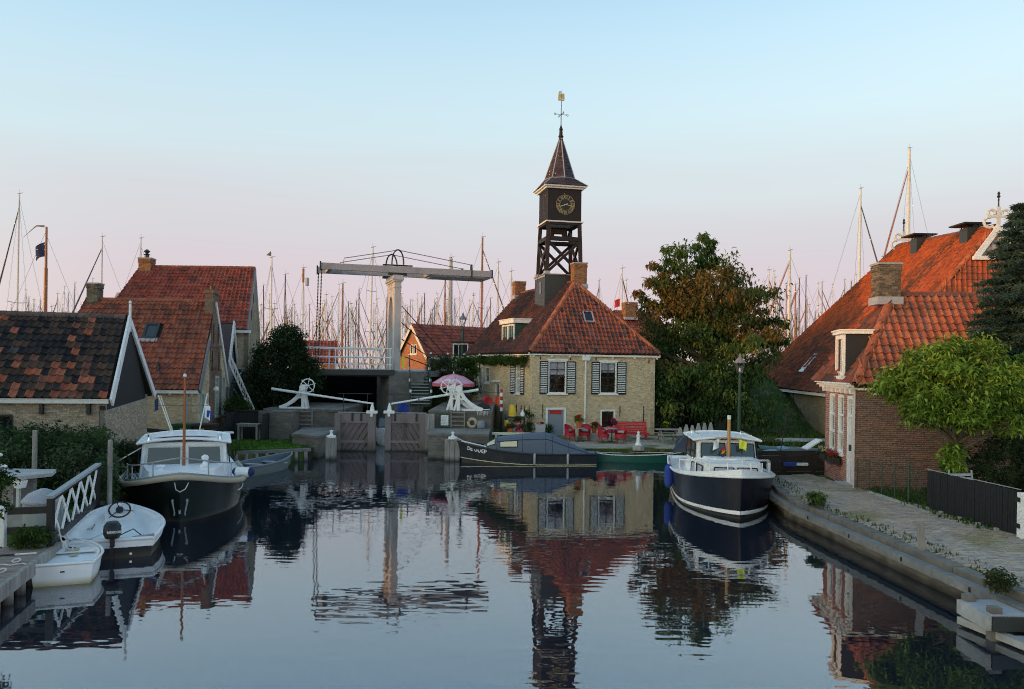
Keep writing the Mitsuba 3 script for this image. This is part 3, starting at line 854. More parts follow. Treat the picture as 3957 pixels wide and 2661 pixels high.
bargeboard(rl, EBL + [-.05, .05, 0], RB + [0, .08, .05], .2, .08, (0.3, .95, 0), 'lead_pale')
# skylight in the front hip
ef = (EFR - EFL) / np.linalg.norm(EFR - EFL)
hf = (AP - EFL) - ef * ((AP - EFL) @ ef); hf /= np.linalg.norm(hf)
nf = np.cross(ef, hf)
sc_ = EFL + ef * 3.94 + hf * 2.78 + nf * .06
m = MB()
for da, db, ha, hb in ((-.27, 0, .03, .42), (.27, 0, .03, .42), (0, .39, .30, .03), (0, -.39, .30, .03)):
    m.obox(sc_ + ef * da + hf * db, ef * ha, hf * hb, nf * .05)
sk = part(roof, 'skylight', m, 'lead_pale')
part(sk, 'pane', MB().obox(sc_, ef * .24, hf * .36, nf * .012), 'dark_glass')
chimney(H, (4.02, 49.25), .80, .72, 9.25, 10.75, .22, CHIM, label='orange brick chimney at the top of the front hip')
chimney(H, (0.42, 57.75), .78, .72, 9.25, 10.45, .3, CHIM, label='brick chimney on the far gable end')
# dormer on the canal side slope
iw = -wl.n
P0 = np.array([*FL, 0]) - wl.e * 4.45 + iw * .46
P1 = np.array([*FL, 0]) - wl.e * 6.95 + iw * .46
wd = Wall(P1[:2], P0[:2])
m = MB()
wd.box(m, .0, wd.L, 5.75, 7.08, -3.0, -.02)
dm = part(H, 'dormer', m, 'green_paint', label='dormer with white windows on the canal side slope')
window(dm, wd, .08, wd.L / 2 - .02, 5.85, 7.04, cols=2, rows=1, fw=.09, sill=False, gm='dark_glass', deep=.03, o=.06)
window(dm, wd, wd.L / 2 + .02, wd.L - .08, 5.85, 7.04, cols=2, rows=1, fw=.09, sill=False, gm='dark_glass', deep=.03, o=.06)
part(dm, 'sill', wd.box(MB(), -.1, wd.L + .1, 5.70, 5.82, -.1, .14), 'white_paint')
m = MB()
wd.box(m, -.16, wd.L + .16, 7.10, 7.34, -3.1, .16)
wd.box(m, -.2, wd.L + .2, 7.342, 7.39, -3.15, .2)
part(dm, 'flat_roof', m, 'white_paint')
# clock tower
TC, te, tg = np.array([2.9, 51.0]), np.array([.976, .218]), np.array([-.218, .976])


def tb(m, a0, a1, b0, b1, z0, z1):
    """A box in tower axes."""
    c = TC + te * (a0 + a1) / 2 + tg * (b0 + b1) / 2
    return m.obox((*c, (z0 + z1) / 2), (*(te * (a1 - a0) / 2), 0), (*(tg * (b1 - b0) / 2), 0), (0, 0, (z1 - z0) / 2))


def tp(a, b, z):
    return np.array([*(TC + te * a + tg * b), z])


bk = part(H, 'tower_base', tb(MB(), -1.25, 1.25, -1.25, 1.25, 7.4, 10.12), 'dark_steel', label='dark boarded base of the clock tower')
part(bk, 'window', tb(MB(), -1.275, -1.252, -.45, .05, 9.0, 9.75), 'dark_glass')
part(bk, 'board', tb(MB(), -1.28, -1.254, -1.28, 1.28, 10.0, 10.10), 'lead_pale')
part(bk, 'top_flashing', tb(MB(), -1.32, 1.32, -1.32, 1.32, 10.122, 10.19), 'lead')
fr = part(H, 'clock_tower', tb(MB(), -1.08, 1.08, -1.08, 1.08, 13.50, 15.50), 'tower_black', label='black boarded clock case on braced timber posts')
for a in (-1, 1):
    for b in (-1, 1):
        part(fr, 'post', MB().bar(tp(a * 1.10, b * 1.10, 10.19), tp(a * 1.0, b * 1.0, 13.48), .24, .24), 'tower_black')
        part(fr, 'post_foot', tb(MB(), a * 1.10 - .16, a * 1.10 + .16, b * 1.10 - .16, b * 1.10 + .16, 10.19, 10.36), 'lead_pale')
for sgn in (-1, 1):
    for ax in (0, 1):
        q = (lambda t, z, s=sgn, k=ax, off=0.0: tp(t, s * (1.05 + off), z) if k == 0 else tp(s * (1.05 + off), t, z))
        part(fr, 'beam', MB().bar(q(-1.0, 12.40), q(1.0, 12.40), .2, .26), 'tower_black')
        part(fr, 'beam', MB().bar(q(-.9, 13.38), q(.9, 13.38), .2, .2), 'tower_black')
        part(fr, 'brace', MB().bar(q(-.97, 10.40, off=.04), q(.95, 12.2, off=.04), .12, .17), 'tower_black')
        part(fr, 'brace', MB().bar(q(.97, 10.40, off=-.05), q(-.95, 12.2, off=-.05), .12, .17), 'tower_black')
m = MB()
tb(m, -.62, .45, -.2, .2, 12.86, 13.12); tb(m, -.62, -.40, -.18, .18, 12.54, 12.86); tb(m, .2, .45, -.18, .18, 12.54, 12.86); tb(m, -.25, .05, -.15, .15, 12.54, 12.7)
for i in range(6):
    tb(m, -.6 + i * .2, -.53 + i * .2, -.1, .1, 13.12, 13.22)
part(fr, 'clockwork_frame', m, 'tower_black')
part(fr, 'bell', MB().lathe([(0, .42), (.09, .40), (.14, .25), (.19, .05), (.22, 0)], (*tp(.72, .2, 12.6),)), 'dark_steel', smooth=40)
for z0, z1, h in ((13.42, 13.50, 1.2), (15.50, 15.60, 1.22), (15.602, 15.70, 1.34)):
    part(fr, 'cornice', tb(MB(), -h, h, -h, h, z0, z1), 'old_white')
for i in range(1, 7):
    for face in (0, 1):
        x = -1.08 + i * 2.16 / 7
        part(fr, 'board_joint', tb(MB(), x - .012, x + .012, -1.092, -1.078, 13.52, 15.48) if face == 0 else tb(MB(), -1.092, -1.078, x - .012, x + .012, 13.52, 15.48), 'black_paint')
sq = lambda h, z: [tp(a * h, b * h, z) for a, b in ((-1, -1), (0, -1), (1, -1), (1, 0), (1, 1), (0, 1), (-1, 1), (-1, 0))]
oc = lambda h, z: [tp(a * h, b * h, z) for a, b in ((-.72, -.72), (0, -1), (.72, -.72), (1, 0), (.72, .72), (0, 1), (-.72, .72), (-1, 0))]
rings = [sq(1.40, 15.70), oc(1.02, 16.25), oc(.16, 18.75), oc(.12, 19.0)]
P = np.array([r + r[:1] for r in rings])
sp = part(fr, 'spire', MB().grid(P), 'slate', label='steep slated spire with lead ridges')
for k in range(8):
    part(sp, 'lead_ridge', MB().tube([rings[1][k], rings[2][k]], .035, 6), 'lead_pale')
    if k % 2 == 0:
        part(sp, 'lead_ridge', MB().tube([rings[0][k], rings[1][k]], .035, 6), 'lead_pale')
    part(sp, 'lead_ridge', MB().tube([rings[1][k], rings[1][(k + 1) % 8]], .028, 6), 'lead_pale')
# slate courses: thin proud strips on every facet
for lo, hi, n in ((1, 2, 12), (0, 1, 3)):
    for k in range(8):
        a, b, c, d = rings[lo][k], rings[lo][(k + 1) % 8], rings[hi][(k + 1) % 8], rings[hi][k]
        for j in range(n):
            f0, f1 = j / n, (j + 1.0) / n
            p = [a + (d - a) * f0, b + (c - b) * f0, b + (c - b) * f1, a + (d - a) * f1]
            nn = np.cross(p[1] - p[0], p[3] - p[0]); nn /= np.linalg.norm(nn)
            cnt = max(1, int(round(np.linalg.norm(p[1] - p[0]) / .26)))
            for i in range(cnt):
                g0, g1 = (i + .03) / cnt, (i + .97) / cnt
                q = [p[0] + (p[1] - p[0]) * g0, p[0] + (p[1] - p[0]) * g1, p[3] + (p[2] - p[3]) * g1, p[3] + (p[2] - p[3]) * g0]
                th = .022
                mm = MB().add([q[0] + nn * th, q[1] + nn * th, q[2] + nn * .004, q[3] + nn * .004, q[0], q[1]], [(0, 1, 2), (0, 2, 3), (4, 5, 1), (4, 1, 0)], np.array([.060, .042, .046]) * (.6 + .8 * rng.random()))
                part(sp, 'slate', mm, 'plain_vc', vc=True)
part(sp, 'finial', MB().lathe([(.13, 18.98), (.17, 19.02), (.17, 19.08), (.12, 19.12), (.10, 19.45), (.13, 19.48), (.05, 19.7), (.025, 19.8), (.022, 21.3), (0, 21.32)], (*TC, 0), 8), 'tower_black', smooth=40)
V = thing('weather_vane', 'gilded ship weather vane with dark compass arms above the clock tower', 'weather vane')
m = MB()
for a in (0, math.pi / 2):
    e = np.array([math.cos(a + .3), math.sin(a + .3), 0])
    c = np.array([*TC, 20.45])
    m.tube([c - e * .38, c + e * .38], .018, 5)
    m.ring(c + e * .42, .06, .016, e, (0, 0, 1), 8, 4); m.ring(c - e * .42, .06, .016, e, (0, 0, 1), 8, 4)
part(V, 'compass_arms', m, 'black_paint')
m = MB()
hu = np.array([(-.2, 0), (.16, 0), (.22, .09), (-.24, .1)])
for pl, t in ((hu, .05), (np.array([(-.22, .13), (-.02, .13), (-.02, .42), (-.2, .42)]), .03), (np.array([(.02, .13), (.2, .13), (.18, .46), (.02, .46)]), .03), (np.array([(-.2, .45), (-.05, .45), (-.05, .58), (-.17, .58)]), .03)):
    g = trimesh.creation.extrude_polygon(Polygon(pl), t, engine='earcut')
    M = frame((*TC, 21.32), (1, .2, 0), (-.2, 1, 0) if False else (0.196, -.98, 0))
    M[:3, 1] = (0, 0, 1); M[:3, 0] = (.98, .196, 0); M[:3, 2] = (.196, -.98, 0)
    m.tm(g, M)
part(V, 'ship', m, 'gold')
m = MB().tube([(*TC, 21.3), (*TC, 21.98)], .015, 5)
part(V, 'spindle', m, 'black_paint')
# clock dial on the front of the case
wc = Wall((TC - tg * 1.082 - te * 1.08), (TC - tg * 1.082 + te * 1.08))
cc = (1.12, 14.52)
D = part(fr, 'clock_dial', MB().lathe([(0, .0), (.62, .0), (.62, .03), (0, .031)], wc.p(*cc, .0), 28, ax=wc.n), 'black_paint', label='black clock dial with gilt Roman numerals')
m = MB().ring(wc.p(*cc, .035), .60, .008, wc.e, (0, 0, 1), 32, 5)
m.ring(wc.p(*cc, .035), .36, .006, wc.e, (0, 0, 1), 28, 5)
part(D, 'chapter_ring', m, 'gold')
for h, txt in enumerate(('XII', 'I', 'II', 'III', 'IIII', 'V', 'VI', 'VII', 'VIII', 'IX', 'X', 'XI')):
    tmn = meshkit.text_mesh(txt, .16, .012)
    bx = tmn.bounds
    tmn.apply_translation((-(bx[0][0] + bx[1][0]) / 2, -.085, 0))
    tmn.apply_scale((.75, 1, 1))
    a = -h * math.pi / 6
    M = wc.M(cc[0] + .48 * math.sin(-a), cc[1] + .48 * math.cos(a), .034)
    R = np.eye(4); R[0, 0] = R[1, 1] = math.cos(a); R[0, 1] = -math.sin(a); R[1, 0] = math.sin(a)
    part(D, 'numeral', MB().tm(tmn, M @ R), 'gold')
for ang, L, wd_ in ((100, .52, .035), (248, .34, .05)):
    a = math.radians(ang)
    part(D, 'hand', MB().bar(wc.p(cc[0] - .1 * math.sin(a), cc[1] - .1 * math.cos(a), .06), wc.p(cc[0] + L * math.sin(a), cc[1] + L * math.cos(a), .06), .012, wd_, up=wc.n if False else np.cross(wc.n, wc.e * math.sin(a) + np.array([0, 0, math.cos(a)]))), 'gold')
part(fr, 'stay_rod', MB().tube([tp(-1.1, -.9, 12.3), tp(-1.75, .2, 8.0)], .02, 5), 'black_paint')

# ---- left foreground shed with the patchy roof
S = thing('brick_shed', 'low brick shed with patchy black and red pantiles and a black boarded gable', 'shed')
NR, NL, FRr = np.array([-13.9, 27.6]), np.array([-20.6, 26.55]), np.array([-14.95, 33.0])
FLl = NL + FRr - NR
w1, w2 = Wall(NL, NR), Wall(NR, FRr)
wallpart(S, w1, [(0, .3), (w1.L - .07, .3), (w1.L - .07, 3.1), (0, 3.1)], [(w1.L - 4.05, 1.75, w1.L - 2.95, 2.6)], 'mortar', .25, -.012)
wallpart(S, w2, [(0, .3), (w2.L, .3), (w2.L, 2.9), (w2.L / 2, 6.0), (0, 2.9)], [], 'black_tar', .2, -.03)
wallpart(S, w2, [(0, .3), (w2.L, .3), (w2.L, 2.95), (0, 2.75)], [], 'mortar', .2, -.01, name='lower_wall')
for wq in (Wall(FRr, FLl), Wall(FLl, NL)):
    wallpart(S, wq, [(0, .3), (wq.L, .3), (wq.L, 3.1), (0, 3.1)], [], 'mortar')
bricks(S + '__wall', w1, [(w1.L - 5.6, .9), (w1.L, .9), (w1.L, 3.06), (w1.L - 5.6, 3.06)], [(w1.L - 4.05, 1.75, w1.L - 2.95, 2.6)], GYBR, limit=300)
bricks(S + '__lower_wall', w2, [(0, .9), (w2.L, .9), (w2.L, 2.93), (0, 2.73)], [], GYBR, limit=200)
wk = part(S, 'window', w1.box(MB(), w1.L - 4.05, w1.L - 2.95, 1.75, 2.6, -.2, -.16), 'dark_glass', label='small dark window under the eave')
m = MB()
for a, b, c, d in ((-4.05, -3.98, 1.75, 2.6), (-3.02, -2.95, 1.75, 2.6), (-3.98, -3.02, 1.75, 1.82), (-3.98, -3.02, 2.53, 2.6)):
    w1.box(m, w1.L + a, w1.L + b, c, d, -.16, -.03)
part(wk, 'frame', m, 'black_paint')
for s in (.55, 2.05, 3.75, 5.45):
    part(S, 'eave_bracket', w1.box(MB(), w1.L - s - .06, w1.L - s + .06, 2.62, 3.05, .003, .14), 'black_paint')
E0, E1, R1, R0 = np.array([-20.7, 26.33, 3.16]), np.array([-13.8, 27.42, 3.12]), np.array([-14.62, 30.35, 6.06]), np.array([-21.2, 29.25, 6.10])
B0, B1 = np.array([-21.6, 32.1, 3.1]), np.array([-14.85, 33.2, 3.1])
sr = slab(S, 'roof', (E0, E1, R1, R0), 'roof_under')
sb_ = slab(S, 'roof', (B1, B0, R0, R1), 'roof_under')


def patchy(u, v, j, i):
    dk = math.exp(-((u - .58) / .16) ** 2 - ((v - .62) / .28) ** 2)
    r = rng.random()
    red = .30 * (1 - dk * 1.1) * (1.5 if v < .22 else 1) * (1 if u < .86 else .45)
    if r < red:
        return int(rng.choice([4, 5, 6]))
    return int(rng.choice([0, 1, 2, 3, 7], p=[.46, .3, .12, .09, .03])) if rng.random() < .35 + dk * .6 else int(rng.choice([1, 2, 3, 6], p=[.25, .4, .28, .07]))


tiles_on(sr, (E0, E1, R1, R0), .26, .355, PATCHY, patchy, limit=300)
tiles_on(sb_, (B1, B0, R0, R1), .26, .355, PATCHY, patchy, limit=0)
caps(sr, R0 + [0, 0, .02], R1 + [0, 0, .02], (0.11, 0.08, 0.075), r=.15, L=.42)
m = MB(); w1.box(m, -.1, w1.L + .1, 2.99, 3.12, .06, .2); w1.box(m, -.1, w1.L + .1, 3.122, 3.15, .04, .22)
part(S, 'gutter', m, 'old_white')
ng = np.array([*w2.n[:2], 0])
bargeboard(S, E1 + ng * .12 + [0, 0, -.02], R1 + ng * .14 + [0, 0, .08], .34, .07, ng)
bargeboard(S, B1 + ng * .12 + [0, 0, -.02], R1 + ng * .14 + [0, 0, .08], .26, .07, ng)
m = MB().bar(R1 + ng * .16 + [0, 0, -.5], R1 + ng * .16 + [0, 0, .55], .07, .07)
m.lathe([(0, 0), (.06, .03), (.05, .1), (0, .14)], tuple(R1 + ng * .16 + [0, 0, .55]), 8)
part(S, 'gable_post', m, 'white_paint')

# ---- red tiled house with the skylight (left), and the taller house behind it
A_ = thing('red_tiled_house', 'yellow brick house with sagging red pantile roof, one skylight and a tall brick chimney breast', 'house')
a0, a1, a2 = np.array([-22.0, 37.65]), np.array([-14.85, 38.0]), np.array([-15.55, 44.0])
wa, wg = Wall(a0, a1), Wall(a1, a2)
wallpart(A_, wa, [(0, .3), (wa.L - .05, .3), (wa.L - .05, 3.0), (0, 3.0)], [], 'mortar_yellow', .25, -.008)
bricks(A_ + '__wall', wa, [(wa.L - 4.6, .9), (wa.L, .9), (wa.L, 2.98), (wa.L - 4.6, 2.98)], [], YEBR, limit=300, gap=.008)
ghole = [(3.2, 1.67, 3.9, 3.7), (4.62, 1.67, 5.3, 3.7), (.42, .6, 1.1, 3.0)]
wallpart(A_, wg, [(0, .3), (wg.L, .3), (wg.L, 3.0), (wg.L / 2, 7.25), (0, 3.0)], ghole, 'yellow_brick')
for wq in (Wall(a2, a2 + a0 - a1), Wall(a2 + a0 - a1, a0)):
    wallpart(A_, wq, [(0, .3), (wq.L, .3), (wq.L, 3.0), (wq.L / 2, 6.2 if wq.L < 6.5 else 3.0), (0, 3.0)], [], 'yellow_brick')
window(A_, wg, 3.2, 3.9, 1.67, 3.7, fm='sage_paint', cols=1, rows=2, fw=.1, o=.06, gm='dark_glass')
window(A_, wg, 4.62, 5.3, 1.67, 3.7, fm='sage_paint', cols=1, rows=2, fw=.1, o=.06, gm='dark_glass')
window(A_, wg, .42, 1.1, .6, 3.0, fm='sage_paint', cols=1, rows=2, fw=.12, o=.08, sill=False, name='door', gm='dark_glass', label='pale green glazed door beside the round lamp')
AE0, AE1, AR1, AR0 = np.array([-22.1, 37.40, 3.13]), np.array([-14.72, 37.75, 3.10]), np.array([-15.18, 41.0, 7.50]), np.array([-21.6, 40.7, 7.50])
AB1, AB0 = np.array([-15.6, 44.2, 3.1]), np.array([-22.6, 43.8, 3.1])
ra = slab(A_, 'roof', (AE0, AE1, AR1, AR0), 'roof_under')
rb_ = slab(A_, 'roof', (AB1, AB0, AR0, AR1), 'roof_under')
skA = lambda p: not (-18.15 < p[0] < -17.35 and 5.5 < p[2] < 6.3)
tiles_on(ra, (AE0, AE1, AR1, AR0), .25, .30, RED, pick_any(6), skA, 300)
tiles_on(rb_, (AB1, AB0, AR0, AR1), .25, .30, RED, pick_any(6), limit=0)
caps(ra, AR0 + [0, 0, .02], AR1 + [0, 0, .02], (0.28, 0.09, 0.05))
ea = (AE1 - AE0) / np.linalg.norm(AE1 - AE0); ha = (AR1 - AE1) - ea * ((AR1 - AE1) @ ea); ha /= np.linalg.norm(ha); na = np.cross(ea, ha)
sc2 = AE0 + ea * (((-17.72) - AE0[0]) / ea[0]) + ha * ((5.9 - 3.12) / ha[2]) + na * .07
m = MB()
for da, db, h1, h2 in ((-.29, 0, .06, .48), (.29, 0, .06, .48), (0, .43, .23, .07), (0, -.43, .23, .07)):
    m.obox(sc2 + ea * da + ha * db, ea * h1, ha * h2, na * .07)
k = part(ra, 'skylight', m, 'dark_steel', label='grey roof window in the red pantiles')
part(k, 'pane', MB().obox(sc2, ea * .24, ha * .37, na * .02), 'boat_glass')
part(k, 'flashing', MB().obox(sc2 - ha * .58, ea * .42, ha * .10, na * .05), 'lead_pale')
part(ra, 'vent_pipe', MB().lathe([(.16, -.25), (.09, .1), (.07, .3), (.1, .32), (.1, .42), (0, .43)], tuple(AE0 + ea * 5.3 + ha * 1.05), 8), 'dark_steel')
gutter(A_, wa, 3.6, wa.L + .1, 3.02, brackets=1.0, o=.24)
nga = np.array([*wg.n[:2], 0])
bargeboard(A_, AE1 + nga * .05, AR1 + nga * .05 + (AE1 - AR1) * .45, .30, .07, nga, 'lead')
bargeboard(A_, AB1 + nga * .05, AR1 + nga * .05, .22, .06, nga, 'white_paint')
# chimney breast on the gable
ck = MB()
for (s0, s1, z0, z1, o) in ((2.12, 4.15, 4.1, 5.2, .05), (2.30, 3.90, 5.31, 6.5, .045), (2.48, 3.62, 6.5, 7.95, .04)):
    wg.box(ck, s0, s1, z0, z1, -.36, o)
wg.box(ck, 2.05, 4.22, 5.19, 5.32, -.39, .10); wg.box(ck, 2.42, 3.68, 7.90, 8.10, -.40, .09)
wg.box(ck, 2.12, 3.16, .5, 4.1, .0, .022); wg.box(ck, 3.94, 4.58, .5, 4.1, .0, .022); wg.box(ck, 5.34, wg.L - .02, .5, 3.1, .0, .022); wg.box(ck, 3.16, 3.94, .5, 1.56, .0, .022); wg.box(ck, 4.58, 5.34, .5, 1.56, .0, .022); wg.box(ck, 3.16, 3.94, 3.75, 4.1, .0, .022)
cm = ck.mesh()
kk = number(A_ + '__chimney')
scene[kk] = mikit.ply(cm, 'chimney_brick', uv=np.stack([cm[0][:, 1] + cm[0][:, 0], cm[0][:, 2]], 1))
labels[kk] = {'label': 'tall stepped brick chimney breast on the gable'}
part(kk, 'chimney_pot', MB().lathe([(.11, 8.1), (.09, 8.32), (.11, 8.34), (0, 8.35)], (*wg.p(3.02, 0, -.15)[:2], 0), 8), 'dark_steel')
for s, z in ((2.35, 4.5), (3.72, 4.5), (2.6, 5.9), (3.5, 5.9)):
    anchor(A_, Wall(wg.p(0, 0, .055)[:2], wg.p(wg.L, 0, .055)[:2]), s, z - .5, z + .5)
chimney(A_, (-21.2, 40.75), .55, .6, 6.9, 8.3, .05, CHIMG, label='grey brick chimney on the left end of the ridge')
part(A_, 'wall_lamp', MB().lathe([(0, -.14), (.1, -.1), (.14, 0), (.1, .1), (0, .14)], tuple(wg.p(2.05, 3.1, .35)), 10), 'white_paint', smooth=60, label='white globe lamp on the gable')
dp = MB().tube([wa.p(wa.L - .45, 2.95, .1), wa.p(wa.L - .45, .6, .08)], .045, 7)
part(A_, 'downpipe', dp, 'steel_grey')

Bh = thing('tall_red_roofed_house', 'tall house with steep deep red pantile roof rising behind the others at left', 'house')
b0, b1, b2 = np.array([-23.4, 45.6]), np.array([-15.12, 46.05]), np.array([-16.55, 52.7])
wB, wBg = Wall(b0, b1), Wall(b1, b2)
wallpart(Bh, wB, [(0, .3), (wB.L, .3), (wB.L, 6.25), (0, 6.25)], [], 'yellow_brick')
wallpart(Bh, wBg, [(0, .3), (wBg.L, .3), (wBg.L, 6.25), (wBg.L / 2, 9.95), (0, 6.25)], [], 'barn_brick')
for wq in (Wall(b2, b2 + b0 - b1), Wall(b2 + b0 - b1, b0)):
    wallpart(Bh, wq, [(0, .3), (wq.L, .3), (wq.L, 6.25), (wq.L / 2, 8.6 if wq.L < 7.2 else 6.25), (0, 6.25)], [], 'yellow_brick')
BE0, BE1, BR1, BR0 = np.array([-23.5, 45.35, 6.32]), np.array([-15.15, 45.8, 6.30]), np.array([-15.88, 49.35, 10.2]), np.array([-22.75, 49.0, 10.15])
BB1, BB0 = np.array([-16.7, 53.0, 6.3]), np.array([-24.2, 52.6, 6.3])
rB = slab(Bh, 'roof', (BE0, BE1, BR1, BR0), 'roof_under'); rB2 = slab(Bh, 'roof', (BB1, BB0, BR0, BR1), 'roof_under')
DEEP = [c * np.array([1.0, .85, .98]) for c in RED]
tiles_on(rB, (BE0, BE1, BR1, BR0), .25, .30, DEEP, pick_any(6), limit=300)
tiles_on(rB2, (BB1, BB0, BR0, BR1), .25, .30, DEEP, pick_any(6), limit=0)
caps(rB, BR0 + [0, 0, .02], BR1 + [0, 0, .02], (0.22, 0.075, 0.05))
gutter(Bh, wB, wB.L - 1.6, wB.L + .15, 6.2, o=.24)
ngb = np.array([*wBg.n[:2], 0])
bargeboard(Bh, BE1 + ngb * .02, BR1 + ngb * .02, .34, .10, ngb, 'lead'); bargeboard(Bh, BB1 + ngb * .02, BR1 + ngb * .02, .34, .1, ngb, 'lead')
for z in (7.3, 8.4):
    anchor(Bh, wBg, 1.2 + (z - 7.3), z - .4, z + .2)
ck = chimney(Bh, (-22.35, 49.0), .72, .7, 9.4, 10.65, .05, CHIM, label='orange brick chimney with a dark cowl')
part(ck, 'chimney_cowl', MB().lathe([(.14, 10.7), (.12, 10.9), (.22, 10.92), (.06, 11.0), (.12, 11.05), (.2, 11.12), (.05, 11.25), (0, 11.26)], (-22.35, 49.0, 0), 8), 'dark_steel', smooth=30)
wq = Wall((wB.p(wB.L - 1.55, 0)[:2]), (wB.p(wB.L - .2, 0)[:2]))
m = MB(); wq.box(m, 0, wq.L, 4.05, 4.15, 0, .06); wq.box(m, 0, .07, 2.1, 4.05, 0, .06); wq.box(m, wq.L - .07, wq.L, 2.1, 4.05, 0, .06)
dk = part(Bh, 'door', m, 'sage_paint', label='barn door frame with crossed braces')
part(dk, 'door_leaf', wq.box(MB(), .07, wq.L - .07, 2.1, 4.05, .003, .02), 'dark_steel')
m = MB().bar(wq.p(.08, 2.2, .045), wq.p(wq.L - .08, 4.0, .045), .05, .09); m.bar(wq.p(wq.L - .08, 2.2, .075), wq.p(.08, 4.0, .075), .05, .09)
part(dk, 'brace', m, 'old_white')

Ax = thing('gabled_annex', 'small grey annex with a white edged gable between the two red roofed houses', 'annex')
x1, x2 = np.array([-15.66, 44.12]), np.array([-15.9, 45.95])
wx = Wall(x1, x2)
wallpart(Ax, wx, [(0, .3), (wx.L, .3), (wx.L, 4.5), (wx.L / 2, 6.55), (0, 4.5)], [(1.0, 1.2, 1.35, 3.1), (.35, 2.3, .6, 3.6)], 'concrete', .2)
wallpart(Ax, Wall(x1 + [-2.2, -.05], x1), [(0, .3), (2.2, .3), (2.2, 4.5), (0, 4.5)], [], 'concrete', .2)
window(Ax, wx, .35, .6, 2.3, 3.6, fm='sage_paint', cols=1, rows=1, fw=.05, gm='dark_glass')
part(Ax, 'door', wx.box(MB(), 1.0, 1.35, 1.2, 3.1, -.1, -.05), 'black_paint')
xe, xf, xr = np.array([*x1, 4.42]) + [.12, -.14, 0], np.array([*x2, 4.42]) + [.12, .14, 0], np.array([*(x1 + x2) / 2, 6.68]) + [.12, 0, 0]
kx = slab(Ax, 'roof', (xe + [-2.4, 0, 0], xe, xr, xr + [-2.4, 0, 0]), 'slate', .08); slab(Ax, 'roof', (xf, xf + [-2.4, 0, 0], xr + [-2.4, 0, 0], xr), 'slate', .08)
ngx = np.array([*wx.n[:2], 0])
bargeboard(Ax, xe + ngx * .05, xr + ngx * .05 + [0, 0, .06], .36, .07, ngx); bargeboard(Ax, xf + ngx * .05, xr + ngx * .05 + [0, 0, .06], .22, .07, ngx)
Ls = thing('lattice_stair_rail', 'white lattice metal stair rail slanting down beside the dark green bush', 'stair rail')
p, q = np.array([-15.45, 43.9, 4.95]), np.array([-13.95, 43.6, 1.9])
part(Ls, 'handrail', MB().bar(p, q, .05, .06), 'white_paint'); part(Ls, 'lower_rail', MB().bar(p - [0, 0, .55], q - [0, 0, .55], .05, .06), 'white_paint')
m = MB()
for i in range(10):
    u0, u1 = p + (q - p) * i / 10, p + (q - p) * (i + 1) / 10
    m.bar(u0, u1 - [0, 0, .55], .025, .03); m.bar(u0 - [0, 0.03, .55], u1 - [0, .03, 0], .025, .03)
part(Ls, 'lattice', m, 'white_paint')

# ---- brick house on the right quay
Q = thing('quay_house', 'small red brick house on the right quay with pantiled hip roof and white cornice', 'house')
C1, C0, CR = np.array([11.6, 29.7]), np.array([11.04, 25.8]), np.array([20.6, 25.2])
CB = np.array([21.2, 29.4])
ql, qf = Wall(C1, C0), Wall(C0, CR)
ho = [(.60, 1.6, 1.39, 3.65), (1.78, 1.66, 2.53, 3.65), (2.98, .78, 3.66, 3.65)]
wallpart(Q, ql, [(0, .3), (ql.L - .07, .3), (ql.L - .07, 3.9), (0, 3.9)], ho, 'mortar_white', .25, -.012)
wallpart(Q, qf, [(0, .3), (qf.L, .3), (qf.L, 3.9), (0, 3.9)], [], 'mortar_white', .25, -.012)
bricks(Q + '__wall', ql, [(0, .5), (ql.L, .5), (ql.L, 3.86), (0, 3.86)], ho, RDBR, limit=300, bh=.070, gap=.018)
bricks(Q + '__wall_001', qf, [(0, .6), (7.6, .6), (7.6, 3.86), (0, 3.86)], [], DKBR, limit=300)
wallpart(Q, Wall(CR, CB), [(0, .3), (4.2, .3), (4.2, 3.9), (2.1, 6.9), (0, 3.9)], [], 'barn_brick')
wallpart(Q, Wall(CB, C1), [(0, .3), (9.6, .3), (9.6, 3.9), (0, 3.9)], [], 'barn_brick')
for i, h in enumerate(ho[:2]):
    k = window(Q, ql, h[0], h[2], h[1], h[3], cols=1, rows=3, fw=.10, o=-.01, deep=.14, gm='pane', bar=.06, label=('narrow white sash window left of the other', 'narrow white sash window next to the white door')[i])
    part(k, 'blind', ql.box(MB(), h[0] + .12, h[2] - .12, h[1] + .8, h[3] - .12, -.2, -.19), 'curtain')
k = part(Q, 'door', ql.box(MB(), 3.09, 3.55, .80, 2.95, -.13, -.10), 'curtain', label='pale door in a tall white frame')
m = MB()
for a, b, c, d in ((2.98, 3.09, .78, 3.65), (3.55, 3.66, .78, 3.65), (3.09, 3.55, 3.54, 3.65), (3.09, 3.55, 2.95, 3.03)):
    ql.box(m, a, b, c, d, -.14, -.005)
part(k, 'frame', m, 'white_paint')
part(k, 'fanlight', ql.box(MB(), 3.09, 3.55, 3.03, 3.54, -.12, -.11), 'dark_glass')
part(k, 'handle', ql.box(MB(), 3.42, 3.48, 1.85, 2.05, -.02, .05), 'dark_steel')
part(k, 'step', ql.box(MB(), 2.85, 3.8, .60, .78, .0, .38), 'concrete')
m = MB()
for a, b, o in ((3.87, 3.95, .16), (3.952, 4.03, .26), (4.032, 4.08, .34)):
    ql.box(m, -.3, ql.L + .12, a, b, -.05, o)
k = part(Q, 'cornice', m, 'white_paint', label='moulded white cornice with brackets')
for i in range(7):
    part(k, 'bracket', ql.box(MB(), .1 + i * .6, .26 + i * .6, 3.72, 3.868, .003, .14), 'white_paint')
gutter(Q, qf, .05, qf.L, 3.93, o=.2)
dp = qf.box(MB(), .5, .66, 3.72, 3.80, .003, .12)
part(Q, 'gutter_outlet', dp, 'white_paint')
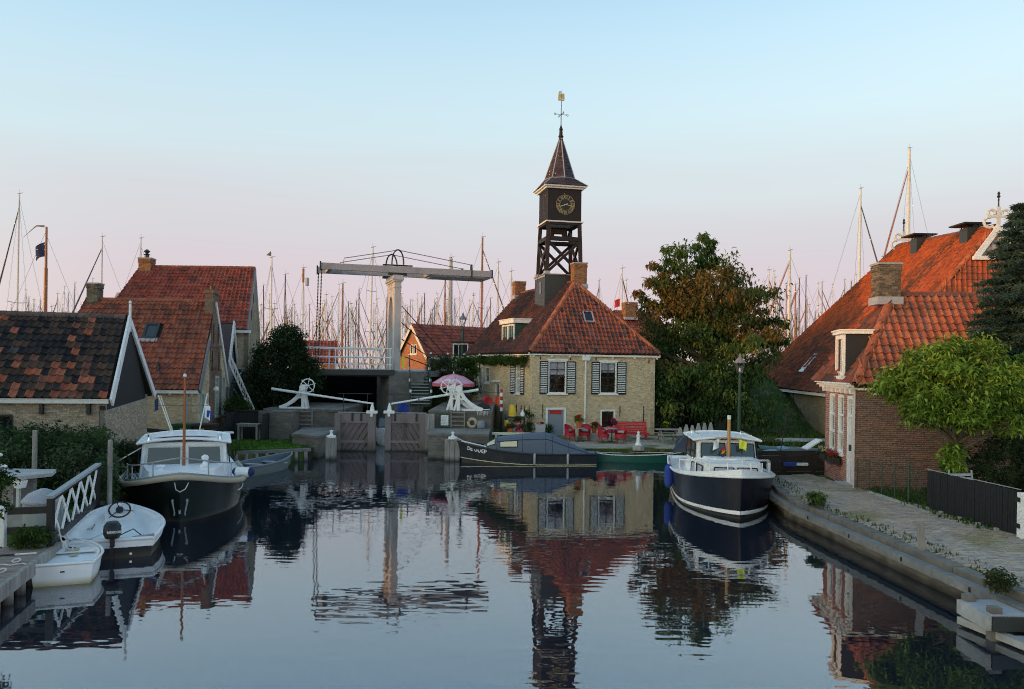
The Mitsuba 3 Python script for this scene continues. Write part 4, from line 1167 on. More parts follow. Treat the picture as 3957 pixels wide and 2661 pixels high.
QE0, QE1, QR0, QR1 = np.array([10.90, 25.50, 4.0]), np.array([20.9, 24.9, 4.0]), np.array([13.0, 27.5, 7.05]), np.array([21.0, 27.1, 7.05])
QC = np.array([11.32, 30.1, 4.05]); QB = np.array([21.4, 29.7, 4.0])
rq = slab(Q, 'roof', (QE0, QE1, QR1, QR0), 'roof_under'); rq2 = slab(Q, 'roof', (QC, QE0, QR0), 'roof_under'); rq3 = slab(Q, 'roof', (QB, QC, QR0, QR1), 'roof_under')
QRED = [np.array([1.02, 1.08, 1.15]) * np.array(c) for c in ((0.37, 0.115, 0.06), (0.33, 0.10, 0.055), (0.40, 0.14, 0.075), (0.27, 0.095, 0.06), (0.30, 0.12, 0.08))]
eq = (QE1 - QE0) / np.linalg.norm(QE1 - QE0); hq = (QR0 - QE0) - eq * ((QR0 - QE0) @ eq); hq_ = np.linalg.norm(hq)
PQ = Polygon([(0, 0), (10.1, 0), (10.1, hq_), ((QR0 - QE0) @ eq, hq_)]).buffer(.04)
tiles_on(rq, (QE0, QE1, QE1 + hq, QE0 + hq), .255, .30, QRED, pick_any(5), lambda p: PQ.contains(Point((p - QE0) @ eq, (p - QE0) @ hq / hq_)), 300)
tiles_tri(rq2, QC, QE0, QR0, .25, .30, WORN, lambda u, v, j, i: int(rng.choice([0, 1, 3, 4, 5], p=[.1, .2, .35, .2, .15])), 120)
caps(rq, QR0 + [0, 0, .04], QE0 + [.05, .05, .05], (0.36, 0.115, 0.06), r=.15, L=.36)
caps(rq, QR1 + [0, 0, .03], QR0 + [0.2, 0, .03], (0.20, 0.085, 0.06), r=.13)
chimney(Q, (12.78, 27.55), .72, .66, 6.75, 8.1, -.05, CHIMG, label='mossy brick chimney on the hip end', limit=150)
wqd = Wall((11.36, 28.1), (11.06, 26.72))
dm = part(Q, 'dormer', wqd.box(MB(), 0, wqd.L, 4.22, 5.70, -1.1, -.02), 'black_tar', label='narrow white dormer with dark cheeks')
window(dm, wqd, 0, wqd.L, 4.30, 5.68, cols=2, rows=1, fw=.14, deep=.02, o=.06, gm='dark_glass', sill=False, bar=.12)
m = MB(); wqd.box(m, -.1, wqd.L + .12, 5.702, 5.80, -.85, .14); wqd.box(m, -.14, wqd.L + .16, 5.802, 5.85, -.88, .18)
part(dm, 'flat_roof', m, 'white_paint'); part(dm, 'sill', wqd.box(MB(), -.08, wqd.L + .08, 4.18, 4.29, -.1, .14), 'white_paint')

# ---- the big barn behind
K = thing('long_barn', 'huge barn with steep orange red pantile roof and low grey brick wall at far right', 'barn')
kA, kB, kC, kD = np.array([18.0, 43.0, 3.02]), np.array([19.6, 66.0, 3.3]), np.array([25.9, 54.0, 12.86]), np.array([26.0, 43.4, 12.3])
kE, kF = np.array([33.5, 42.5, 3.0]), np.array([33.0, 66.0, 3.2])
w_ = Wall((19.95, 65.6), (18.35, 43.2))
wallpart(K, w_, [(0, .3), (w_.L, .3), (w_.L, 2.95), (0, 3.2)], [], 'barn_brick')
wallpart(K, Wall((18.35, 43.2), (33.2, 42.7)), [(0, .3), (14.85, .3), (14.85, 2.95), (0, 2.95)], [], 'barn_brick')
wallpart(K, Wall((33.2, 42.7), (32.7, 65.6)), [(0, .3), (22.9, .3), (22.9, 2.95), (0, 2.95)], [], 'barn_brick')
gutter(K, w_, 0, w_.L, 3.0, o=.42)
anchor(K, w_, w_.L - 11.5, 1.2, 2.9)
rk = slab(K, 'roof', (kB, kA, kD, kC), 'roof_under'); rk2 = slab(K, 'roof', (kA, kE, kD), 'roof_under'); slab(K, 'roof', (kE, kF, kC, kD), 'slate'); slab(K, 'roof', (kF, kB, kC), 'slate')


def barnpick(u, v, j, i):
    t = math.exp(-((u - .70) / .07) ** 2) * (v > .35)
    low = 1 - min(1, max(0, (v - .30 + .25 * abs(u - .45)) / .28))  # shade of tree and house painted as browner tiles on the lower slope
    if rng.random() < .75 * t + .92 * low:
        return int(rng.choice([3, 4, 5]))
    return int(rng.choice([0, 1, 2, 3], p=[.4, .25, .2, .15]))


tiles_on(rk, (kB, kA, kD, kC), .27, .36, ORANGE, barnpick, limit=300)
tiles_tri(rk2, kA, kE, kD, .27, .36, ORANGE, lambda u, v, j, i: int(rng.choice([0, 1, 2, 3])), 100)
caps(rk, kC + [0, 0, .03], kD + [0, 0, .03], (0.22, 0.08, 0.05), r=.16, L=.5)
caps(rk, kD + [-.02, .05, .03], kA + [0, 0, .05], (0.42, 0.12, 0.05), r=.14, L=.5)
bargeboard(rk, kC + (kB - kC) * .0 + [-.02, .12, .1], kC + (kB - kC) * .13 + [-.02, .12, .1], .3, .12, (0, 1, 0), 'dark_steel')


def scroll(parent, c, R, label):
    """Carved white gable board: two scrolls, a post and a dark finial."""
    m = MB()
    c = np.asarray(c, float)
    for sg in (-1, 1):
        for (dx, dz, r, a0, a1) in ((.55, .05, .30, -2.4, 1.9), (.42, .62, .20, -1.2, 3.6)):
            g = np.linspace(a0, a1, 14)
            m.tube([c + [sg * (dx + r * math.cos(t)) * R, 0, (dz + r * math.sin(t)) * R] for t in g], .085 * R, 6)
    m.bar(c + [0, 0, -.3 * R], c + [0, 0, 1.0 * R], .10 * R, .22 * R, (1, 0, 0)); m.bar(c + [-.55 * R, 0, .42 * R], c + [.55 * R, 0, .42 * R], .09 * R, .12 * R)
    k = part(parent, 'gable_ornament', m, 'old_white', label=label)
    part(k, 'finial', MB().lathe([(.05, 1.0), (.035, 1.35), (.06, 1.4), (.03, 1.5), (.11, 1.62), (.05, 1.72), (.09, 1.8), (0, 1.95)] * np.array([R, R]), tuple(c), 8), 'dark_steel', smooth=40)


scroll(K, kC + [.35, .1, .05], .95, 'white carved scroll ornament on the far ridge end')
scroll(K, kD + [.1, -.1, .2], .9, 'white carved scroll ornament on the near ridge end')
for f, sgn in ((.31, 0), (.83, 1)):
    c = kC + (kD - kC) * f + [-.35, 0, -.5]
    v = part(K, 'roof_vent', MB().box(c[0] - .35, c[0] + .35, c[1] - .4, c[1] + .4, c[2] - .7, c[2] + .65), 'dark_steel', label=('square roof vent nearer the far ridge end', 'square roof vent nearer the near ridge end')[sgn])
    part(v, 'vent_cap', MB().box(c[0] - .75, c[0] + .75, c[1] - .8, c[1] + .8, c[2] + .80, c[2] + .88), 'black_paint')
    m = MB()
    for i, j in ((-.3, -.3), (.3, -.3), (.3, .3), (-.3, .3)):
        m.bar(c + [i, j, .65], c + [i, j, .8], .05, .05)
    part(v, 'cap_post', m, 'black_paint')
    part(v, 'flashing', MB().box(c[0] - .55, c[0] + .4, c[1] - .5, c[1] + .5, c[2] - .72, c[2] - .62), 'lead_pale')
ek = (kA - kB) / np.linalg.norm(kA - kB)
up = (kD - kA); up = up - ek * (up @ ek); up /= np.linalg.norm(up); nk = np.cross(ek, up)
cs = kA + (kB - kA) * .50 + up * 2.3 + nk * .16
m = MB()
for da, db, h1, h2 in ((-.36, 0, .05, .66), (.36, 0, .05, .66), (0, .62, .31, .05), (0, -.62, .31, .05)):
    m.obox(cs + ek * da + up * db, ek * h1, up * h2, nk * .08)
k = part(rk, 'skylight', m, 'old_white', label='roof window low on the barn roof')
part(k, 'pane', MB().obox(cs, ek * .31, up * .57, nk * .03), 'boat_glass'); part(k, 'flashing', MB().obox(cs - up * .8, ek * .45, up * .12, nk * .06), 'white_paint')
# gablet under the near ridge end
bargeboard(K, kD + [-1.25, -.3, -1.6], kD + [.05, -.2, .1], .3, .1, (0, -1, 0)); bargeboard(K, kD + [1.25, -.3, -1.6], kD + [-.05, -.2, .1], .3, .1, (0, -1, 0))
part(K, 'gablet', MB().add([kD + [-1.1, -.22, -1.6], kD + [1.1, -.22, -1.6], kD + [0, -.12, -.05], kD + [-1.1, .3, -1.6], kD + [1.1, .3, -1.6], kD + [0, .3, -.05]], [(0, 1, 2), (3, 5, 4), (0, 2, 5), (0, 5, 3), (1, 4, 5), (1, 5, 2), (0, 3, 4), (0, 4, 1)]), 'concrete')
part(K, 'gablet_sill', MB().box(kD[0] - 1.35, kD[0] + 1.35, kD[1] - .4, kD[1] - .2, kD[2] - 1.8, kD[2] - 1.6), 'white_paint')

# ------------------------------------------------------------------ the lock


def block(name, label, cat, poly, z0, z1, mat='lock_masonry', cop=None, group=None):
    k = thing(name, label, cat, group)
    part(k, 'wall', MB().poly(poly, z0, z1 - (.12 if cop else 0)), mat)
    if cop:
        P = Polygon(poly).buffer(.05, join_style=2)
        x0, y0, x1, y1 = P.bounds
        x = x0
        while x < x1 - .05:
            L = .9 + .3 * rng.random()
            c = P.intersection(sbox(x + .008, y0, min(x + L, x1) - .008, y1))
            if not c.is_empty and c.geom_type == 'Polygon':
                part(k, 'coping_stone', MB().poly(c, z1 - .12, z1 + rng.normal(0, .006)), cop)
            x += L
    return k


block('lock_wall', 'high left lock wall of dark masonry carrying a single white winch', 'lock wall', [(-13.1, 42.6), (-9.15, 42.6), (-9.15, 49.5), (-13.1, 49.5)], -1.2, 2.02, cop='old_stone')
block('lock_wall', 'high right lock wall of dark masonry carrying two white winches', 'lock wall', [(-4.25, 41.5), (-1.05, 41.5), (-1.05, 52.5), (-4.25, 52.5)], -1.2, 2.10, cop='old_stone')
LB = block('lower_lock_wall', 'lower masonry step of the left lock wall above the lawn', 'lock wall', [(-10.5, 38.6), (-9.0, 37.55), (-8.75, 42.6), (-10.9, 42.6)], -1.2, 1.07, cop='old_stone')
block('lower_lock_wall', 'lower masonry step of the right lock wall behind the dark covered launch', 'lock wall', [(-3.9, 38.0), (-1.1, 38.0), (-1.1, 41.5), (-4.1, 41.5)], -1.2, 1.22, cop='old_stone')
block('side_wall', 'masonry wall end right of the black timber enclosure', 'wall', [(-12.9, 41.0), (-11.2, 40.6), (-11.2, 42.6), (-12.9, 42.6)], .3, 1.98)


def mooring_post(x, y, w, d, z1, label, caps=1):
    t = thing('mooring_post', label, 'post')
    n = max(1, round(w / .28))
    for i in range(n):
        xx = x - w / 2 + w * (i + .5) / n
        part(t, 'timber', MB().box(xx - w / n / 2 + .008, xx + w / n / 2 - .008, y - d / 2 + rng.normal(0, .015), y + d / 2, -1, z1 + rng.normal(0, .02)), 'old_timber')
    for i in range(caps):
        xx = x + (i - (caps - 1) / 2) * w / 2
        part(t, 'bollard', MB().lathe([(0, 0), (.22, 0), (.22, .10), (.10, .12), (.05, .2), (.07, .26), (.09, .31), (0, .36)], (xx, y, z1 + .03), 12), 'white_paint', smooth=40)
    return t


mooring_post(-8.33, 37.25, .44, .4, 1.0, 'grey timber post with white bollard left of the lock gates')
mooring_post(-3.45, 38.5, .5, .6, 1.15, 'tall grey timber post at the right hinge of the lock gates', 0)
mooring_post(-2.72, 37.55, .72, .5, .98, 'wide grey timber post with white bollard beside the dark covered launch')
mooring_post(-4.15, 41.05, .45, .4, 1.95, 'slim timber post where the right lock gate is hung', 0)


def gate(x0, x1, y, label, dirn):
    t = thing('lock_gate', label, 'lock gate')
    z1 = 1.92
    w = Wall((x0, y), (x1, y))
    L = w.L
    part(t, 'post', w.box(MB(), 0, .30, -1, z1, -.15, .12), 'gate_grey'); part(t, 'post', w.box(MB(), L - .38, L, -1, z1 + .02, -.15, .14), 'gate_grey')
    for a, b in ((1.44, 1.9), (.42, .56), (-.9, -.5)):
        part(t, 'beam', w.box(MB(), .30, L - .38, a, b, -.12, .06), 'gate_grey')
    n = 9
    P = sbox(.3, -.8, L - .38, 1.43)
    for i in range(-n, 2 * n):
        a = .26
        s = i * .30
        q = Polygon([(s, -.8), (s + .262, -.8), (s + .262 + 1.4 * dirn, 1.43), (s + 1.4 * dirn, 1.43)]).intersection(P)
        if q.is_empty or q.area < .01 or q.geom_type != 'Polygon':
            continue
        g = trimesh.creation.extrude_polygon(q, .06, engine='earcut')
        part(t, 'plank', MB().tm(g, w.M(0, 0, -.06 + .035 * rng.random())), 'gate_plank')
    for s in ((.9, 1.35) if dirn > 0 else (.5, 1.6)):
        part(t, 'hinge_block', w.box(MB(), s - .05, s + .05, 1.55, 1.95, .062, .10), 'black_paint')
    hx = L - .19 if dirn > 0 else .19
    m = MB()
    w.box(m, hx - .27, hx + .27, z1 + .02, z1 + .15, -.14, .2); w.box(m, hx - .06, hx + .06, z1 - .14, z1 + .02, .145, .2)
    m.lathe([(0, .15), (.12, .15), (.10, .3), (.05, .48), (.03, .56), (0, .57)], tuple(w.p(hx, z1, 0)), 10)
    part(t, 'head_casting', m, 'white_paint')
    part(t, 'footboard', w.box(MB(), .1, L - .1, z1 + .005, z1 + .05, -.5, -.16), 'old_timber')
    m = MB()
    for s in (.35, L - .5):
        m.tube([w.p(s, z1, -.35), w.p(s, z1 + 1.0, -.35)], .02, 6)
    m.tube([w.p(.1, z1 + 1.0, -.35), w.p(L - .25, z1 + 1.0, -.35)], .02, 6)
    part(t, 'handrail', m, 'dark_steel')


gate(-9.0, -6.92, 41.05, 'left leaf of the grey plank lock gate', 1)
gate(-6.45, -4.3, 41.25, 'right leaf of the grey plank lock gate', -1)


def wheel(m, c, R, r, ax, ay, spokes=6):
    m.ring(c, R, r, ax, ay, 22, 6)
    c, ax, ay = np.asarray(c, float), np.asarray(ax, float), np.asarray(ay, float)
    for i in range(spokes):
        g = i * 2 * math.pi / spokes + .3
        m.tube([c, c + (R + .09) * (math.cos(g) * ax + math.sin(g) * ay)], r * .6, 5)


def winch(x, y, z, sg, label, bar=None):
    """Cast frame with a curved leg, hub and handwheel; sg: side the leg runs out to."""
    t = thing('lock_winch', label, 'winch')
    f = []
    for dy in (-.16, .16):
        m = MB()
        q = np.linspace(0, 1, 9)
        pts = [(x + sg * (-.10 - 1.15 * u ** 1.7), y + dy, z + .05 + 1.05 * (1 - u) ** 1.25) for u in q]
        for a, b in zip(pts[:-1], pts[1:]):
            m.bar(a, b, .06, .17)
        m.bar((x, y + dy, z), (x, y + dy, z + 1.2), .07, .16, (1, 0, 0)); m.bar((x + .22 * -sg * -1, y + dy, z), (x + .05, y + dy, z + .95), .06, .10, (1, 0, 0))
        m.bar((x - sg * 1.25, y + dy, z + .035), (x + .2, y + dy, z + .035), .08, .07)
        m.bar((x - sg * .45, y + dy, z + .55), (x, y + dy, z + .62), .05, .08)
        part(t, 'frame', m, 'gel_white')
    part(t, 'hub', MB().lathe([(0, -.26), (.17, -.26), (.17, .26), (0, .26)], (x - sg * .02, y, z + 1.12), 14, ax=(0, 1, 0)), 'gel_white', smooth=40)
    m = MB(); wheel(m, (x + sg * .2, y + .02, z + 1.22), .36, .035, (1, 0, 0), (0, 0, 1)); m.tube([(x + sg * .2, y - .25, z + 1.22), (x + sg * .2, y + .25, z + 1.22)], .04, 6)
    part(t, 'handwheel', m, 'gel_white')
    if bar:
        part(t, 'sweep_bar', MB().tube(np.linspace(bar[0], bar[1], 6), np.linspace(.075, .045, 6) if bar[2] else .07, 8), 'gel_white', smooth=40)


winch(-11.12, 43.0, 2.03, 1, 'single white cast iron winch on the left lock wall', ((-12.8, 42.9, 3.06), (-7.1, 41.3, 2.42), 1))
winch(-3.15, 42.2, 2.11, -1, 'white winch with the long bar, left of the pair on the right lock wall', ((-1.75, 42.35, 3.18), (-6.2, 41.45, 2.42), 1))
winch(-2.75, 41.75, 2.11, -1, 'white winch nearest the house, right of the pair on the right lock wall')


def ladder(x, y, z0, z1, w, label, lean=0):
    t = thing('ladder', label, 'ladder')
    for s in (-1, 1):
        part(t, 'rail', MB().bar((x + s * w / 2, y, z0), (x + s * w / 2, y + lean, z1), .06, .06, (1, 0, 0)), 'old_timber')
    n = 4
    for i in range(n):
        u = (i + .6) / n
        part(t, 'rung', MB().bar((x - w / 2 + .035, y + lean * u, z0 + (z1 - z0) * u), (x + w / 2 - .035, y + lean * u, z0 + (z1 - z0) * u), .05, .05), 'old_timber')


ladder(-10.9, 42.45, 1.08, 1.98, .75, 'short grey ladder against the left lock wall')
ladder(-2.75, 41.36, 1.23, 2.1, .68, 'short grey ladder beside the green framed notice board')
t = thing('notice_board', 'green framed notice board with a printed white sheet on the right lock wall', 'sign')
part(t, 'board', MB().box(-3.72, -3.14, 41.36, 41.42, 1.25, 2.0), 'green_paint'); part(t, 'sheet', MB().box(-3.62, -3.24, 41.345, 41.358, 1.36, 1.88), 'white_paint')
m = MB()
for i in range(8):
    m.box(-3.59, -3.28 - .06 * rng.random(), 41.341, 41.3445, 1.42 + i * .053, 1.436 + i * .053)
part(t, 'printed_lines', m, 'grey_plastic')
t = thing('life_ring_holder', 'pale round fender ring lying against the right lock wall', 'ring')
part(t, 'ring', MB().ring((-2.0, 41.3, 1.5), .2, .085, (1, 0, 0), (0, .1, 1), 18, 8), 'rope', smooth=50)
solo('keg', MB().lathe([(0, 0), (.19, .02), (.22, .2), (.19, .4), (0, .42)], (-1.55, 41.2, 1.23), 12), 'grey_plastic', 'small grey keg standing beside the pale fender ring', 'keg', smooth=40)

# lifting bridge -----------------------------------------------------------------------------
G = thing('drawbridge', 'white wooden drawbridge with twin balance beams and an arched portal', 'bridge')
bd, bp = np.array([.950, .312, 0]), np.array([-.312, .950, 0])
PO = np.array([-7.02, 48.75, 0])      # foot of the near post


def bb(m, t0, t1, w0, w1, z0, z1):
    c = PO + bd * (t0 + t1) / 2 + bp * (w0 + w1) / 2 + np.array([0, 0, (z0 + z1) / 2])
    return m.obox(c, bd * (t1 - t0) / 2, bp * (w1 - w0) / 2, (0, 0, (z1 - z0) / 2))


def bq(t, w, z):
    return PO + bd * t + bp * w + np.array([0, 0, z])


# portal with an arched opening
ap = [(-.22, 0), (2.42, 0), (2.42, 5.75), (-.22, 5.75)]
arch = [(.35, -1), (.35, 3.3)] + [(1.10 - .75 * math.cos(a), 3.3 + 1.25 * math.sin(a)) for a in np.linspace(0.1, math.pi - .1, 11)] + [(1.85, 3.3), (1.85, -1)]
g = trimesh.creation.extrude_polygon(Polygon(ap).difference(Polygon(arch)), .40, engine='earcut')
M = np.eye(4); M[:3, 0], M[:3, 1], M[:3, 2] = bp, (0, 0, 1), np.cross(bp, (0, 0, 1)); M[:3, 3] = PO + [0, 0, 4.1] - np.cross(bp, (0, 0, 1)) * .20
k = part(G, 'portal', MB().tm(g, M), 'portal_paint', label='arched white portal of the drawbridge')
for w0, w1, z0, z1, o in ((-.30, 2.50, 9.45, 9.55, .27), (-.36, 2.56, 9.551, 9.68, .34), (-.31, 2.51, 9.681, 9.85, .29), (-.26, 2.46, 9.1, 9.16, .23)):
    part(k, 'moulding', bb(MB(), -o, o, w0, w1, z0, z1), 'portal_paint')
for w in (-.02, 2.22):
    part(G, 'balance_beam', bb(MB(), -4.6, 6.0, w - .13, w + .13, 10.0, 10.38), 'beam_grey')
    part(G, 'bearing', bb(MB(), -.55, .55, w - .2, w + .2, 9.86, 9.98), 'black_paint')
    part(G, 'iron_strap', bb(MB(), -.9, .9, w - .16, w + .16, 10.425, 10.48), 'black_paint')
    m = MB()
    for s in (-4.58, 5.95):
        bb(m, s - .03, s + .03, w - .155, w + .155, 9.94, 10.46)
    part(G, 'end_band', m, 'black_paint')
    hoop = [bq(.36 * math.cos(a) * (1 if abs(math.cos(a)) < .8 else 1), w, 10.45 + .95 * math.sin(a) ** .8) for a in np.linspace(0, math.pi, 13)]
    part(G, 'king_hoop', MB().tube(hoop, .05, 6), 'black_paint')
    m = MB()
    m.tube([bq(0, w, 11.38), bq(-3.2, w, 10.72), bq(-3.25, w, 10.42)], .022, 5); m.tube([bq(0, w, 11.38), bq(4.6, w, 10.72), bq(4.62, w, 10.42)], .022, 5)
    bb(m, 4.58, 4.66, w - .15, w + .15, 9.97, 10.74)
    part(G, 'truss_rod', m, 'black_paint')
    m = MB()
    top, bot = bq(-4.5, w, 10.0), bq(-4.62, w, 4.2)
    for i in range(58):
        p, q = top + (bot - top) * i / 58, top + (bot - top) * (i + 1.15) / 58
        m.bar(p, q, *((.075, .03) if i % 2 else (.03, .075)), up=(1, 0, 0))
    part(G, 'lifting_chain', m, 'dark_steel')
part(G, 'ballast_deck', bb(MB(), 2.2, 5.9, .13, 2.07, 9.92, 9.99), 'portal_paint')
for s in (-4.0, 2.15, 5.75):
    part(G, 'cross_beam', bb(MB(), s - .12, s + .12, .115, 2.085, 9.995, 10.3), 'beam_grey')
for i in range(4):
    z = 9.0 - i * 1.05 + .0
    part(G, 'back_stay', MB().tube([bq(.28, -.02, 8.0 - i * 1.0), bq(3.6 - i * .15, -.6, 4.3 - i * .12)], .03, 5), 'black_paint')
D0 = -5.35
for i in range(22):
    t = D0 + (5.3) * i / 22
    part(G, 'deck_plank', bb(MB(), t + .006, t + 5.3 / 22 - .006, -.75, 3.2, 4.04, 4.10 + .006 * rng.random()), 'old_timber')
for w in (-.55, .6, 1.9, 3.0):
    part(G, 'deck_beam', bb(MB(), D0, -.3, w - .12, w + .12, 3.72, 4.035), 'dark_timber')
part(G, 'fascia', bb(MB(), D0 - .1, -.25, -.80, -.755, 3.80, 4.12), 'dark_steel')
for w in (-.72, 3.15):
    m = MB()
    for z in (4.42, 4.85, 5.38):
        m.tube([bq(D0 - .2, w, z), bq(-.4, w, z)], .042 if z > 4.5 else .032, 6)
    for s in (D0, -3.7, -2.1, -.5):
        m.bar(bq(s, w, 4.1), bq(s, w, 5.36), .06, .06)
    part(G, 'railing', m, 'white_paint')
part(G, 'yellow_marker', bb(MB(), .3, .42, -.5, -.3, 4.25, 5.0), 'lime_paint')
P = block('bridge_pier', 'grey concrete pier under the drawbridge portal', 'pier', [tuple(bq(-.55, -.7, 0)[:2]), tuple(bq(1.55, -.7, 0)[:2]), tuple(bq(1.55, 4, 0)[:2]), tuple(bq(-.55, 4, 0)[:2])], -1.2, 4.02, 'old_stone')
block('bridge_abutment', 'dark masonry abutment at the left end of the drawbridge', 'abutment', [(-13.2, 46.0), (-12.15, 46.3), (-13.4, 50.5), (-14.6, 50.2)], -1.2, 4.05)
t = thing('sluice_door', 'sluice doors under the drawbridge, coloured near black for the shade there', 'sluice')
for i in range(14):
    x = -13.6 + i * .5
    part(t, 'plank', MB().box(x + .01, x + .49, 52.6, 52.75, -1, 3.9), 'shade_black')  # near black colour stands in for the shade below the deck
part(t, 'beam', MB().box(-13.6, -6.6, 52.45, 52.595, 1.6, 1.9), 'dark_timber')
struct('approach_road', MB().poly([tuple(bq(-.5, -.6, 0)[:2]), tuple(bq(1.5, -.6, 0)[:2]), (-3.0, 56.5), (-1.5, 66), (-14, 66), tuple(bq(-.5, 3.2, 0)[:2])], 3.7, 4.05), 'path_grey', label='road over the dike')
struct('approach_road', MB().poly([(-13.3, 46.2), tuple(bq(-5.4, -.75, 0)[:2]), tuple(bq(-5.4, 3.2, 0)[:2]), (-16, 66), (-24, 66), (-22, 53.3)], 3.7, 4.05), 'path_grey', label='road over the dike left of the bridge')
# steps up to the bridge
t = thing('steel_stairs', 'dark green steel stairs climbing from the lock wall to the bridge', 'stairs')
sa, sb2 = np.array([-5.25, 46.6, 2.1]), np.array([-5.75, 49.6, 4.1])
for i in range(11):
    p = sa + (sb2 - sa) * (i + .5) / 11
    part(t, 'tread', MB().obox(p, (.55, 0, 0), (0, .15, 0), (0, 0, .02)), 'steel_grey')
    part(t, 'riser', MB().obox(p + [0, .15, -.09], (.54, 0, 0), (0, .008, 0), (0, 0, .085)), 'green_paint')
for s in (-1, 1):
    o = np.array([s * .6, 0, 0])
    part(t, 'stringer', MB().bar(sa + o, sb2 + o, .05, .22), 'green_paint')
    m = MB().tube([sa + o + [0, 0, .95], sb2 + o + [0, 0, .95]], .025, 6)
    m.tube([sa + o + [0, 0, .5], sb2 + o + [0, 0, .5]], .018, 6)
    for u in (.02, .33, .66, .98):
        m.tube([sa + (sb2 - sa) * u + o, sa + (sb2 - sa) * u + o + [0, 0, .95]], .02, 5)
    part(t, 'handrail', m, 'dark_steel')
    for u in (.05, .36, .7):
        part(t, 'rail_fitting', MB().lathe([(0, -.1), (.07, -.08), (.07, .08), (0, .1)], tuple(sa + (sb2 - sa) * u + o + [0, -.05, .72]), 8), 'white_paint')
t = thing('railing', 'thin black railing along the dike road right of the drawbridge', 'railing')
m = MB()
r0, r1 = np.array([-5.1, 50.4, 4.1]), np.array([-1.2, 55.0, 4.1])
for z in (.5, 1.0):
    m.tube([r0 + [0, 0, z], r1 + [0, 0, z]], .022, 5)
part(t, 'rail', m, 'black_paint')
for i in range(5):
    p = r0 + (r1 - r0) * i / 4
    k = part(t, 'post', MB().bar(p, p + [0, 0, 1.0], .06, .06), 'black_paint')
    part(k, 'knob', MB().lathe([(0, 0), (.07, .04), (.07, .1), (0, .15)], tuple(p + [0, 0, 1.0]), 8), 'white_paint')


def street_lamp(x, y, z, h, label, s=1.0):
    t = thing('street_lamp', label, 'lamp')
    part(t, 'post', MB().lathe([(.13 * s, 0), (.12 * s, .5), (.085 * s, .55), (.07 * s, h - 1.0 * s), (.10 * s, h - .98 * s), (.05 * s, h - .9 * s), (.05 * s, h - .78 * s), (0, h - .77 * s)], (x, y, z), 10), 'green_paint', smooth=40)
    zl = z + h - .78 * s
    m = MB()
    for a in range(4):
        g = math.pi / 4 + a * math.pi / 2
        m.bar((x + .13 * s * math.cos(g), y + .13 * s * math.sin(g), zl), (x + .24 * s * math.cos(g), y + .24 * s * math.sin(g), zl + .45 * s), .02, .02)
    k = part(t, 'lantern', m, 'dark_steel')
    for a in range(4):
        g0, g1 = math.pi / 4 + a * math.pi / 2, math.pi / 4 + (a + 1) * math.pi / 2
        q = [(x + r * s * math.cos(g), y + r * s * math.sin(g), zl + zz * s) for r, g, zz in ((.125, g0, 0), (.125, g1, 0), (.235, g1, .45), (.235, g0, .45))]
        part(k, 'pane', MB().add(q, [(0, 1, 2), (0, 2, 3)]), 'pane')
    part(k, 'bulb', MB().lathe([(0, .05), (.05, .08), (.05, .2), (0, .25)], (x, y, zl), 8), 'white_paint')
    part(k, 'lantern_roof', MB().lathe([(.27 * s, .45 * s), (.28 * s, .48 * s), (.1 * s, .68 * s), (.06 * s, .70 * s), (.05 * s, .76 * s), (.07 * s, .79 * s), (0, .90 * s)], (x, y, zl), 8), 'lead', smooth=False)


street_lamp(10.75, 37.9, .6, 4.5, 'green street lamp with clear glass lantern before the big tree', 1.05)
street_lamp(-3.55, 57.5, 4.1, 4.0, 'dark lantern street lamp on the dike road right of the drawbridge', 1.15)
street_lamp(20.3, 62.5, 3.3, 4.3, 'distant lantern street lamp between the big tree and the barn roof', 1.1)

# brick house on the dike
O = thing('dike_house', 'orange brick gabled house with dark red roof beyond the drawbridge', 'house')
o1, o2 = np.array([-10.1, 72.3]), np.array([-7.35, 69.4])
wo = Wall(o1, o2)
od = -wo.n[:2]
ob = [np.array(c) for c in ((0.40, 0.16, 0.08), (0.34, 0.14, 0.075), (0.44, 0.19, 0.10))]
procm('orange_brick', brickfn((0.42, 0.17, 0.085), (0.35, 0.14, 0.075), (0.36, 0.25, 0.18), 8.0, .25), 0.9)
wallpart(O, wo, [(0, 3.4), (wo.L, 3.4), (wo.L, 5.2), (wo.L / 2, 7.75), (0, 5.2)], [(1.55, 5.35, 1.95, 6.2), (2.1, 5.35, 2.5, 6.2)], 'orange_brick')
w2_ = Wall(o2, o2 + od * 9.0)
wallpart(O, w2_, [(0, 3.4), (9, 3.4), (9, 5.2), (0, 5.2)], [], 'orange_brick')
wallpart(O, Wall(o2 + od * 9, o1 + od * 9), [(0, 3.4), (wo.L, 3.4), (wo.L, 5.2), (wo.L / 2, 7.75), (0, 5.2)], [], 'orange_brick')
wallpart(O, Wall(o1 + od * 9, o1), [(0, 3.4), (9, 3.4), (9, 5.2), (0, 5.2)], [], 'orange_brick')
window(O, wo, 1.55, 1.95, 5.35, 6.2, cols=1, rows=1, fw=.07, gm='dark_glass'); window(O, wo, 2.1, 2.5, 5.35, 6.2, cols=1, rows=1, fw=.07, gm='dark_glass')
pk = np.array([*((o1 + o2) / 2), 7.95]); z5 = 5.2
e1, e2 = np.array([*(o1 - wo.e[:2] * .3), 5.0]), np.array([*(o2 + wo.e[:2] * .3), 5.0])
d3 = np.array([*od, 0]) * 9.2
ov = np.array([*wo.n[:2], 0]) * .25
r1_ = slab(O, 'roof', (e2 + ov, e2 + d3, pk + d3, pk + ov), 'roof_under'); r2_ = slab(O, 'roof', (e1 + d3, e1 + ov, pk + ov, pk + d3), 'roof_under')
tiles_on(r1_, (e2 + ov, e2 + d3, pk + d3, pk + ov), .3, .36, DEEP, pick_any(6), limit=0)
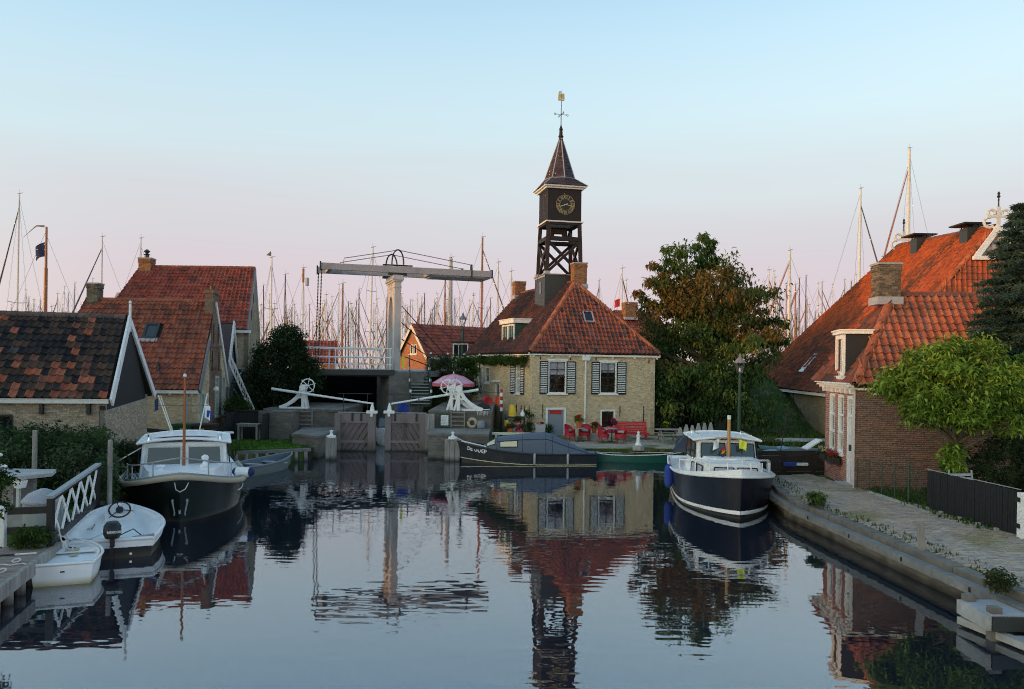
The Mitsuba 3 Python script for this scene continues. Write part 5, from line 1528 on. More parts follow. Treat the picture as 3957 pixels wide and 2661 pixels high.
tiles_on(r2_, (e1 + d3, e1 + ov, pk + ov, pk + d3), .3, .36, DEEP, pick_any(6), limit=0)
bargeboard(O, e2 + ov * 1.1, pk + ov * 1.1, .26, .06, ov, 'old_white'); bargeboard(O, e1 + ov * 1.1, pk + ov * 1.1, .26, .06, ov, 'old_white')
gutter(O, w2_, 0, 9, 5.0, o=.4)


def far_house(x, y, L, W, z, h, rot, label, mat='orange_brick'):
    t = thing('distant_house', label, 'house')
    e = np.array([math.cos(rot), math.sin(rot)]); g_ = np.array([-e[1], e[0]])
    c = np.array([x, y])
    cn = [c - e * L / 2 - g_ * W / 2, c + e * L / 2 - g_ * W / 2, c + e * L / 2 + g_ * W / 2, c - e * L / 2 + g_ * W / 2]
    for i in range(4):
        w = Wall(cn[i], cn[(i + 1) % 4])
        poly = [(0, z - 1.5), (w.L, z - 1.5), (w.L, z + h), (0, z + h)] if i % 2 == 0 else [(0, z - 1.5), (w.L, z - 1.5), (w.L, z + h), (w.L / 2, z + h + W * .5), (0, z + h)]
        wallpart(t, w, poly, [], mat)
        if i < 2:
            for s in np.arange(1, w.L - 1, 1.8):
                window(t, w, s, s + .8, z + .8, z + h - .4, cols=1, rows=2, fw=.08, gm='dark_glass')
    q = [np.array([*p, z + h - .15]) for p in (cn[0] - g_ * .2 - e * .2, cn[1] - g_ * .2 + e * .2, cn[2] + g_ * .2 + e * .2, cn[3] + g_ * .2 - e * .2)]
    ra_, rb2 = np.array([*(c - e * (L / 2 + .2)), z + h + W * .5 + .1]), np.array([*(c + e * (L / 2 + .2)), z + h + W * .5 + .1])
    k1 = slab(t, 'roof', (q[0], q[1], rb2, ra_), 'roof_under'); k2 = slab(t, 'roof', (q[2], q[3], ra_, rb2), 'roof_under')
    tiles_on(k1, (q[0], q[1], rb2, ra_), .3, .36, DEEP, pick_any(6), limit=0); tiles_on(k2, (q[2], q[3], ra_, rb2), .3, .36, DEEP, pick_any(6), limit=0)
    return t, c, e


far_house(-17.6, 73, 3.0, 3.4, 3.0, 1.6, .2, 'low dark red roof seen behind the dark green bush left of the drawbridge')
t, c, e = far_house(12.5, 82, 5, 6, 4.6, 2.4, .5, 'distant red roofed house with a brick chimney just right of the clock tower house')
chimney(t, (11.7, 80.5), 1.3, .9, 9.2, 10.9, .3, CHIM)
t = thing('back_shed', 'small tarred shed with dark tiled roof in the gap right of the clock tower house', 'shed')
wv = Wall((8.9, 48.8), (12.5, 49.4))
wallpart(t, wv, [(0, .3), (3.65, .3), (3.65, 3.1), (0, 3.1)], [(1.4, .5, 2.4, 2.4)], 'black_tar')
part(t, 'side_wall', MB().bar((8.9, 48.95, 1.7), (8.4, 52.5, 1.7), .12, 2.8), 'black_tar')
part(t, 'back_wall', MB().bar((8.4, 52.5, 1.7), (12.2, 53.2, 1.7), .12, 2.8), 'black_tar')
k = slab(t, 'roof', ((8.6, 48.4, 2.95), (12.7, 49.0, 2.95), (12.5, 51.0, 4.7), (8.4, 50.4, 4.7)), 'roof_under')
tiles_on(k, ((8.6, 48.4, 2.95), (12.7, 49.0, 2.95), (12.5, 51.0, 4.7), (8.4, 50.4, 4.7)), .26, .33, PATCHY, lambda u, v, j, i: int(rng.integers(4)), limit=0)
bargeboard(t, np.array([8.55, 48.35, 2.95]), np.array([8.35, 50.4, 4.75]), .26, .06, (-1, 0, 0), 'concrete')
t = thing('lean_to', 'small white glazed lean-to with black roof behind the grape vine', 'lean-to')
wv = Wall((-4.3, 57.6), (-3.1, 57.3))
part(t, 'wall', wv.box(MB(), 0, wv.L, 2, 5.0, -2.5, 0), 'old_white')
window(t, wv, .05, wv.L - .05, 5.0, 6.0, cols=3, rows=1, fw=.07, gm='dark_glass')
part(t, 'roof', wv.box(MB(), -.1, wv.L + .4, 6.05, 6.15, -2.6, .15), 'black_tar')

# ------------------------------------------------------------------ boats


class Hull:
    """x forwards, y to port, z up from the waterline; t runs from stern 0 to bow 1, f from keel level 0 to gunwale 1."""

    def __init__(s, L, B, zs, zb, zm, tr=.7, tm=.45, p=2.2, q=.8, w0=.8, wb=.35, rake=.3, keel=-.3, double=False, pw=2):
        s.__dict__.update(locals())

    def b(s, t):
        if t >= s.tm:
            return s.B / 2 * max(0, 1 - ((t - s.tm) / (1 - s.tm)) ** s.p) ** s.q
        if s.double:
            return s.B / 2 * max(0, 1 - ((s.tm - t) / s.tm) ** s.p) ** s.q
        return s.B / 2 * (s.tr + (1 - s.tr) * math.sin(math.pi / 2 * t / s.tm))

    def gz(s, t):
        return s.zm + (s.zb - s.zm) * max(0, (t - .35) / .65) ** s.pw + (s.zs - s.zm) * max(0, (.35 - t) / .35) ** 2

    def P(s, t, f, side, off=0.0):
        g = s.gz(t)
        z = s.keel + (g - s.keel) * f
        u = max(0, (t - .5) / .5)
        w = s.w0 + (s.wb - s.w0) * u ** 2
        y = (s.b(t) + off) * (w + (1 - w) * f ** .8) * (1 if f > .0 else .9)
        r = s.rake * (f - 1) * (u ** 3)
        if s.double:
            r -= s.rake * (f - 1) * max(0, (.5 - t) / .5) ** 3
        return np.array([-s.L / 2 + t * s.L + r + off * .7 * u ** 4, side * y, z])

    def ts(s, n):
        u = np.linspace(0, 1, n)
        return 1 - (1 - u) ** 1.8 if not s.double else .5 - .5 * np.cos(np.pi * u)

    def skin(s, f0=0, f1=1, n=26, m=6, off=0.0, t0=0, t1=1):
        mb = MB()
        T_ = t0 + (t1 - t0) * s.ts(n)
        for side in (1, -1):
            G_ = np.array([[s.P(t, f, side, off) for f in np.linspace(f0, f1, m)] for t in T_])
            mb.grid(G_[:, ::-1] if side > 0 else G_)
        if t0 == 0 and not s.double:
            fs = np.linspace(f0, f1, m)
            mb.grid(np.array([[s.P(0, f, 1, off), s.P(0, f, -1, off)] for f in fs]) - [off * .8, 0, 0])
        return mb

    def deck(s, dz=-.05, t0=0, t1=1, inset=.04, n=20, camber=.04):
        T_ = t0 + (t1 - t0) * s.ts(n)
        rows = []
        for t in T_:
            p = s.P(t, 1, 1)
            y = max(p[1] - inset, 0)
            rows.append([(p[0] - (inset if t > .98 else 0), y * k, p[2] + dz + camber * (1 - k * k)) for k in np.linspace(1, -1, 7)])
        return MB().grid(rows)

    def rail(s, f=1.0, r=.04, t0=0, t1=1, n=24, off=0.0, dz=0.0, close=False):
        mb = MB()
        T_ = t0 + (t1 - t0) * s.ts(n)
        mb.tube([s.P(t, f, 1, off) + [0, 0, dz] for t in T_] + [s.P(t, f, -1, off) + [0, 0, dz] for t in T_[::-1][1:]], r, 6)
        if t0 == 0 and not s.double:
            mb.tube([s.P(0, f, 1, off) + [0, 0, dz], s.P(0, f, -1, off) + [0, 0, dz]], r, 6)
        return mb

    def inner(s, floor=.1, th=.04, n=20, t0=.0, t1=1):
        mb = MB()
        T_ = t0 + (t1 - t0) * s.ts(n)
        rows = []
        for t in T_:
            g = s.P(t, 1, 1); y1 = max(g[1] - th, 0); z0 = min(floor, g[2] - .02)
            y0 = max(s.P(t, .35, 1)[1] - th, 0)
            x = g[0] - (.06 if t > .97 else 0) + (.05 if t < .02 else 0)
            rows.append([(x, y1, g[2]), (x, y0, z0), (x, 0, z0), (x, -y0, z0), (x, -y1, g[2])])
        rows = [[(q[0], q[1] * 0 + q[1], rows[0][0][2]) for q in rows[0]]] + rows if t0 == 0 else rows
        return mb.grid(rows)


def place(x, y, hx, hy, z=0.0):
    return frame((x, y, z), (hx, hy, 0))


def bpart(parent, name, mb, M, mat, **k):
    return part(parent, name, mb.xf(M), mat, **k)


def cabin(x0, x1, w0, w1, z0, z1, rake0=.0, rake1=.0, tum=.06, round_=0.12):
    """A deckhouse: plan tapering from half-width w0 (x0) to w1 (x1), ends raked, rounded front corners."""
    mb = MB()
    pl = [(x0, w0), (x1 - round_, w1), (x1 - round_ * .3, w1 - round_ * .3), (x1, w1 - round_)]
    ring0 = [(x, y) for x, y in pl] + [(x, -y) for x, y in pl[::-1]]
    bot = np.array([(x, y, z0) for x, y in ring0]); top = np.array([(x + (rake1 if x > (x0 + x1) / 2 else rake0), y * (1 - tum / max(w0, .1)), z1) for x, y in ring0])
    n = len(ring0)
    v = np.vstack([bot, top])
    f = [[i, (i + 1) % n, n + (i + 1) % n, n + i][::-1] for i in range(n)]
    mb.add(v, f)
    mb.add(top, [[0, i, i + 1] for i in range(1, n - 1)])
    return mb


def pane_on(mb_frame, mb_glass, a, b, c, d, n, fr=.035, th=.02):
    """A window on the quad a b c d (corners in order), frame proud along n."""
    a, b, c, d, n = (np.asarray(q, float) for q in (a, b, c, d, n))
    mb_glass.add([a + n * th * .4, b + n * th * .4, c + n * th * .4, d + n * th * .4], [(0, 1, 2), (0, 2, 3)])
    for p, q in ((a, b), (b, c), (c, d), (d, a)):
        mb_frame.tube([p + n * th * .5, q + n * th * .5], fr / 2, 5)


def lerp4(A, B, C, D, u0, u1, v0, v1):
    S = lambda u, v: (A * (1 - u) + B * u) * (1 - v) + (D * (1 - u) + C * u) * v
    return S(u0, v0), S(u1, v0), S(u1, v1), S(u0, v1)


def flag_mesh(p, d, w, h, wave=.12, n=8):
    """A hanging cloth from p, along d for w, down for h."""
    p, d = np.asarray(p, float), np.asarray(d, float)
    s = np.cross(d, (0, 0, 1))
    top = [[p + d * w * u + s * wave * math.sin(5 * u + 2 * v) - np.array([0, 0, h * v + .35 * w * u * u]) for v in np.linspace(0, 1, 5)] for u in np.linspace(0, 1, n)]
    a = np.array(top)
    m = MB().grid(a)
    m.grid(a[::-1] + s * .006)
    return m


# ---- navy and white cabin cruiser, right
t = thing('cabin_cruiser', 'white cabin cruiser with navy hull, blue fender and wooden mast moored at the right quay', 'boat')
M = place(6.85 + .085 * 3.9, 23.8 + .996 * 3.9, -.085, -.996)
h = Hull(7.8, 3.15, 1.0, 1.28, .98, tr=.82, tm=.52, p=2.5, q=.75, w0=.88, wb=.50, rake=.22)
bpart(t, 'hull', h.skin(0, 1, 30, 8), M, 'hull_navy', smooth=40)
bpart(t, 'boot_stripe', h.skin(.27, .345, 30, 3, .012), M, 'gel_white', smooth=40)
bpart(t, 'deck', h.deck(-.02), M, 'gel_white')
bpart(t, 'rubbing_strake', h.rail(1.0, .045, 0, 1, 30, .02), M, 'gel_white', smooth=60)
mb = MB()
T_ = .60 + .40 * h.ts(20)
for side in (1, -1):
    g = np.array([[h.P(tt, 1, side, -.015) + [0, 0, .02 + zz * (.3 + .7 * ((tt - .6) / .4) ** 3)] for zz in (0, .10, .20)] for tt in T_])
    mb.grid(g[:, ::-1] if side > 0 else g)
bpart(t, 'bulwark', mb, M, 'gel_white', smooth=40)
cab = cabin(1.0, 3.05, 1.12, .86, .96, 1.54, 0, -.16, .05, .2)
k = bpart(t, 'fore_cabin', cab.add(*cabin(1.0, 2.5, 1.0, .78, 1.53, 1.64, 0, -.5, .05, .2).mesh()), M, 'gel_white', smooth=30)
wh = cabin(-.85, 1.62, 1.02, 1.0, .96, 2.14, .1, -.30, .07, .1)
kw = bpart(t, 'wheelhouse', wh, M, 'gel_white', smooth=30)
fr_, gl = MB(), MB()
A, B, C, D_ = np.array([1.62, .96, 1.45]), np.array([1.62, -.96, 1.45]), np.array([1.38, -.92, 2.12]), np.array([1.38, .92, 2.12])
nf_ = np.cross(B - A, D_ - A); nf_ /= np.linalg.norm(nf_); nf_ = nf_ * np.sign(nf_[0])
for i, (u0, u1) in enumerate(((.05, .46), (.54, .95))):
    gl, fr_ = MB(), MB()
    pane_on(fr_, gl, *[q + nf_ * .05 for q in lerp4(A, B, C, D_, u0, u1, .18, .86)], nf_)
    kk = bpart(kw, 'windscreen', gl, M, 'boat_glass'); bpart(kw, 'window_frame', fr_, M, 'black_paint')
for side in (1, -1):
    for (x0, x1) in ((-.65, .25), (.38, 1.25)):
        gl, fr_ = MB(), MB()
        y0 = side * 1.03
        pane_on(fr_, gl, (x0, y0, 1.5), (x1, y0, 1.5), (x1 - .12, side * .985, 2.04), (x0 + .04, side * .985, 2.04), (0, side, 0))
        bpart(kw, 'side_window', gl, M, 'boat_glass'); bpart(kw, 'window_frame', fr_, M, 'black_paint')
    for i, (x0, x1) in enumerate(((1.15, 1.72), (1.85, 2.38))):
        gl, fr_ = MB(), MB()
        yy = lambda x, s=side: s * (1.125 - (x - 1.0) * .13)
        pane_on(fr_, gl, (x0, yy(x0), 1.06), (x1, yy(x1), 1.06), (x1, yy(x1) - side * .03, 1.40), (x0, yy(x0) - side * .03, 1.40), (0, side, 0))
        bpart(k, 'side_window', gl, M, 'curtain'); bpart(k, 'window_frame', fr_, M, 'black_paint')
A, B, C, D_ = np.array([3.07, .72, 1.0]), np.array([3.07, -.72, 1.0]), np.array([2.92, -.70, 1.52]), np.array([2.92, .70, 1.52])
for u0, u1 in ((.04, .46), (.54, .96)):
    gl, fr_ = MB(), MB()
    nn = np.array([.95, 0, .3])
    pane_on(fr_, gl, *[q + nn * .012 for q in lerp4(A, B, C, D_, u0, u1, .22, .82)], nn)
    bpart(k, 'front_window', gl, M, 'curtain'); bpart(k, 'window_frame', fr_, M, 'black_paint')
rows = []
for x in np.linspace(-1.05, 1.5, 8):
    rows.append([(x, y, 2.16 + .09 * (1 - (y / 1.08) ** 2) - .02 * max(0, x - 1)) for y in np.linspace(1.08, -1.08, 9)])
mb = MB().grid(rows); mb.grid(np.array(rows)[::-1] - [0, 0, .05])
g = np.array(rows)
edge = [*g[:, 0], *g[-1, 1:], *g[::-1, -1][1:], *g[0, ::-1][1:]]
mb.tube(edge, .035, 6)
kr = bpart(t, 'roof', mb, M, 'gel_white', smooth=40)
mb = MB()
for s in (1, -1):
    mb.tube([(-.7, s * .85, 2.18), (-.7, s * .85, 2.30), (1.1, s * .85, 2.29), (1.1, s * .85, 2.17)], .016, 5)
bpart(kr, 'grab_rail', mb, M, 'chrome')
mb = MB().box(1.3, 2.3, .25, .75, 1.52, 1.56)
mb.tube([(1.9, .35, 1.5), (1.9, .35, 1.62), (2.5, .3, 1.62), (2.5, .3, 1.5)], .014, 5)
bpart(k, 'hatch', mb, M, 'gel_white')
bpart(k, 'coiled_rope', MB().ring((1.85, -.1, 1.56), .2, .03, (1, 0, 0), (0, 1, 0), 16, 5), M, 'dark_steel')
mb = MB().tube([(1.75, 0, 1.5), (1.75, 0, 2.85)], .055, 8)
km = bpart(t, 'mast', mb, M, 'pine_wood', label='varnished wooden mast before the wheelhouse')
bpart(km, 'mast_cap', MB().tube([(1.75, 0, 2.85), (1.75, 0, 2.98)], .06, 8), M, 'white_paint')
bpart(km, 'spreader', MB().bar((1.75, .42, 2.25), (1.75, -.42, 2.25), .04, .025), M, 'pine_wood')
mb = MB()
for side in (1, -1):
    top = [h.P(tt, 1, side, -.12) + [0, 0, .50 - .12 * (1 - (tt - .58) / .42 if tt < .8 else 0)] for tt in np.linspace(.60, .985, 12)]
    mb.tube(top, .028, 6)
    for tt in (.60, .70, .80, .89, .96):
        p = h.P(tt, 1, side, -.12)
        mb.tube([p, p + [0, 0, .42]], .02, 5)
mb.tube([h.P(.985, 1, 1, -.12) + [0, 0, .5], h.P(.985, 1, -1, -.12) + [0, 0, .5]], .02, 6)
bpart(t, 'bow_rail', mb, M, 'gel_white', smooth=60)
for side in (1, -1):
    bpart(t, 'cleat', MB().bar(h.P(.45, 1, side, -.1) + [-.1, 0, .08], h.P(.45, 1, side, -.1) + [.1, 0, .08], .04, .05), M, 'chrome')
mb = MB()
for s in (1, -1):
    mb.tube([(-.95, s * 1.05, 2.1), (-3.2, s * 1.2, 1.35)], .02, 5)
mb.grid([[(-.95, 1.05, 2.1), (-.95, 0, 2.2), (-.95, -1.05, 2.1)], [(-2.4, 1.15, 1.9), (-2.4, 0, 2.0), (-2.4, -1.15, 1.9)], [(-3.3, 1.2, 1.2), (-3.3, 0, 1.3), (-3.3, -1.2, 1.2)]])
bpart(t, 'cockpit_cover', mb, M, 'canvas_blue', smooth=50)
F1 = thing('fender', 'round ended blue fender hanging at the left side of the navy hull', 'fender')
p = (M @ np.r_[h.P(.42, .75, -1, .12), 1])[:3]
part(F1, 'body', MB().lathe([(0, -.42), (.10, -.38), (.15, -.25), (.15, .25), (.10, .38), (0, .42)], tuple(p), 12), 'blue_cloth', smooth=50)
part(F1, 'cord', MB().tube([p + [0, 0, .4], p + [.12, 0, .75]], .012, 5), 'rope')
for i, (nm, mat, o, d, lab) in enumerate((('pennant', 'white_paint', (1.75, -.30, 2.2), (.2, -.5, 0), 'pale speckled pennant left of the cruiser mast'), ('pennant', 'lime_paint', (1.75, .34, 2.2), (.2, .5, 0), 'yellow green pennant right of the cruiser mast'), ('pennant', 'orange_cloth', (1.78, -.10, 1.98), (.3, -.4, 0), 'rainbow coloured pennant hanging against the cruiser mast'))):
    k = thing(nm, lab, 'flag')
    fm = flag_mesh(o, np.array(d) / np.linalg.norm(d), .22, .28, .04)
    if i == 2:
        for j, mt in enumerate(('red_cloth', 'orange_cloth', 'yellow_paint', 'green_boat', 'blue_cloth')):
            bpart(k, 'stripe', flag_mesh(np.array(o) - [0, 0, j * .06], np.array(d) / np.linalg.norm(d), .22, .06, .04), M, mt)
    else:
        bpart(k, 'cloth', fm, M, mat)
    bpart(k, 'cord', MB().tube([np.array(o), np.array([1.75, 0, 2.3])], .006, 4), M, 'rope')

# ---- dark green motor cruiser, left
t = thing('motor_cruiser', 'broad motor cruiser with black green hull, rope fender and grey wheelhouse moored at left', 'boat')
hx, hy = .345, -.939
bow = np.array([-9.15, 22.25])
M = place(bow[0] - hx * 4.5, bow[1] - hy * 4.5, hx, hy)
h = Hull(9.0, 3.6, .95, 1.30, .80, tr=.78, tm=.55, p=2.6, q=.68, w0=.90, wb=.62, rake=.25, pw=4)
bpart(t, 'hull', h.skin(0, 1, 32, 8), M, 'hull_green', smooth=40)
bpart(t, 'deck', h.deck(-.03), M, 'gel_white')
bpart(t, 'rope_fender', h.rail(.98, .085, .25, 1, 40, .03), M, 'rope', smooth=60, label='thick tan rope fender round the gunwale')
mb = MB()
T_ = .5 + .5 * h.ts(22)
for side in (1, -1):
    g = np.array([[h.P(tt, 1, side, -.05) + [0, 0, .02 + zz] for zz in (0, .04, .08)] for tt in T_])
    mb.grid(g[:, ::-1] if side > 0 else g)
bpart(t, 'bulwark', mb, M, 'steel_grey', smooth=40)
k = bpart(t, 'fore_cabin', cabin(1.2, 3.1, 1.25, 1.0, .85, 1.26, 0, -.08, .05, .25), M, 'gel_white', smooth=30)
for s in (1, -1):
    bpart(k, 'porthole', MB().ring((3.16, s * .5, 1.0), .10, .022, (0, 1, 0), (0, 0, 1), 14, 5), M, 'chrome')
    bpart(k, 'ventilator', MB().lathe([(.06, 0), (.06, .16), (.14, .17), (.12, .22), (0, .24)], (2.4, s * .62, 1.15), 10), M, 'gel_white')
kw = bpart(t, 'wheelhouse', cabin(-1.6, 1.35, 1.34, 1.30, .85, 1.92, .1, -.18, .07, .08), M, 'gel_white', smooth=30)
A, B, C, D_ = np.array([1.35, 1.26, 1.10]), np.array([1.35, -1.26, 1.10]), np.array([1.18, -1.20, 1.92]), np.array([1.18, 1.20, 1.92])
nf_ = np.array([.97, 0, .22])
for u0, u1 in ((.06, .46), (.54, .94)):
    gl, fr_ = MB(), MB()
    pane_on(fr_, gl, *[q + nf_ * .02 for q in lerp4(A, B, C, D_, u0, u1, .12, .84)], nf_, .05)
    bpart(kw, 'windscreen', gl, M, 'boat_glass'); bpart(kw, 'window_frame', fr_, M, 'old_white')
for side in (1, -1):
    for x0, x1 in ((-1.35, -.5), (-.35, .45), (.58, 1.08)):
        gl, fr_ = MB(), MB()
        pane_on(fr_, gl, (x0, side * 1.335, 1.25), (x1, side * 1.335, 1.25), (x1 - .06, side * 1.295, 1.78), (x0, side * 1.295, 1.78), (0, side, 0))
        bpart(kw, 'side_window', gl, M, 'boat_glass'); bpart(kw, 'window_frame', fr_, M, 'black_paint')
rows = [[(x, y, 1.92 + .13 * (1 - (y / 1.36) ** 2)) for y in np.linspace(1.36, -1.36, 11)] for x in np.linspace(-1.8, 1.38, 8)]
g = np.array(rows)
mb = MB().grid(rows); mb.grid(g[::-1] - [0, 0, .05]); mb.tube([*g[:, 0], *g[-1, 1:], *g[::-1, -1][1:], *g[0, ::-1][1:]], .035, 6)
kr = bpart(t, 'roof', mb, M, 'gel_white', smooth=40)
bpart(kr, 'roof_hatch', MB().grid([[(x, y, 2.0 + .09 * (1 - (y / 1.2) ** 2)) for y in np.linspace(.95, -.95, 7)] for x in (-1.2, .75)]).box(-1.2, .75, -.95, .95, 1.97, 2.02), M, 'gel_white', smooth=40)
for s in (1, -1):
    bpart(kr, 'horn', MB().lathe([(.07, 0), (.04, .1), (.05, .18), (0, .2)], (.9, s * 1.05, 1.97), 8), M, 'chrome')
mb = MB().tube([(1.75, 0, 1.1), (1.75, 0, 4.0)], [.05, .032], 8)
km = bpart(t, 'mast', mb, M, 'varnish', label='slim red brown mast with a thin yard')
bpart(km, 'yard', MB().tube([(1.75, .75, 3.12), (1.75, -.75, 3.12)], .012, 5), M, 'rigging')
bpart(km, 'masthead', MB().lathe([(.05, 4.0), (.05, 4.08), (0, 4.1)], (1.75, 0, 0), 8), M, 'white_paint')
mb = MB()
for side in (1, -1):
    mb.tube([h.P(tt, 1, side, -.16) + [0, 0, .50] for tt in np.linspace(.66, .99, 12)], .024, 6)
    for tt in (.66, .8, .93):
        p = h.P(tt, 1, side, -.16); mb.tube([p, p + [0, 0, .5]], .02, 5)
mb.tube([h.P(.99, 1, 1, -.16) + [0, 0, .5], h.P(.99, 1, -1, -.16) + [0, 0, .5]], .024, 6)
bpart(t, 'bow_rail', mb, M, 'steel_grey', smooth=60)
q0 = h.P(.985, .52, 1); 
mb = MB()
xb = h.L / 2 + .02
for s in (1, -1):
    mb.bar((xb - .19, s * .20, .62), (xb - .24, s * .12, .22), .03, .05); mb.bar((xb - .2, s * .2, .62), (xb - .19, s * .12, .60), .03, .05)
mb.bar((xb - .26, -.16, .20), (xb - .26, .16, .20), .05, .06)
mb.bar((xb - .2, 0, .5), (xb - .2, 0, .22), .05, .05)
bpart(t, 'anchor', mb, M, 'steel_grey', label='grey anchor lying flat against the stem')
bpart(t, 'bow_loop', MB().tube([(xb - .12, .22, 1.10), (xb - .02, .14, .93), (xb, 0, .86), (xb - .02, -.10, .93), (xb - .1, -.14, 1.12)], .014, 5), M, 'rope_pale')
bpart(t, 'rub_bead', h.rail(.70, .02, .3, .75, 14, .01), M, 'old_white')
F2 = thing('fender', 'white fender with navy ends lying on the right gunwale of the green motor cruiser', 'fender')
c = (M @ np.r_[h.P(.70, 1, 1, .02), 1])[:3] + [0, 0, .17]
ax = (M[:3, :3] @ np.array([.5, 1, 0]))
part(F2, 'body', MB().lathe([(.15, -.22), (.155, 0), (.15, .22)], tuple(c), 14, ax=ax), 'gel_white', smooth=50)
for s in (1, -1):
    part(F2, 'end_cap', MB().lathe([(0, s * .36), (.08, s * .34), (.14, s * .26), (.151, s * .2)], tuple(c), 14, ax=ax), 'flag_navy', smooth=50)
F3 = thing('figurehead_duck', 'small white and brown plastic bird figure on the foredeck of the green motor cruiser', 'figure')
mb = MB().lathe([(0, 0), (.13, .03), (.15, .12), (.08, .22), (.05, .27), (.10, .33), (.11, .40), (.06, .46), (0, .47)], (0, 0, 0), 12)
part(F3, 'body', mb.xf(M @ frame((2.3, .62, 1.17), (1, 0, 0))), 'gel_white', smooth=50)
part(F3, 'base', MB().box(2.1, 2.5, .42, .82, 1.16, 1.24).xf(M), 'varnish')
k = thing('blue_white_flag', 'blue and white flag hanging from a pale staff behind the green motor cruiser', 'flag')
bpart(k, 'staff', MB().tube([(-.9, .35, 1.9), (-1.9, .62, 3.35)], .02, 5), M, 'old_white')
bpart(k, 'cloth', flag_mesh((-1.6, .55, 3.0), np.array([.1, .5, 0]), .34, .50, .05), M, 'gel_white'); bpart(k, 'blue_field', flag_mesh((-1.59, .62, 2.78), np.array([.1, .5, 0]), .30, .26, .07), M, 'blue_cloth')
k = thing('folded_ensign', 'furled navy flag on slanting twin poles left of the red brown mast', 'flag')
bpart(k, 'pole', MB().tube([(-.9, -.45, 1.95), (-1.5, -.95, 3.3)], .02, 5), M, 'old_white'); bpart(k, 'pole', MB().tube([(-.9, -.40, 1.95), (-1.5, -.88, 3.3)], .015, 5), M, 'old_white')
bpart(k, 'cloth', flag_mesh((-1.45, -.95, 3.2), np.array([-.2, -.5, 0]), .22, .4, .03), M, 'flag_navy')
k = thing('mooring_rope', 'pale mooring rope from the green motor cruiser to the left bank', 'rope')
r0 = (M @ np.r_[h.P(.72, 1, -1, 0), 1])[:3]
put(k, MB().tube([r0 + [0, 0, .05], r0 + [-.35, .1, .5], r0 + [.25, 1.3, 1.05]], .018, 5), 'rope_pale')

# ---- white tender with outboard
t = thing('speedboat', 'white open motorboat with black lower hull, steering wheel and outboard motor, stern towards us', 'boat')
hx, hy = -.40, .917
M = place(-8.97 + hx * 1.95, 18.15 + hy * 1.95, hx, hy)
h = Hull(3.9, 2.15, .42, .62, .46, tr=.80, tm=.42, p=2.0, q=.85, w0=.85, wb=.4, rake=.35, keel=-.22)
bpart(t, 'hull', h.skin(0, .72, 24, 5), M, 'hull_black', smooth=40)
bpart(t, 'topside', h.skin(.72, 1, 24, 3, .012), M, 'gel_white', smooth=40)
bpart(t, 'gunwale', h.rail(1.0, .05, 0, 1, 28, -.01), M, 'gel_white', smooth=60)
rows = []
for tt in h.ts(22):
    g = h.P(tt, 1, 1); y1 = max(g[1] - .05, 0)
    dep = .24 * min(1, (1 - tt) * 3.0)
    rows.append([(g[0], y1, g[2]), (g[0], y1 * .80, g[2] - .03), (g[0], y1 * .66, g[2] - dep), (g[0], 0, g[2] - dep), (g[0], -y1 * .66, g[2] - dep), (g[0], -y1 * .80, g[2] - .03), (g[0], -y1, g[2])])
bpart(t, 'cockpit', MB().grid(rows), M, 'gel_white', smooth=30)
mb = MB(); wheel(mb, (0, 0, 0), .25, .022, (1, 0, 0), (0, 1, 0), 3); mb.lathe([(0, .02), (.09, .02), (.09, -.04), (0, -.05)], (0, 0, 0), 12)
bpart(t, 'steering_wheel', mb, M @ frame((.95, -.02, .62), (1, 0, .9), (-.9, 0, 1)), 'black_paint')
bpart(t, 'console', MB().obox((1.10, 0, .48), (.10, 0, .1), (0, .32, 0), (-.05, 0, .12)), M, 'gel_white')
for s in (1, -1):
    bpart(t, 'corner_pad', MB().bar((-1.93, s * .86, .48), (-1.86, s * .40, .43), .10, .05), M, 'grey_plastic')
    bpart(t, 'drain_fitting', MB().lathe([(0, 0), (.03, 0), (.03, .02), (0, .021)], (-1.96, s * .38, .09), 8, ax=(-1, 0, 0)), M, 'chrome')
mb = MB().tube([(.6, .55, .30), (.45, .52, .36), (.2, .56, .30), (.3, .7, .28)], .012, 5)
bpart(t, 'loose_line', mb, M, 'black_paint')
ob_ = thing('outboard_motor', 'black outboard motor with red stripes tilted on the stern of the white motorboat', 'outboard motor')
mb = MB()
prof = [((-.34, .15), .50), ((-.36, .19), .60), ((-.32, .18), .76), ((-.24, .12), .84)]
rings = [np.array([(-2.02 + c - 0 + r * math.cos(a) * 1.15 + .30, r * math.sin(a), z) for a in np.linspace(0, 2 * math.pi, 13)]) for (c, r), z in prof]
mb.grid(rings); mb.add(rings[-1][:-1], [[0, i, i + 1] for i in range(1, 11)])
bpart(ob_, 'cowl', mb, M, 'black_paint', smooth=50)
bpart(ob_, 'stripe', MB().grid([rings[0] * [1.0, 1.06, 1] + [0, 0, .03] - [.004, 0, 0], rings[0] * [1.0, 1.07, 1] + [0, 0, .075] - [.012, 0, 0]]), M, 'red_cloth')
wM = np.eye(4); wM[:3, 0], wM[:3, 1], wM[:3, 2], wM[:3, 3] = (0, -1, 0), (0, 0, 1), (-1, 0, 0), (-2.30, .10, .64)
bpart(ob_, 'lettering', MB().tm(meshkit.text_mesh('MERCURY', .05, .006, bold=True), M @ wM), np.eye(4), 'white_paint')
mb = MB().box(-2.13, -2.03, -.03, .03, -.45, .52); mb.box(-2.02, -1.9, -.05, .05, .28, .47)
bpart(ob_, 'leg', mb, M, 'black_paint')
bpart(ob_, 'fuel_line', MB().tube([(-1.95, -.1, .5), (-1.8, -.42, .62), (-1.75, -.62, .42), (-1.7, -.6, .34)], .014, 5), M, 'black_paint')

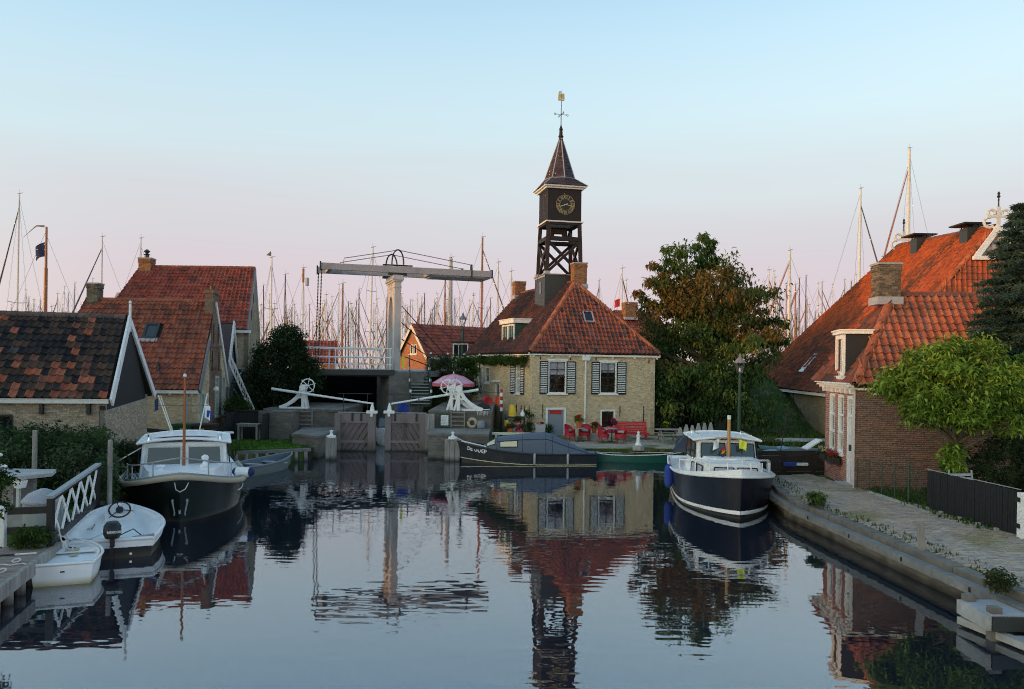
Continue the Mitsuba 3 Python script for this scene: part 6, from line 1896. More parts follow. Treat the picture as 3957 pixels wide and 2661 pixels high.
# ---- small white dinghy
t = thing('dinghy', 'small white plastic dinghy moored at the wooden jetty', 'boat')
hx, hy = -.38, .925
M = place(-8.90 + hx * 1.05, 16.0 + hy * 1.05, hx, hy)
h = Hull(2.15, 1.28, .42, .46, .41, tr=.86, tm=.42, p=2.1, q=.75, w0=.86, wb=.6, rake=.12, keel=-.12)
bpart(t, 'hull', h.skin(0, 1, 22, 6), M, 'gel_white', smooth=40)
bpart(t, 'gunwale', h.rail(1.0, .035, 0, 1, 26, .0), M, 'gel_white', smooth=60)
bpart(t, 'inside', h.inner(.30, .05), M, 'gel_white', smooth=30)
bpart(t, 'thwart', MB().box(.28, .62, -.48, .48, .34, .37), M, 'gel_white')
bpart(t, 'locker_hatch', MB().box(.30, .58, -.15, .12, .372, .385).box(.05, .30, -.15, .0, .31, .325), M, 'rope')
bpart(t, 'rowlock', MB().bar((.7, -.05, .36), (.72, .12, .38), .03, .02), M, 'dark_steel')
bpart(t, 'drain', MB().box(-1.085, -1.07, -.05, .03, .25, .28), M, 'dark_steel'); bpart(t, 'drain', MB().box(-1.07, -1.05, -.05, .03, .06, .09), M, 'dark_steel')
k = thing('painter_rope', 'pale rope from the jetty rail down to the bow of the small white dinghy', 'rope')
b_ = (M @ np.array([.75, 0, .42, 1]))[:3]
put(k, MB().tube([(-9.72, 17.3, .88), (-9.62, 17.25, .6), (-9.5, 17.3, .42), (-9.42, 17.3, .38), b_], .016, 5), 'rope_pale')
k = thing('stern_rope', 'pale rope from the jetty rail to the stern of the white motorboat', 'rope')
put(k, MB().tube([(-9.75, 17.35, .7), (-9.6, 17.7, .5), (-9.45, 18.1, .45), (-9.35, 18.5, .5)], .014, 5), 'rope_pale')

# ---- canoes and the covered launch
t = thing('rowing_boat', 'open blue grey rowing boat moored at the lawn edge behind the green motor cruiser', 'boat')
hx, hy = .36, .93
M = place(-10.1 - hx * .55, 33.05 - hy * .55, hx, hy)
h = Hull(4.6, 1.45, .45, .62, .40, tr=.6, tm=.5, p=2.0, q=.8, w0=.8, wb=.45, rake=.3, keel=-.15)
bpart(t, 'hull', h.skin(0, 1, 24, 5), M, 'row_grey', smooth=40)
bpart(t, 'inside', h.inner(.12, .05), M, 'row_inside', smooth=30)
bpart(t, 'gunwale', h.rail(1.0, .04, 0, 1, 28), M, 'lead', smooth=60)
for x in (-1.1, .1, 1.1):
    bpart(t, 'thwart', MB().box(x - .12, x + .12, -.62, .62, .30, .34), M, 'lead_pale')
t = thing('covered_launch', 'dark slate blue launch under a blue grey canvas cover, named DE GOEP', 'boat')
M = place(.72, 37.15, -1, 0.0)
h = Hull(6.35, 2.2, .52, .95, .50, tr=.72, tm=.45, p=2.1, q=.85, w0=.85, wb=.45, rake=.25, keel=-.3)
bpart(t, 'hull', h.skin(0, 1, 28, 6), M, 'hull_slate', smooth=40)
bpart(t, 'gunwale', h.rail(1.0, .045, 0, 1, 30, .015), M, 'hull_slate', smooth=60)
bpart(t, 'deck', h.deck(-.01), M, 'canvas_blue')
bpart(t, 'waterline_stripe', h.skin(.40, .43, 28, 2, .008), M, 'cream', smooth=40)


def hoodring(x, wd_, zr, zb, fl):
    out = []
    for a in np.linspace(0, math.pi, 11):
        c, s = math.cos(a), math.sin(a)
        out.append((x, wd_ * np.sign(c) * abs(c) ** fl, zb + (zr - zb) * abs(s) ** fl))
    return out


st = [(1.95, .70, .80, .62, .75), (1.35, .86, 1.18, .55, .55), (.2, .95, 1.33, .53, .55), (-.85, 1.0, 1.42, .52, .60), (-1.15, 1.0, 1.36, .52, .7), (-1.9, .95, 1.0, .52, .9), (-2.75, .80, .60, .53, 1.0)]
k = bpart(t, 'canvas_cover', MB().grid([hoodring(*q) for q in st]), M, 'canvas_blue', smooth=40)
mb = MB()
for q in st[1:]:
    mb.tube([np.array(p) * [1, 1.006, 1.004] for p in hoodring(*q)], .010, 4)
mb.tube([np.array(hoodring(*q)[2]) * [1, 1.01, 1.01] for q in st[1:]], .012, 4)
bpart(k, 'seam', mb, M, 'hull_slate')
S0, S1 = np.array(hoodring(*st[0])), np.array(hoodring(*st[1])); S2 = np.array(hoodring(*st[2]))
for (P_, Q_, i0, i1, u0, u1) in ((S0, S1, 1.3, 3.6, .25, .9), (S1, S2, .7, 1.9, .12, .8)):
    I = lambda R, i: R[int(i)] * (1 - i % 1) + R[min(int(i) + 1, 10)] * (i % 1)
    c4 = [I(P_, i0) * (1 - u0) + I(Q_, i0) * u0, I(P_, i0) * (1 - u1) + I(Q_, i0) * u1, I(P_, i1) * (1 - u1) + I(Q_, i1) * u1, I(P_, i1) * (1 - u0) + I(Q_, i1) * u0]
    n_ = np.cross(c4[1] - c4[0], c4[3] - c4[0]); n_ /= np.linalg.norm(n_); n_ *= np.sign(n_[1])
    fr_, gl = MB(), MB()
    pane_on(fr_, gl, *[q + n_ * .03 for q in c4], n_, .03)
    bpart(k, 'window', gl, M, 'cream'); bpart(k, 'window_frame', fr_, M, 'black_paint')
for x in (-.35, -1.85):
    p = h.P((x + h.L / 2) / h.L, .98, 1, .06)
    F4 = thing('fender', 'grey fender hanging amidships on the dark covered launch' if x > -1 else 'grey fender hanging near the stern of the dark covered launch', 'fender')
    bpart(F4, 'body', MB().lathe([(0, -.42), (.05, -.38), (.06, 0), (.035, .06), (0, .08)], tuple(p), 9), M, 'steel_grey', smooth=50)
tx = meshkit.text_mesh('DE GOEP', .17, .012, bold=True)
pA, pB = h.P(.94, .80, 1, .01), h.P(.80, .79, 1, .01)
wA, wB2 = (M @ np.r_[pA, 1])[:3], (M @ np.r_[pB, 1])[:3]
e_ = (wB2 - wA) / np.linalg.norm(wB2 - wA)
LM = np.eye(4); LM[:3, 0] = e_; nn = np.cross(e_, (0, 0, 1)); nn /= np.linalg.norm(nn); LM[:3, 2] = nn; LM[:3, 1] = np.cross(nn, e_); LM[:3, 3] = wA + nn * .035 + [.05, 0, -.03]
bpart(t, 'name_lettering', MB().tm(tx, LM), np.eye(4), 'white_paint', label='white boat name DE GOEP on the bow')
bpart(t, 'bowsprit_rail', MB().tube([h.P(.97, 1, 1) + [0, 0, .06], h.P(.8, 1, 1, -.1) + [0, 0, .08], h.P(.74, 1, 1, -.1)], .03, 5), M, 'old_white')
k = thing('bow_rope', 'pale rope from the dark covered launch to the wide timber post', 'rope')
put(k, MB().tube([(-2.6, 37.45, 1.12), (-2.2, 37.3, .95), (-1.5, 37.2, .80)], .02, 5), 'rope_pale')
t = thing('green_canoe', 'long low green canoe lying along the gravel terrace', 'canoe')
M = place(5.9, 38.05, 1, .03)
h = Hull(4.6, 1.0, .48, .48, .36, tm=.5, p=2.0, q=.8, w0=.85, wb=.6, rake=.15, keel=-.12, double=True)
bpart(t, 'hull', h.skin(0, 1, 26, 5), M, 'green_boat', smooth=40); bpart(t, 'inside', h.inner(.1, .04), M, 'dark_timber'); bpart(t, 'gunwale', h.rail(1.0, .025, 0, 1, 28), M, 'old_white')
# a little boat in the lock, and boats lying on the bank at right
t = thing('lock_boat', 'white boat glimpsed through the gap between the two lock gates', 'boat')
M = place(-6.75, 45.6, 0, -1)
h = Hull(5, 2.0, .9, 1.0, .85, keel=-.2)
bpart(t, 'hull', h.skin(0, 1, 16, 4), M, 'gel_white', smooth=40); bpart(t, 'deck', h.deck(-.02), M, 'gel_white'); bpart(t, 'cabin', cabin(-1, 1.2, .8, .7, .85, 1.45, 0, -.2), M, 'boat_glass')
t = thing('tarped_boat', 'small boat under a light blue tarpaulin behind the dark plank wall', 'boat')
M = place(10.6, 31.8, 1, .15)
h = Hull(3.4, 1.5, .5, .65, .5, keel=-.2)
M = M @ np.diag([.45, .6, .6, 1]); M[2, 3] = .95
bpart(t, 'hull', h.skin(0, 1, 16, 4), M, 'steel_grey', smooth=40)
bpart(t, 'tarpaulin', MB().grid([[(x, y, .55 + (.26 + .06 * math.sin(x * 3)) * (1 - (y / .8) ** 2) * (1 - (x / 1.75) ** 2)) for y in np.linspace(.78, -.78, 7)] for x in np.linspace(-1.7, 1.7, 12)]), M, 'blue_tarp', smooth=40)
t = thing('upturned_boat', 'dark green hull turned keel up on the bank beside the brick house', 'boat')
M = place(11.3, 31.9, 1, -.05)
h = Hull(3.0, 1.4, .45, .6, .5, keel=-.1)
M = M @ np.diag([1, 1, -1, 1]); M[2, 3] = 1.25
bpart(t, 'hull', MB().add(*h.skin(0, 1, 18, 5).mesh()), M, 'green_paint', smooth=40)
bpart(t, 'bottom', h.deck(-.55, camber=-.12), M, 'green_paint', smooth=40)

# ------------------------------------------------------------------ trees and plants


def leaves(pos, size, pal, clump=None, droop=0.35, ratio=0.42):
    """Leaf blades at the points: bent diamonds with a random turn. Returns (mesh, colours)."""
    pos = np.asarray(pos); n = len(pos)
    a = rng.random(n) * 2 * np.pi
    tilt = rng.normal(-droop, 0.45, n)
    d = np.stack([np.cos(a) * np.cos(tilt), np.sin(a) * np.cos(tilt), np.sin(tilt)], 1)
    s = np.cross(d, [0, 0, 1.0]); s /= np.linalg.norm(s, axis=1, keepdims=True) + 1e-9
    roll = rng.normal(0, .6, n)[:, None]
    up = np.cross(s, d)
    s = s * np.cos(roll) + up * np.sin(roll)
    L = (size * (.6 + .8 * rng.random(n)))[:, None]
    mid = pos + d * L * .45 + up * L * .06
    V = np.stack([pos, mid - s * L * ratio * .5, pos + d * L - np.array([0, 0, 1.0]) * L * .12, mid + s * L * ratio * .5], 1).reshape(-1, 3)
    k = np.arange(n) * 4
    F_ = np.vstack([np.stack([k, k + 1, k + 2], 1), np.stack([k, k + 2, k + 3], 1)])
    pal = np.asarray(pal)
    ci = rng.integers(len(pal), size=n) if clump is None else clump
    C = pal[ci] * (.75 + .5 * rng.random((n, 1)))
    return (V, F_), np.repeat(C, 4, 0)


def leafpart(key, pos, size, pal, clump=None, **kw):
    m, c = leaves(pos, size, pal, clump, **kw)
    scene[key] = mikit.ply(m, 'leaf_vc', uv=cuv(c))


def clumps(centres, radii, per, squash=.7):
    c = np.repeat(np.asarray(centres), per, 0)
    r = np.repeat(np.asarray(radii), per)[:, None]
    g = rng.normal(0, .5, (len(c), 3)) * [1, 1, squash]
    return c + g * r, np.repeat(np.arange(len(centres)), per)


def limb(mb, p, q, r0, r1, bend=.15, n=5):
    p, q = np.asarray(p, float), np.asarray(q, float)
    u = np.linspace(0, 1, n)[:, None]
    off = rng.normal(0, bend, 3) * np.linalg.norm(q - p) * .3
    mb.tube(p + (q - p) * u + off * np.sin(np.pi * u), np.linspace(r0, r1, n), 7)


# the big tree by the house
t = thing('big_tree', 'large spreading tree with green and bronze leaves between the clock tower house and the barn', 'tree')
base = np.array([12.0, 50.0, .5])
mb = MB()
mb.tube([base, base + [.1, 0, 1.5], base + [.0, .1, 3.0]], [.42, .32, .28], 10)
tops, cen, rad = [], [], []
for i in range(26):
    a = i * 2.4 + rng.random()
    z = 2.6 + 8.6 * (i / 25) ** .9
    # half-width of the crown at this height, as the outline shows it
    w = np.interp(z, [1.8, 3, 5.5, 8.0, 10.0, 11.8, 12.6], [3.7, 4.1, 4.5, 3.8, 2.7, 1.5, .4]) * (.72 + .42 * rng.random())
    q = base + np.array([math.cos(a) * w - .1, math.sin(a) * w * .8, z - .5 + .5 * rng.random()])
    s = base + [0, 0, min(2.6 + .35 * (z - 2), 6.5)]
    limb(mb, s, q, .16, .03)
    for j in range(9):
        u = .38 + .66 * (j + rng.random()) / 9
        c = s + (q - s) * u + rng.normal(0, .42, 3) * (.6 + u * .5)
        cen.append(c); rad.append(.55 + .35 * rng.random())
        if u > .7 and j % 2:
            limb(mb, s + (q - s) * (u - .2), c, .04, .012)
for q in ((-2.35, -.4, 11.6), (-.2, 0, 12.5), (.35, -.3, 12.3), (1.5, .2, 10.6), (-3.3, -.5, 10.9), (4.4, -.5, 7.6), (4.7, -.3, 6.2), (-3.9, 0, 8.9), (2.9, -.3, 9.3), (-3.4, -.4, 9.7)):
    for u in np.linspace(.55, 1.02, 7):
        c = base + np.array([0, 0, 6.0]) + (np.array(q) - [0, 0, 6.5]) * u
        cen.append(c + rng.normal(0, .12, 3)); rad.append(.34)
    limb(mb, base + [0, 0, 6], base + np.array(q) - [0, 0, .5], .10, .02)
mb.tube([base + [0, 0, 2.8], base + [-.1, 0, 6], base + [-.2, 0, 10.5]], [.26, .17, .05], 8)
for i in range(46):
    a = rng.random() * 6.283
    cen.append(base + [math.cos(a) * 3.6 * math.sqrt(rng.random()) + .1, -1.8 - 1.4 * rng.random(), .9 + 3.2 * rng.random()]); rad.append(.7)
part(t, 'trunk', mb, 'bark', smooth=40)
pos, ci = clumps(cen, rad, 125)
cz = np.array(cen)
bronze = (meshkit.noise(cz * .42, 4) + .35 * (cz[:, 2] > 6.5) - .25 * (cz[:, 2] < 4.5)) > .74
TREE = 1.22 * np.array([(0.060, 0.105, 0.036), (0.085, 0.135, 0.040), (0.038, 0.066, 0.026), (0.17, 0.125, 0.045), (0.13, 0.11, 0.04), (0.16, 0.20, 0.05)])
pick_c = np.where(bronze, rng.choice([3, 4, 0], size=len(cen), p=[.45, .35, .2]), rng.choice([0, 1, 2, 5], size=len(cen), p=[.4, .3, .24, .06]))
leafpart(number(t + '__crown'), pos, .27, TREE, pick_c[ci], droop=.7)

# round-headed tree on the right quay
t = thing('garden_tree', 'small round headed bright green tree in the garden behind the black fence', 'tree')
base = np.array([12.15, 21.9, .65])
mb = MB().tube([base, base + [.02, 0, .7], base + [-.04, 0, 1.5], base + [.0, 0, 2.1]], [.13, .10, .09, .085], 9)
cen, rad = [], []
for i in range(24):
    a = i * 2.4
    v = (i + .5) / 24
    q = base + [math.cos(a) * 1.6 * math.sqrt(1 - (2 * v - 1) ** 2 * .75), math.sin(a) * 1.3, 2.1 + 2.2 * v]
    limb(mb, base + [0, 0, 1.6 + .6 * v], q, .045, .012)
for i in range(430):
    d = rng.normal(0, 1, 3); d /= np.linalg.norm(d)
    r = (.55 + .45 * rng.random()) * (1 + .22 * (meshkit.noise(d * 2.2 + 5, 3) - .5) * 2)
    c = base + [d[0] * 1.86 * r + .08, d[1] * 1.7 * r, 3.42 + d[2] * (1.38 if d[2] > 0 else 1.2) * r]
    cen.append(c); rad.append(.20 + .12 * rng.random())
for i in range(26):
    cen.append(base + [rng.normal(-.1, .1), rng.normal(0, .1), 1.0 + .9 * rng.random()]); rad.append(.13)
part(t, 'trunk', mb, 'bark', smooth=40)
pos, ci = clumps(cen, rad, 85, .8)
YG = 1.18 * np.array([(0.19, 0.30, 0.05), (0.13, 0.21, 0.035), (0.25, 0.36, 0.07), (0.07, 0.12, 0.025)])
leafpart(number(t + '__crown'), pos, .155, YG, np.clip(rng.integers(4, size=len(cen))[ci] + rng.integers(-1, 2, size=len(ci)), 0, 3), droop=.45, ratio=.38)

# blue spruce at the right edge
t = thing('blue_spruce', 'tall blue green spruce at the right edge of the picture', 'tree')
base = np.array([14.75, 23.4, .5])
part(t, 'trunk', MB().tube([base, base + [0, 0, 8.8]], [.2, .03], 8), 'bark')
pp, ci = [], []
k = 0
for z in np.arange(3.4, 9.1, .22):
    R = (9.35 - z) * .33 * (.8 + .4 * rng.random()) + .1
    nb = 9 if z < 8 else 6
    for b_ in range(nb):
        a = b_ * 6.283 / nb + z * 2.1 + rng.normal(0, .15)
        Rb = R * (.75 + .45 * rng.random())
        n = int(80 + 260 * Rb)
        u = rng.random(n) ** .7
        w = (1 - u) * .40 * Rb * rng.normal(0, .7, n) + rng.normal(0, .05, n)
        x = np.cos(a) * u * Rb - np.sin(a) * w; y_ = np.sin(a) * u * Rb + np.cos(a) * w
        zz = z - .34 * u * Rb + .10 * Rb * u ** 3 - rng.random(n) * .10
        pp.append(base + np.stack([x, y_, zz], 1)); ci.append(np.full(n, int(rng.integers(3))))
SPR = np.array([(0.065, 0.12, 0.105), (0.095, 0.16, 0.14), (0.04, 0.075, 0.062)])
leafpart(number(t + '__crown'), np.vstack(pp), .13, SPR, np.concatenate(ci), droop=.1, ratio=.24)

# bush by the lock, hedges


def bush(name, label, cat, spots, size, pal, per=80, r=.3, stems=None, squash=.8, flowers=None):
    t = thing(name, label, cat)
    if stems:
        m = MB()
        for p, q in stems:
            limb(m, p, q, .06, .02)
        part(t, 'stem', m, 'bark', smooth=40)
    pos, ci = clumps(spots, np.full(len(spots), r), per, squash)
    leafpart(number(t + '__foliage'), pos, size, pal, rng.integers(len(pal), size=len(spots))[ci])
    return t


def blob(c, rx, ry, rz, n, lump=.3, lo=.45):
    out = []
    for i in range(n):
        d = rng.normal(0, 1, 3); d /= np.linalg.norm(d)
        r = (lo + (1 - lo) * rng.random() ** .5) * (1 + lump * 2 * (meshkit.noise(d * 2.0 + np.array(c), 2) - .5))
        out.append(np.array(c) + d * r * [rx, ry, rz])
    return out


DARKG = 1.25 * np.array([(0.022, 0.042, 0.018), (0.035, 0.060, 0.024), (0.045, 0.070, 0.035), (0.016, 0.028, 0.014)])
MIDG = np.array([(0.045, 0.085, 0.022), (0.065, 0.115, 0.03), (0.032, 0.06, 0.02), (0.09, 0.13, 0.035)])
OLIVE = np.array([(0.055, 0.072, 0.030), (0.075, 0.092, 0.045), (0.038, 0.052, 0.024), (0.10, 0.115, 0.055)])
sp = blob((-12.85, 45.2, 3.9), 1.75, 1.3, 2.2, 190) + blob((-12.6, 45.2, 5.6), .8, .7, 1.0, 40) + blob((-14.2, 44.9, 3.0), 1.1, 1.0, 1.6, 60)
bush('dark_bush', 'tall dark green bushy shrub behind the left lock wall', 'shrub', sp, .17, DARKG, 95, .42, [((-12.9, 45, .5), (-12.9, 45.2, 4.5)), ((-12.7, 45, .5), (-12.1, 45, 3.8)), ((-13.1, 45, .5), (-13.6, 45, 3.9))])
sp = []
for x in np.arange(-19, -10.9, .42):
    for y in np.arange(21.9, 25.6, .5):
        if x > -.497 * y:
            continue
        top = 2.15 + .35 * meshkit.noise(np.array([x * .8, y * .8, 1.0]), 3) - .55 * max(0, (x + 12.2)) - .02 * (y - 22)
        for z in np.arange(.8, top, .42):
            if z > top - .5 or y < 22.6 or x > -11.9:
                sp.append(np.array([x, y, z]) + rng.normal(0, .12, 3))
bush('hedge', 'long dense dark green hedge before the patchy roofed shed', 'hedge', sp, .14, np.vstack([1.3 * DARKG, [(0.08, 0.12, 0.06)]]), 95, .34)
sp = blob((-12.75, 27.0, 1.15), .6, .7, .8, 44) + blob((-12.9, 28.6, 1.0), .6, .7, .6, 30)
bush('shore_shrub', 'olive shrub between the hedge and the green motor cruiser', 'shrub', sp, .12, OLIVE, 70, .25)
sp = blob((-9.75, 14.9, 2.15), .42, .4, .85, 46)
t = bush('flowering_shrub', 'shrub with pale flower heads at the left picture edge', 'shrub', sp, .10, MIDG, 60, .16)
for (x, y, z) in ((-9.42, 14.75, 2.72), (-9.36, 14.8, 2.5), (-9.45, 14.7, 2.05), (-9.38, 14.75, 1.75), (-9.5, 14.7, 1.5), (-9.55, 14.6, 2.35)):
    part(t, 'flower_head', MB().tm(trimesh.creation.icosphere(1, .07), np.diag([1.2, 1.2, .6, 1]) + np.array([[0, 0, 0, x], [0, 0, 0, y], [0, 0, 0, z], [0, 0, 0, 0]])), 'gel_white')
sp = blob((-10.1, 16.9, .75), .38, .2, .2, 14)
bush('jetty_plant', 'low green plant at the back of the wooden jetty', 'plant', sp, .09, MIDG, 60, .14)
sp = [np.array([-5.3 + 3.0 * rng.random(), 51.0 + 1.2 * rng.random(), 2.6 + 2.3 * rng.random()]) for _ in range(120)]
bush('pergola_hedge', 'green climbing hedge behind the pink parasol', 'hedge', sp, .16, MIDG, 80, .34)
wlv = wl
sp = [wlv.p(LL - 9.5 + 9.0 * u + rng.normal(0, .08), 4.82 + rng.normal(0, .10), .22 + .18 * rng.random()) for u in np.linspace(0, 1, 75)]
bush('grape_vine', 'green vine trained along the gutter of the canal side wall', 'vine', sp, .14, MIDG, 70, .20)
sp = [wr.p(.2 + .9 * rng.random(), .8 + 4.1 * rng.random(), .1 + .25 * rng.random()) for _ in range(60)]
bush('ivy', 'dark green ivy on the right corner of the clock tower house', 'ivy', sp, .13, DARKG, 70, .22)
sp = [np.array([.95 + rng.normal(0, .12), 44.75 + rng.normal(0, .1), .8 + 1.2 * rng.random()]) for _ in range(24)] + [np.array([1.9 + .3 * rng.random(), 44.6, .7 + .6 * rng.random()]) for _ in range(14)]
bush('wall_creeper', 'thin green creeper at the front left corner of the clock tower house', 'plant', sp, .10, MIDG, 40, .18)
sp = blob((16.4, 58.0, 4.6), .9, .9, .7, 30)
bush('dike_shrub', 'small olive shrub on the dike beside the distant street lamp', 'shrub', blob((21.3, 67.5, 5.2), 1.0, 1.0, 1.2, 40), .2, OLIVE, 60, .35)
bush('annex_shrub', 'yellow green shrub above the black timber enclosure', 'shrub', blob((-14.4, 42.0, 2.15), .8, .5, .5, 40), .11, MIDG, 70, .25)
bush('bank_shrub', 'sunlit green shrub on the bank right of the navy and white cruiser', 'shrub', blob((10.6, 33.6, 1.1), 1.0, .8, .55, 44), .13, np.vstack([MIDG, [(0.14, 0.18, 0.04)]]), 70, .28)
bush('fence_shrub', 'dark shrub in the deep shade at the right picture edge', 'shrub', blob((14.2, 22.4, 1.6), 1.5, 1.3, 1.2, 110), .12, DARKG, 80, .34)
bush('quay_tussock', 'brown tussock on the quay coping near the wooden landing stage', 'plant', blob((8.75, 14.2, .86), .22, .22, .15, 16), .10, OLIVE, 40, .12)
bush('quay_tussock', 'green weed tuft on the quay edge by the navy and white cruiser', 'plant', blob((8.55, 22.5, .86), .2, .3, .16, 16), .10, MIDG, 40, .12)

# ------------------------------------------------------------------ left bank things
t = thing('wooden_jetty', 'weathered wooden plank jetty in the bottom left corner', 'jetty')
jA, jB, jC, jD = np.array([-9.85, 17.45]), np.array([-8.85, 13.6]), np.array([-11.2, 12.8]), np.array([-11.3, 17.1])
for i in range(26):
    u0, u1 = (i + .03) / 26, (i + .97) / 26
    q = [jA + (jB - jA) * u0, jA + (jB - jA) * u1, jD + (jC - jD) * u1, jD + (jC - jD) * u0]
    part(t, 'plank', MB().poly(q, .46, .50 + rng.normal(0, .003)), 'dock_wood')
e = (jB - jA) / np.linalg.norm(jB - jA)
part(t, 'edge_beam', MB().bar((*(jA + e * -.1 + [.06, 0]), .38), (*(jB + [.06, 0]), .38), .10, .26), 'old_timber')
part(t, 'edge_beam', MB().bar((*(jA + [.1, .05]), .36), (*(jD + [0, .05]), .36), .10, .22), 'old_timber')
for i in range(6):
    p = jA + (jB - jA) * (i + .3) / 6
    part(t, 'pile', MB().tube([(p[0] - .02, p[1], -1), (p[0] - .02, p[1], .30)], .09, 8), 'old_timber')
for u in (.42, .62):
    p = jA + (jB - jA) * u - [.25, .05]
    part(t, 'mooring_ring', MB().ring((*p, .53), .07, .014, (1, 0, 0), (0, 1, .3), 14, 5), 'rope_pale')
k = thing('loose_rope', 'short pale rope lying on the jetty planks', 'rope')
put(k, MB().tube([(-9.9, 15.4, .52), (-9.75, 15.5, .52), (-9.6, 15.45, .52), (-9.45, 15.6, .52), (-9.35, 15.55, .52)], .014, 5), 'rope_pale')
k = thing('boat_hook', 'dark boat hook with a bright tip lying on the jetty', 'boat hook')
part(k, 'shaft', MB().tube([(-10.6, 16.0, .53), (-10.0, 16.25, .53)], .02, 6), 'dark_steel'); part(k, 'tip', MB().tube([(-10.0, 16.25, .53), (-9.65, 16.4, .53)], .018, 6), 'gel_white')
t = thing('lattice_railing', 'dark railing with white crossed lattice panels above the white motorboat', 'railing')
l0, l1 = np.array([-9.80, 17.15, .55]), np.array([-10.95, 21.3, .72])
part(t, 'handrail', MB().bar(l0 + [0, -.05, 1.0], l1 + [0, .05, 1.0], .14, .06), 'steel_grey'); part(t, 'top_rail', MB().bar(l0 + [0, 0, .93], l1 + [0, 0, .93], .06, .08), 'black_paint'); part(t, 'bottom_rail', MB().bar(l0 + [0, 0, .02], l1 + [0, 0, .02], .08, .14), 'black_paint')
for i in range(2):
    p = l0 if i == 0 else l1
    part(t, 'post', MB().bar(p + [0, 0, -.6], p + [0, 0, .97], .12, .12), 'black_paint')
for i in range(5):
    p, q = l0 + (l1 - l0) * (i + .06) / 5, l0 + (l1 - l0) * (i + .94) / 5
    part(t, 'lattice_bar', MB().bar(p + [0, 0, .09], q + [0, 0, .88], .03, .09), 'white_paint'); part(t, 'lattice_bar', MB().bar(p + [-.032, 0, .88], q + [-.032, 0, .09], .03, .09), 'white_paint')
t = thing('rail_fence', 'black two rail fence with a white post at the back of the jetty', 'fence')
part(t, 'post', MB().bar((-10.72, 17.0, .3), (-10.72, 17.0, 1.35), .10, .10), 'white_paint'); part(t, 'rail', MB().bar((-10.66, 17.06, 1.25), (-9.85, 17.2, 1.27), .05, .15), 'black_paint'); part(t, 'rail', MB().bar((-10.66, 17.06, .83), (-9.85, 17.2, .85), .05, .15), 'black_paint')
t = thing('domed_bin', 'grey container with a domed lid behind the rail fence', 'container')
part(t, 'body', MB().lathe([(0, .4), (.42, .4), (.42, 1.08), (0, 1.09)], (-10.75, 18.5, .12), 18), 'steel_grey', smooth=40); part(t, 'lid', MB().lathe([(.45, 1.09), (.45, 1.13), (.30, 1.29), (.06, 1.39), (0, 1.40)], (-10.75, 18.5, .12), 18), 'lead_pale', smooth=40)
part(t, 'plinth', MB().box(-11.9, -10.3, 18.2, 18.28, .45, 1.0), 'concrete')
t = thing('garden_sink', 'weathered pale outdoor counter with rounded top and a white bowl at the far left', 'counter')
part(t, 'top', MB().poly(Polygon([(-12.9, 18.8), (-11.5, 18.9), (-11.15, 19.4), (-11.4, 20.0), (-12.9, 20.0)]).buffer(.08), 1.66, 1.74), 'concrete'); part(t, 'cabinet', MB().box(-12.9, -11.75, 19.0, 19.9, .5, 1.655), 'old_timber'); part(t, 'leg', MB().bar((-11.7, 19.1, .5), (-11.62, 19.0, 1.655), .07, .07), 'old_white')
part(t, 'bowl', MB().lathe([(0, 1.45), (.12, 1.47), (.16, 1.64)], (-11.48, 18.82, 0), 12), 'gel_white', smooth=40)
# posts in the hedge
for x, y, z1, lab in ((-12.62, 21.3, 2.6, 'grey timber pole standing in the hedge at left'), (-10.72, 21.5, 2.35, 'grey timber pole at the right end of the hedge')):
    solo('timber_pole', MB().tube([(x, y, .3), (x, y, z1)], [.07, .06], 8), 'old_timber', lab, 'pole', smooth=40)
# bins, fence and the black enclosure
for x, m_, lab in ((-14.75, 'bin_green', 'green wheeled bin with yellow label before the red tiled house'), (-13.85, 'dark_timber', 'dark brown wheeled bin beside the green one')):
    t = thing('wheeled_bin', lab, 'bin')
    y = 36.4
    part(t, 'body', MB().add(*(lambda b, tp_: (np.array(b + tp_), np.array([[0, 1, 5, 4], [1, 2, 6, 5], [2, 3, 7, 6], [3, 0, 4, 7], [4, 5, 6, 7], [3, 2, 1, 0]])))([(x - .32, y - .3, .55), (x + .32, y - .3, .55), (x + .32, y + .3, .55), (x - .32, y + .3, .55)], [(x - .42, y - .4, 1.55), (x + .42, y - .4, 1.55), (x + .42, y + .4, 1.55), (x - .42, y + .4, 1.55)])), m_)
    part(t, 'lid', MB().box(x - .46, x + .46, y - .45, y + .45, 1.555, 1.66), m_); part(t, 'label_plate', MB().box(x - .08, x + .10, y - .412, y - .402, 1.34, 1.46), 'yellow_paint')
t = thing('timber_enclosure', 'black timber enclosure open to the front beside the lawn', 'enclosure')
for i in range(9):
    x = -14.15 + i * .20
    part(t, 'board', MB().box(x + .005, x + .195, 41.3, 41.34, .55, 1.95), 'black_tar')
part(t, 'cap_rail', MB().box(-14.2, -12.3, 41.2, 41.42, 1.952, 2.0), 'dark_timber'); part(t, 'side_wall', MB().box(-14.22, -14.16, 40.0, 41.28, .55, 1.9), 'black_tar'); part(t, 'side_wall', MB().box(-12.36, -12.3, 39.9, 41.28, .55, 1.9), 'black_tar'); part(t, 'low_board', MB().box(-14.6, -14.1, 39.8, 39.86, .55, 1.15), 'black_tar')
t = thing('garden_table', 'small weathered grey wooden table standing in front of the black enclosure', 'table')
for i in range(5):
    part(t, 'top_slat', MB().box(-13.65, -12.55, 39.9 + i * .13, 40.02 + i * .13, 1.36, 1.40), 'old_timber')
for x in (-13.55, -12.65):
    for y in (39.95, 40.45):
        part(t, 'leg', MB().box(x - .04, x + .04, y - .04, y + .04, .58, 1.36), 'old_timber')
part(t, 'apron', MB().box(-13.5, -12.7, 39.94, 39.97, 1.26, 1.357), 'old_timber')
